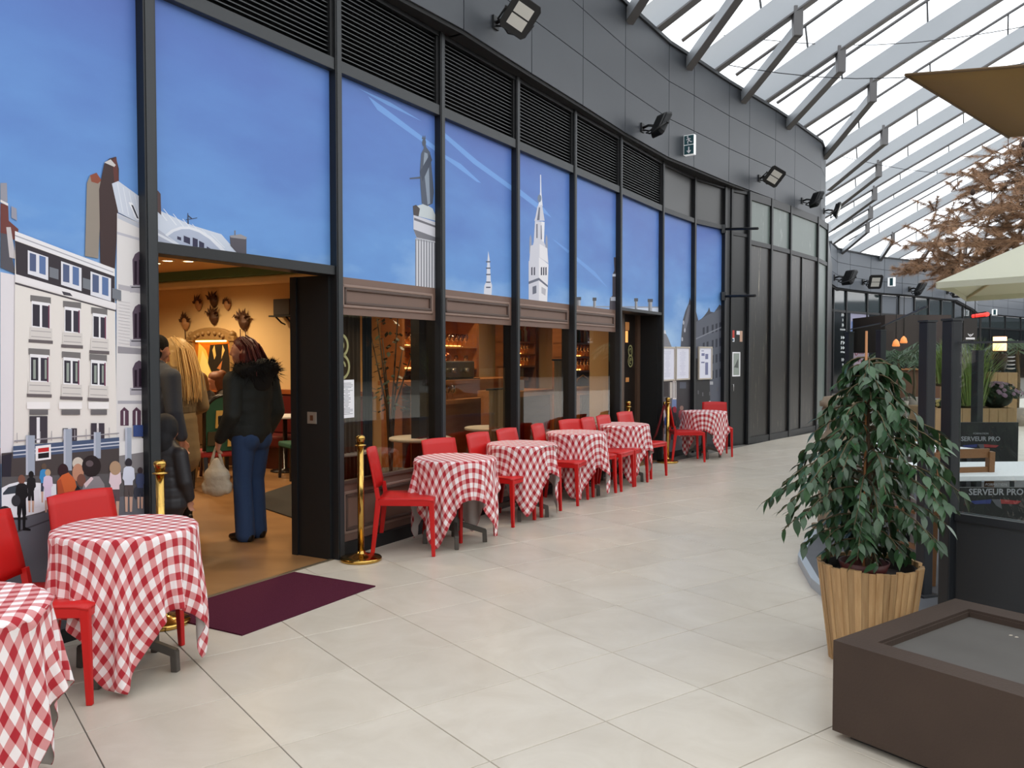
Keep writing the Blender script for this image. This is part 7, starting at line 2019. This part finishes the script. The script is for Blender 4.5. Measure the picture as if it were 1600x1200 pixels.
lw = thing('window_lettering', 'column of white block lettering on the far curved window', 'lettering')
M_wl = mat('white_vinyl', (226, 230, 230), .6)
for (v, ww, hh) in ((492, .3, .14), (500, .1, .14), (508, .2, .16), (515, .6, .07), (527.5, .42, .13), (535.5, .46, .15), (543.5, .42, .14), (550, .5, .05), (562, .3, .14), (570, .15, .12), (578, .2, .16)):
    marks(s1, 1317, v, ww, hh, -.17, M_wl, lw)
po = thing('window_poster', 'tall lilac and blue poster with a red ring mark on the far window', 'poster')
def fq(name, seg, u0, v0, u1, v1, n, m): 
    t, z = seg.hit(u0, v0, n); t2, z2 = seg.hit(u1, v1, n); b = MB(); seg.box(b, t, t2, n-.004, n, z2, z); return b.build(name, m, po)
fq('lilac_sheet', s2, 1329, 486, 1358, 606, -.165, mat('lilac_print', (150, 148, 172), .6)); fq('blue_band', s2, 1330, 502, 1357, 525, -.16, mat('blue_print_dim', (92, 116, 164), .6)); fq('red_tint', s2, 1330, 545, 1357, 575, -.16, mat('rose_print', (172, 150, 164), .6))
t, z = s2.hit(1338, 548, -.155); b = MB(); ring = [s2.w(t+.14*math.cos(a), -.155, z+.2*math.sin(a)) for a in [2*math.pi*i/20 for i in range(21)]]; b.tube(ring, .018, 6)
for i in range(5): b.tube([s2.w(t+.25+.12*i, -.155, z+.12*(i % 2)), s2.w(t+.25+.12*i, -.155, z-.14)], .016, 5)
t, z = s2.hit(1340, 562, -.155); b.tube([s2.w(t-.1+.06*i, -.155, z+.1*math.sin(i*1.4)) for i in range(10)], .014, 5); b.build('red_ring_mark', mat('red_ink', (150, 50, 66), .6), po)
for (u, v, k, lb) in ((1303, 434, 1, 'small black floodlight over the lettered far window'), (1348, 441, 0, 'far floodlight with a pale lens over the poster window'), (1421, 452, 1, 'far black floodlight over the grey infill of the far wing'), (1480, 456, 0, 'far floodlight with a pale lens at the far inner corner')):
    for p, q in zip(FP, FP[1:]):
        s_ = Seg(p, q); t, z = s_.hit(u, v, 0)
        if 0 <= t <= s_.L:
            flood(s_.w(t, 0, z), s_.n, (s_.n.x*.5-s_.d.x*.6, s_.n.y*.5-s_.d.y*.6, -.5) if not k else (s_.n.x*.5+s_.d.x*.7, s_.n.y*.5+s_.d.y*.7, -.5), lb, 2.0); break
for (u, v, lb) in ((1390, 441, 'small lit exit sign on the curved far wing'), (1551, 488, 'tiny lit exit sign on the most distant wing')):
    for p, q in zip(FP, FP[1:]):
        s_ = Seg(p, q); t, z = s_.hit(u, v, 0)
        if 0 <= t <= s_.L:
            e_ = thing('exit_sign', lb, 'exit sign', s_.w(t, 0, z), s_.rz)
            b = MB(); b.box((-.15, -.28, -.2), (.02, 0, .2)); b.build('box', mat('lit_white_sign_far', (240, 244, 244), .4, emit=(255, 255, 255), estr=.5), e_)
            b = MB(); b.box((-.158, -.26, -.17), (-.15, -.1, .17)); b.build('green_field', M_sgn, e_); break
p = at_depth(1521, 494, 30.); q = at_depth(1543, 491, 29.)
ne = thing('neon_strip', 'slanting red neon strip glowing at the back of the terrace', 'sign', p)
b = MB(); b.tube([(0, 0, 0), q-p], .07, 8); b.build('tube', mat('red_neon', (255, 60, 50), .4, emit=(255, 50, 44), estr=1.6), ne)
b = MB(); b.bar((0, .1, 0), q-p+Vector((0, .1, 0)), .04, .2); b.bar((.3, .1, 0), (.3, .1, -3.0), .06); b.build('backing', M_black, ne)
# pendants glowing in the far cafe and a dark awning front
for i, (u, v) in enumerate(((1400, 537), (1412, 532), (1434, 545))):
    p = at_depth(u, v, 30.+i)
    pe = thing('pendant_lamp', ('first', 'second', 'third')[i]+' small orange pendant lamp in the far cafe behind the fig', 'lamp', p, group='pendants in the far cafe')
    b = MB(); b.lathe([(.02, .16), (.09, .08), (.13, -.06), (.11, -.1)], 14); b.build('shade', mat('pendant_glow', (230, 140, 80), .5, emit=(255, 150, 80), estr=.9), pe)
    b = MB(); b.tube([(0, 0, .16), (0, 0, 1.6)], .015, 5); b.build('cable', M_black, pe)
ck = thing('cafe_kiosk', 'dark brown cafe front with a wooden counter beyond the terrace screen', 'kiosk')
p, q = at_depth(1383, 497, 31.5), at_depth(1442, 640, 31.5)
b = MB(); b.box((p.x, 31.5, 1.7), (q.x+1, 34.5, 3.1)); b.build('canopy', mat('dark_brown_canopy', (56, 46, 42), .7), ck)
b = MB(); b.box((p.x, 31.7, 0), (q.x+1, 32.2, 1.05)); b.build('counter', M_brick, ck)
b = MB(); b.box((p.x-.05, 31.6, 1.05), (q.x+1.05, 32.3, 1.12)); b.build('worktop', M_oak_h, ck)
for k in range(4): b = MB(); b.box((p.x+.1+k*(q.x+1-p.x)/4, 31.6, 1.1), (p.x+.2+k*(q.x+1-p.x)/4, 31.7, 1.75)); b.build('post', M_frame, ck)
random.seed(51)
def palm(u, v, Y, h, label, n=13):
    p = at_depth(u, v, Y); r_ = thing('palm_plant', label, 'plant', (p.x, p.y, 0), group='palms in the far cafe')
    b = MB(); b.lathe([(.2, 0), (.26, .4), (.23, .4)], 14); b.build('pot', mat('pale_pot', (150, 140, 128), .7), r_)
    b = MB(); b.tube([(0, 0, .35), (.03, 0, h*.6), (0, .02, h)], [.05, .04, .03], 8); b.build('stem', mat('palm_stem', (96, 80, 56), .8), r_)
    for k in range(n):
        a = 2*math.pi*k/n+random.uniform(-.2, .2); L_ = random.uniform(.6, .95); b = MB(); d = Vector((math.cos(a), math.sin(a), 0)); s2 = Vector((-d.y, d.x, 0))
        pts = [Vector((0, 0, h))+d*L_*w+Vector((0, 0, .35*math.sin(w*2.6)*L_-.25*w*w)) for w in (0, .2, .4, .6, .8, 1)]
        b.tube(pts, .008, 4, cap=False)
        for i in range(1, 5):
            for sg in (-1, 1):
                for f in (0, .5): c = pts[i].lerp(pts[i+1], f); b.add([c, c+s2*sg*.13+d*.08-Vector((0, 0, .05)), c+s2*sg*.2+d*.16-Vector((0, 0, .14)), c+s2*sg*.06+d*.1-Vector((0, 0, .05))], [(0, 1, 2, 3)])
        b.build('frond', mat('palm_green', (58, 82, 52), .5), r_) if k == 0 else b.build('frond', bpy.data.materials['palm_green'], r_)
palm(1404, 560, 22., 1.5, 'palm beyond the slim post, seen above the fig branches'); palm(1428, 575, 24., 1.3, 'palm between the slim post and the first terrace post'); palm(1478, 560, 17., 1.6, 'palm between the two thick dark posts')
palm(1590, 560, 19., 1.7, 'palm at the edge of the view behind the glowing lamp')
# side of the court across from the shop, reflected in the glass
opp = struct('wall_right')
OP = [Vector(p) for p in ((44, 66), (48, 50), (46, 34), (41, 20), (34, 7), (24, -4), (12, -10), (0, -12), (-7, -8))]
for p, q in zip(OP, OP[1:]):
    s_ = Seg(q, p); s_ = Seg(p, q)
    b = MB(); s_.box(b, 0, s_.L, -.2, .2, 4.4, 6.1); b.build('cladding_band', M_fclad, opp)
    b = MB(); s_.box(b, 0, s_.L, -.2, .0, 0, 4.4); b.build('glass_front', M_tglass, opp)
    for k in range(int(s_.L/2.2)): b = MB(); s_.box(b, k*2.2, k*2.2+.1, -.15, .12, 0, 4.4); b.build('mullion', M_frame, opp)
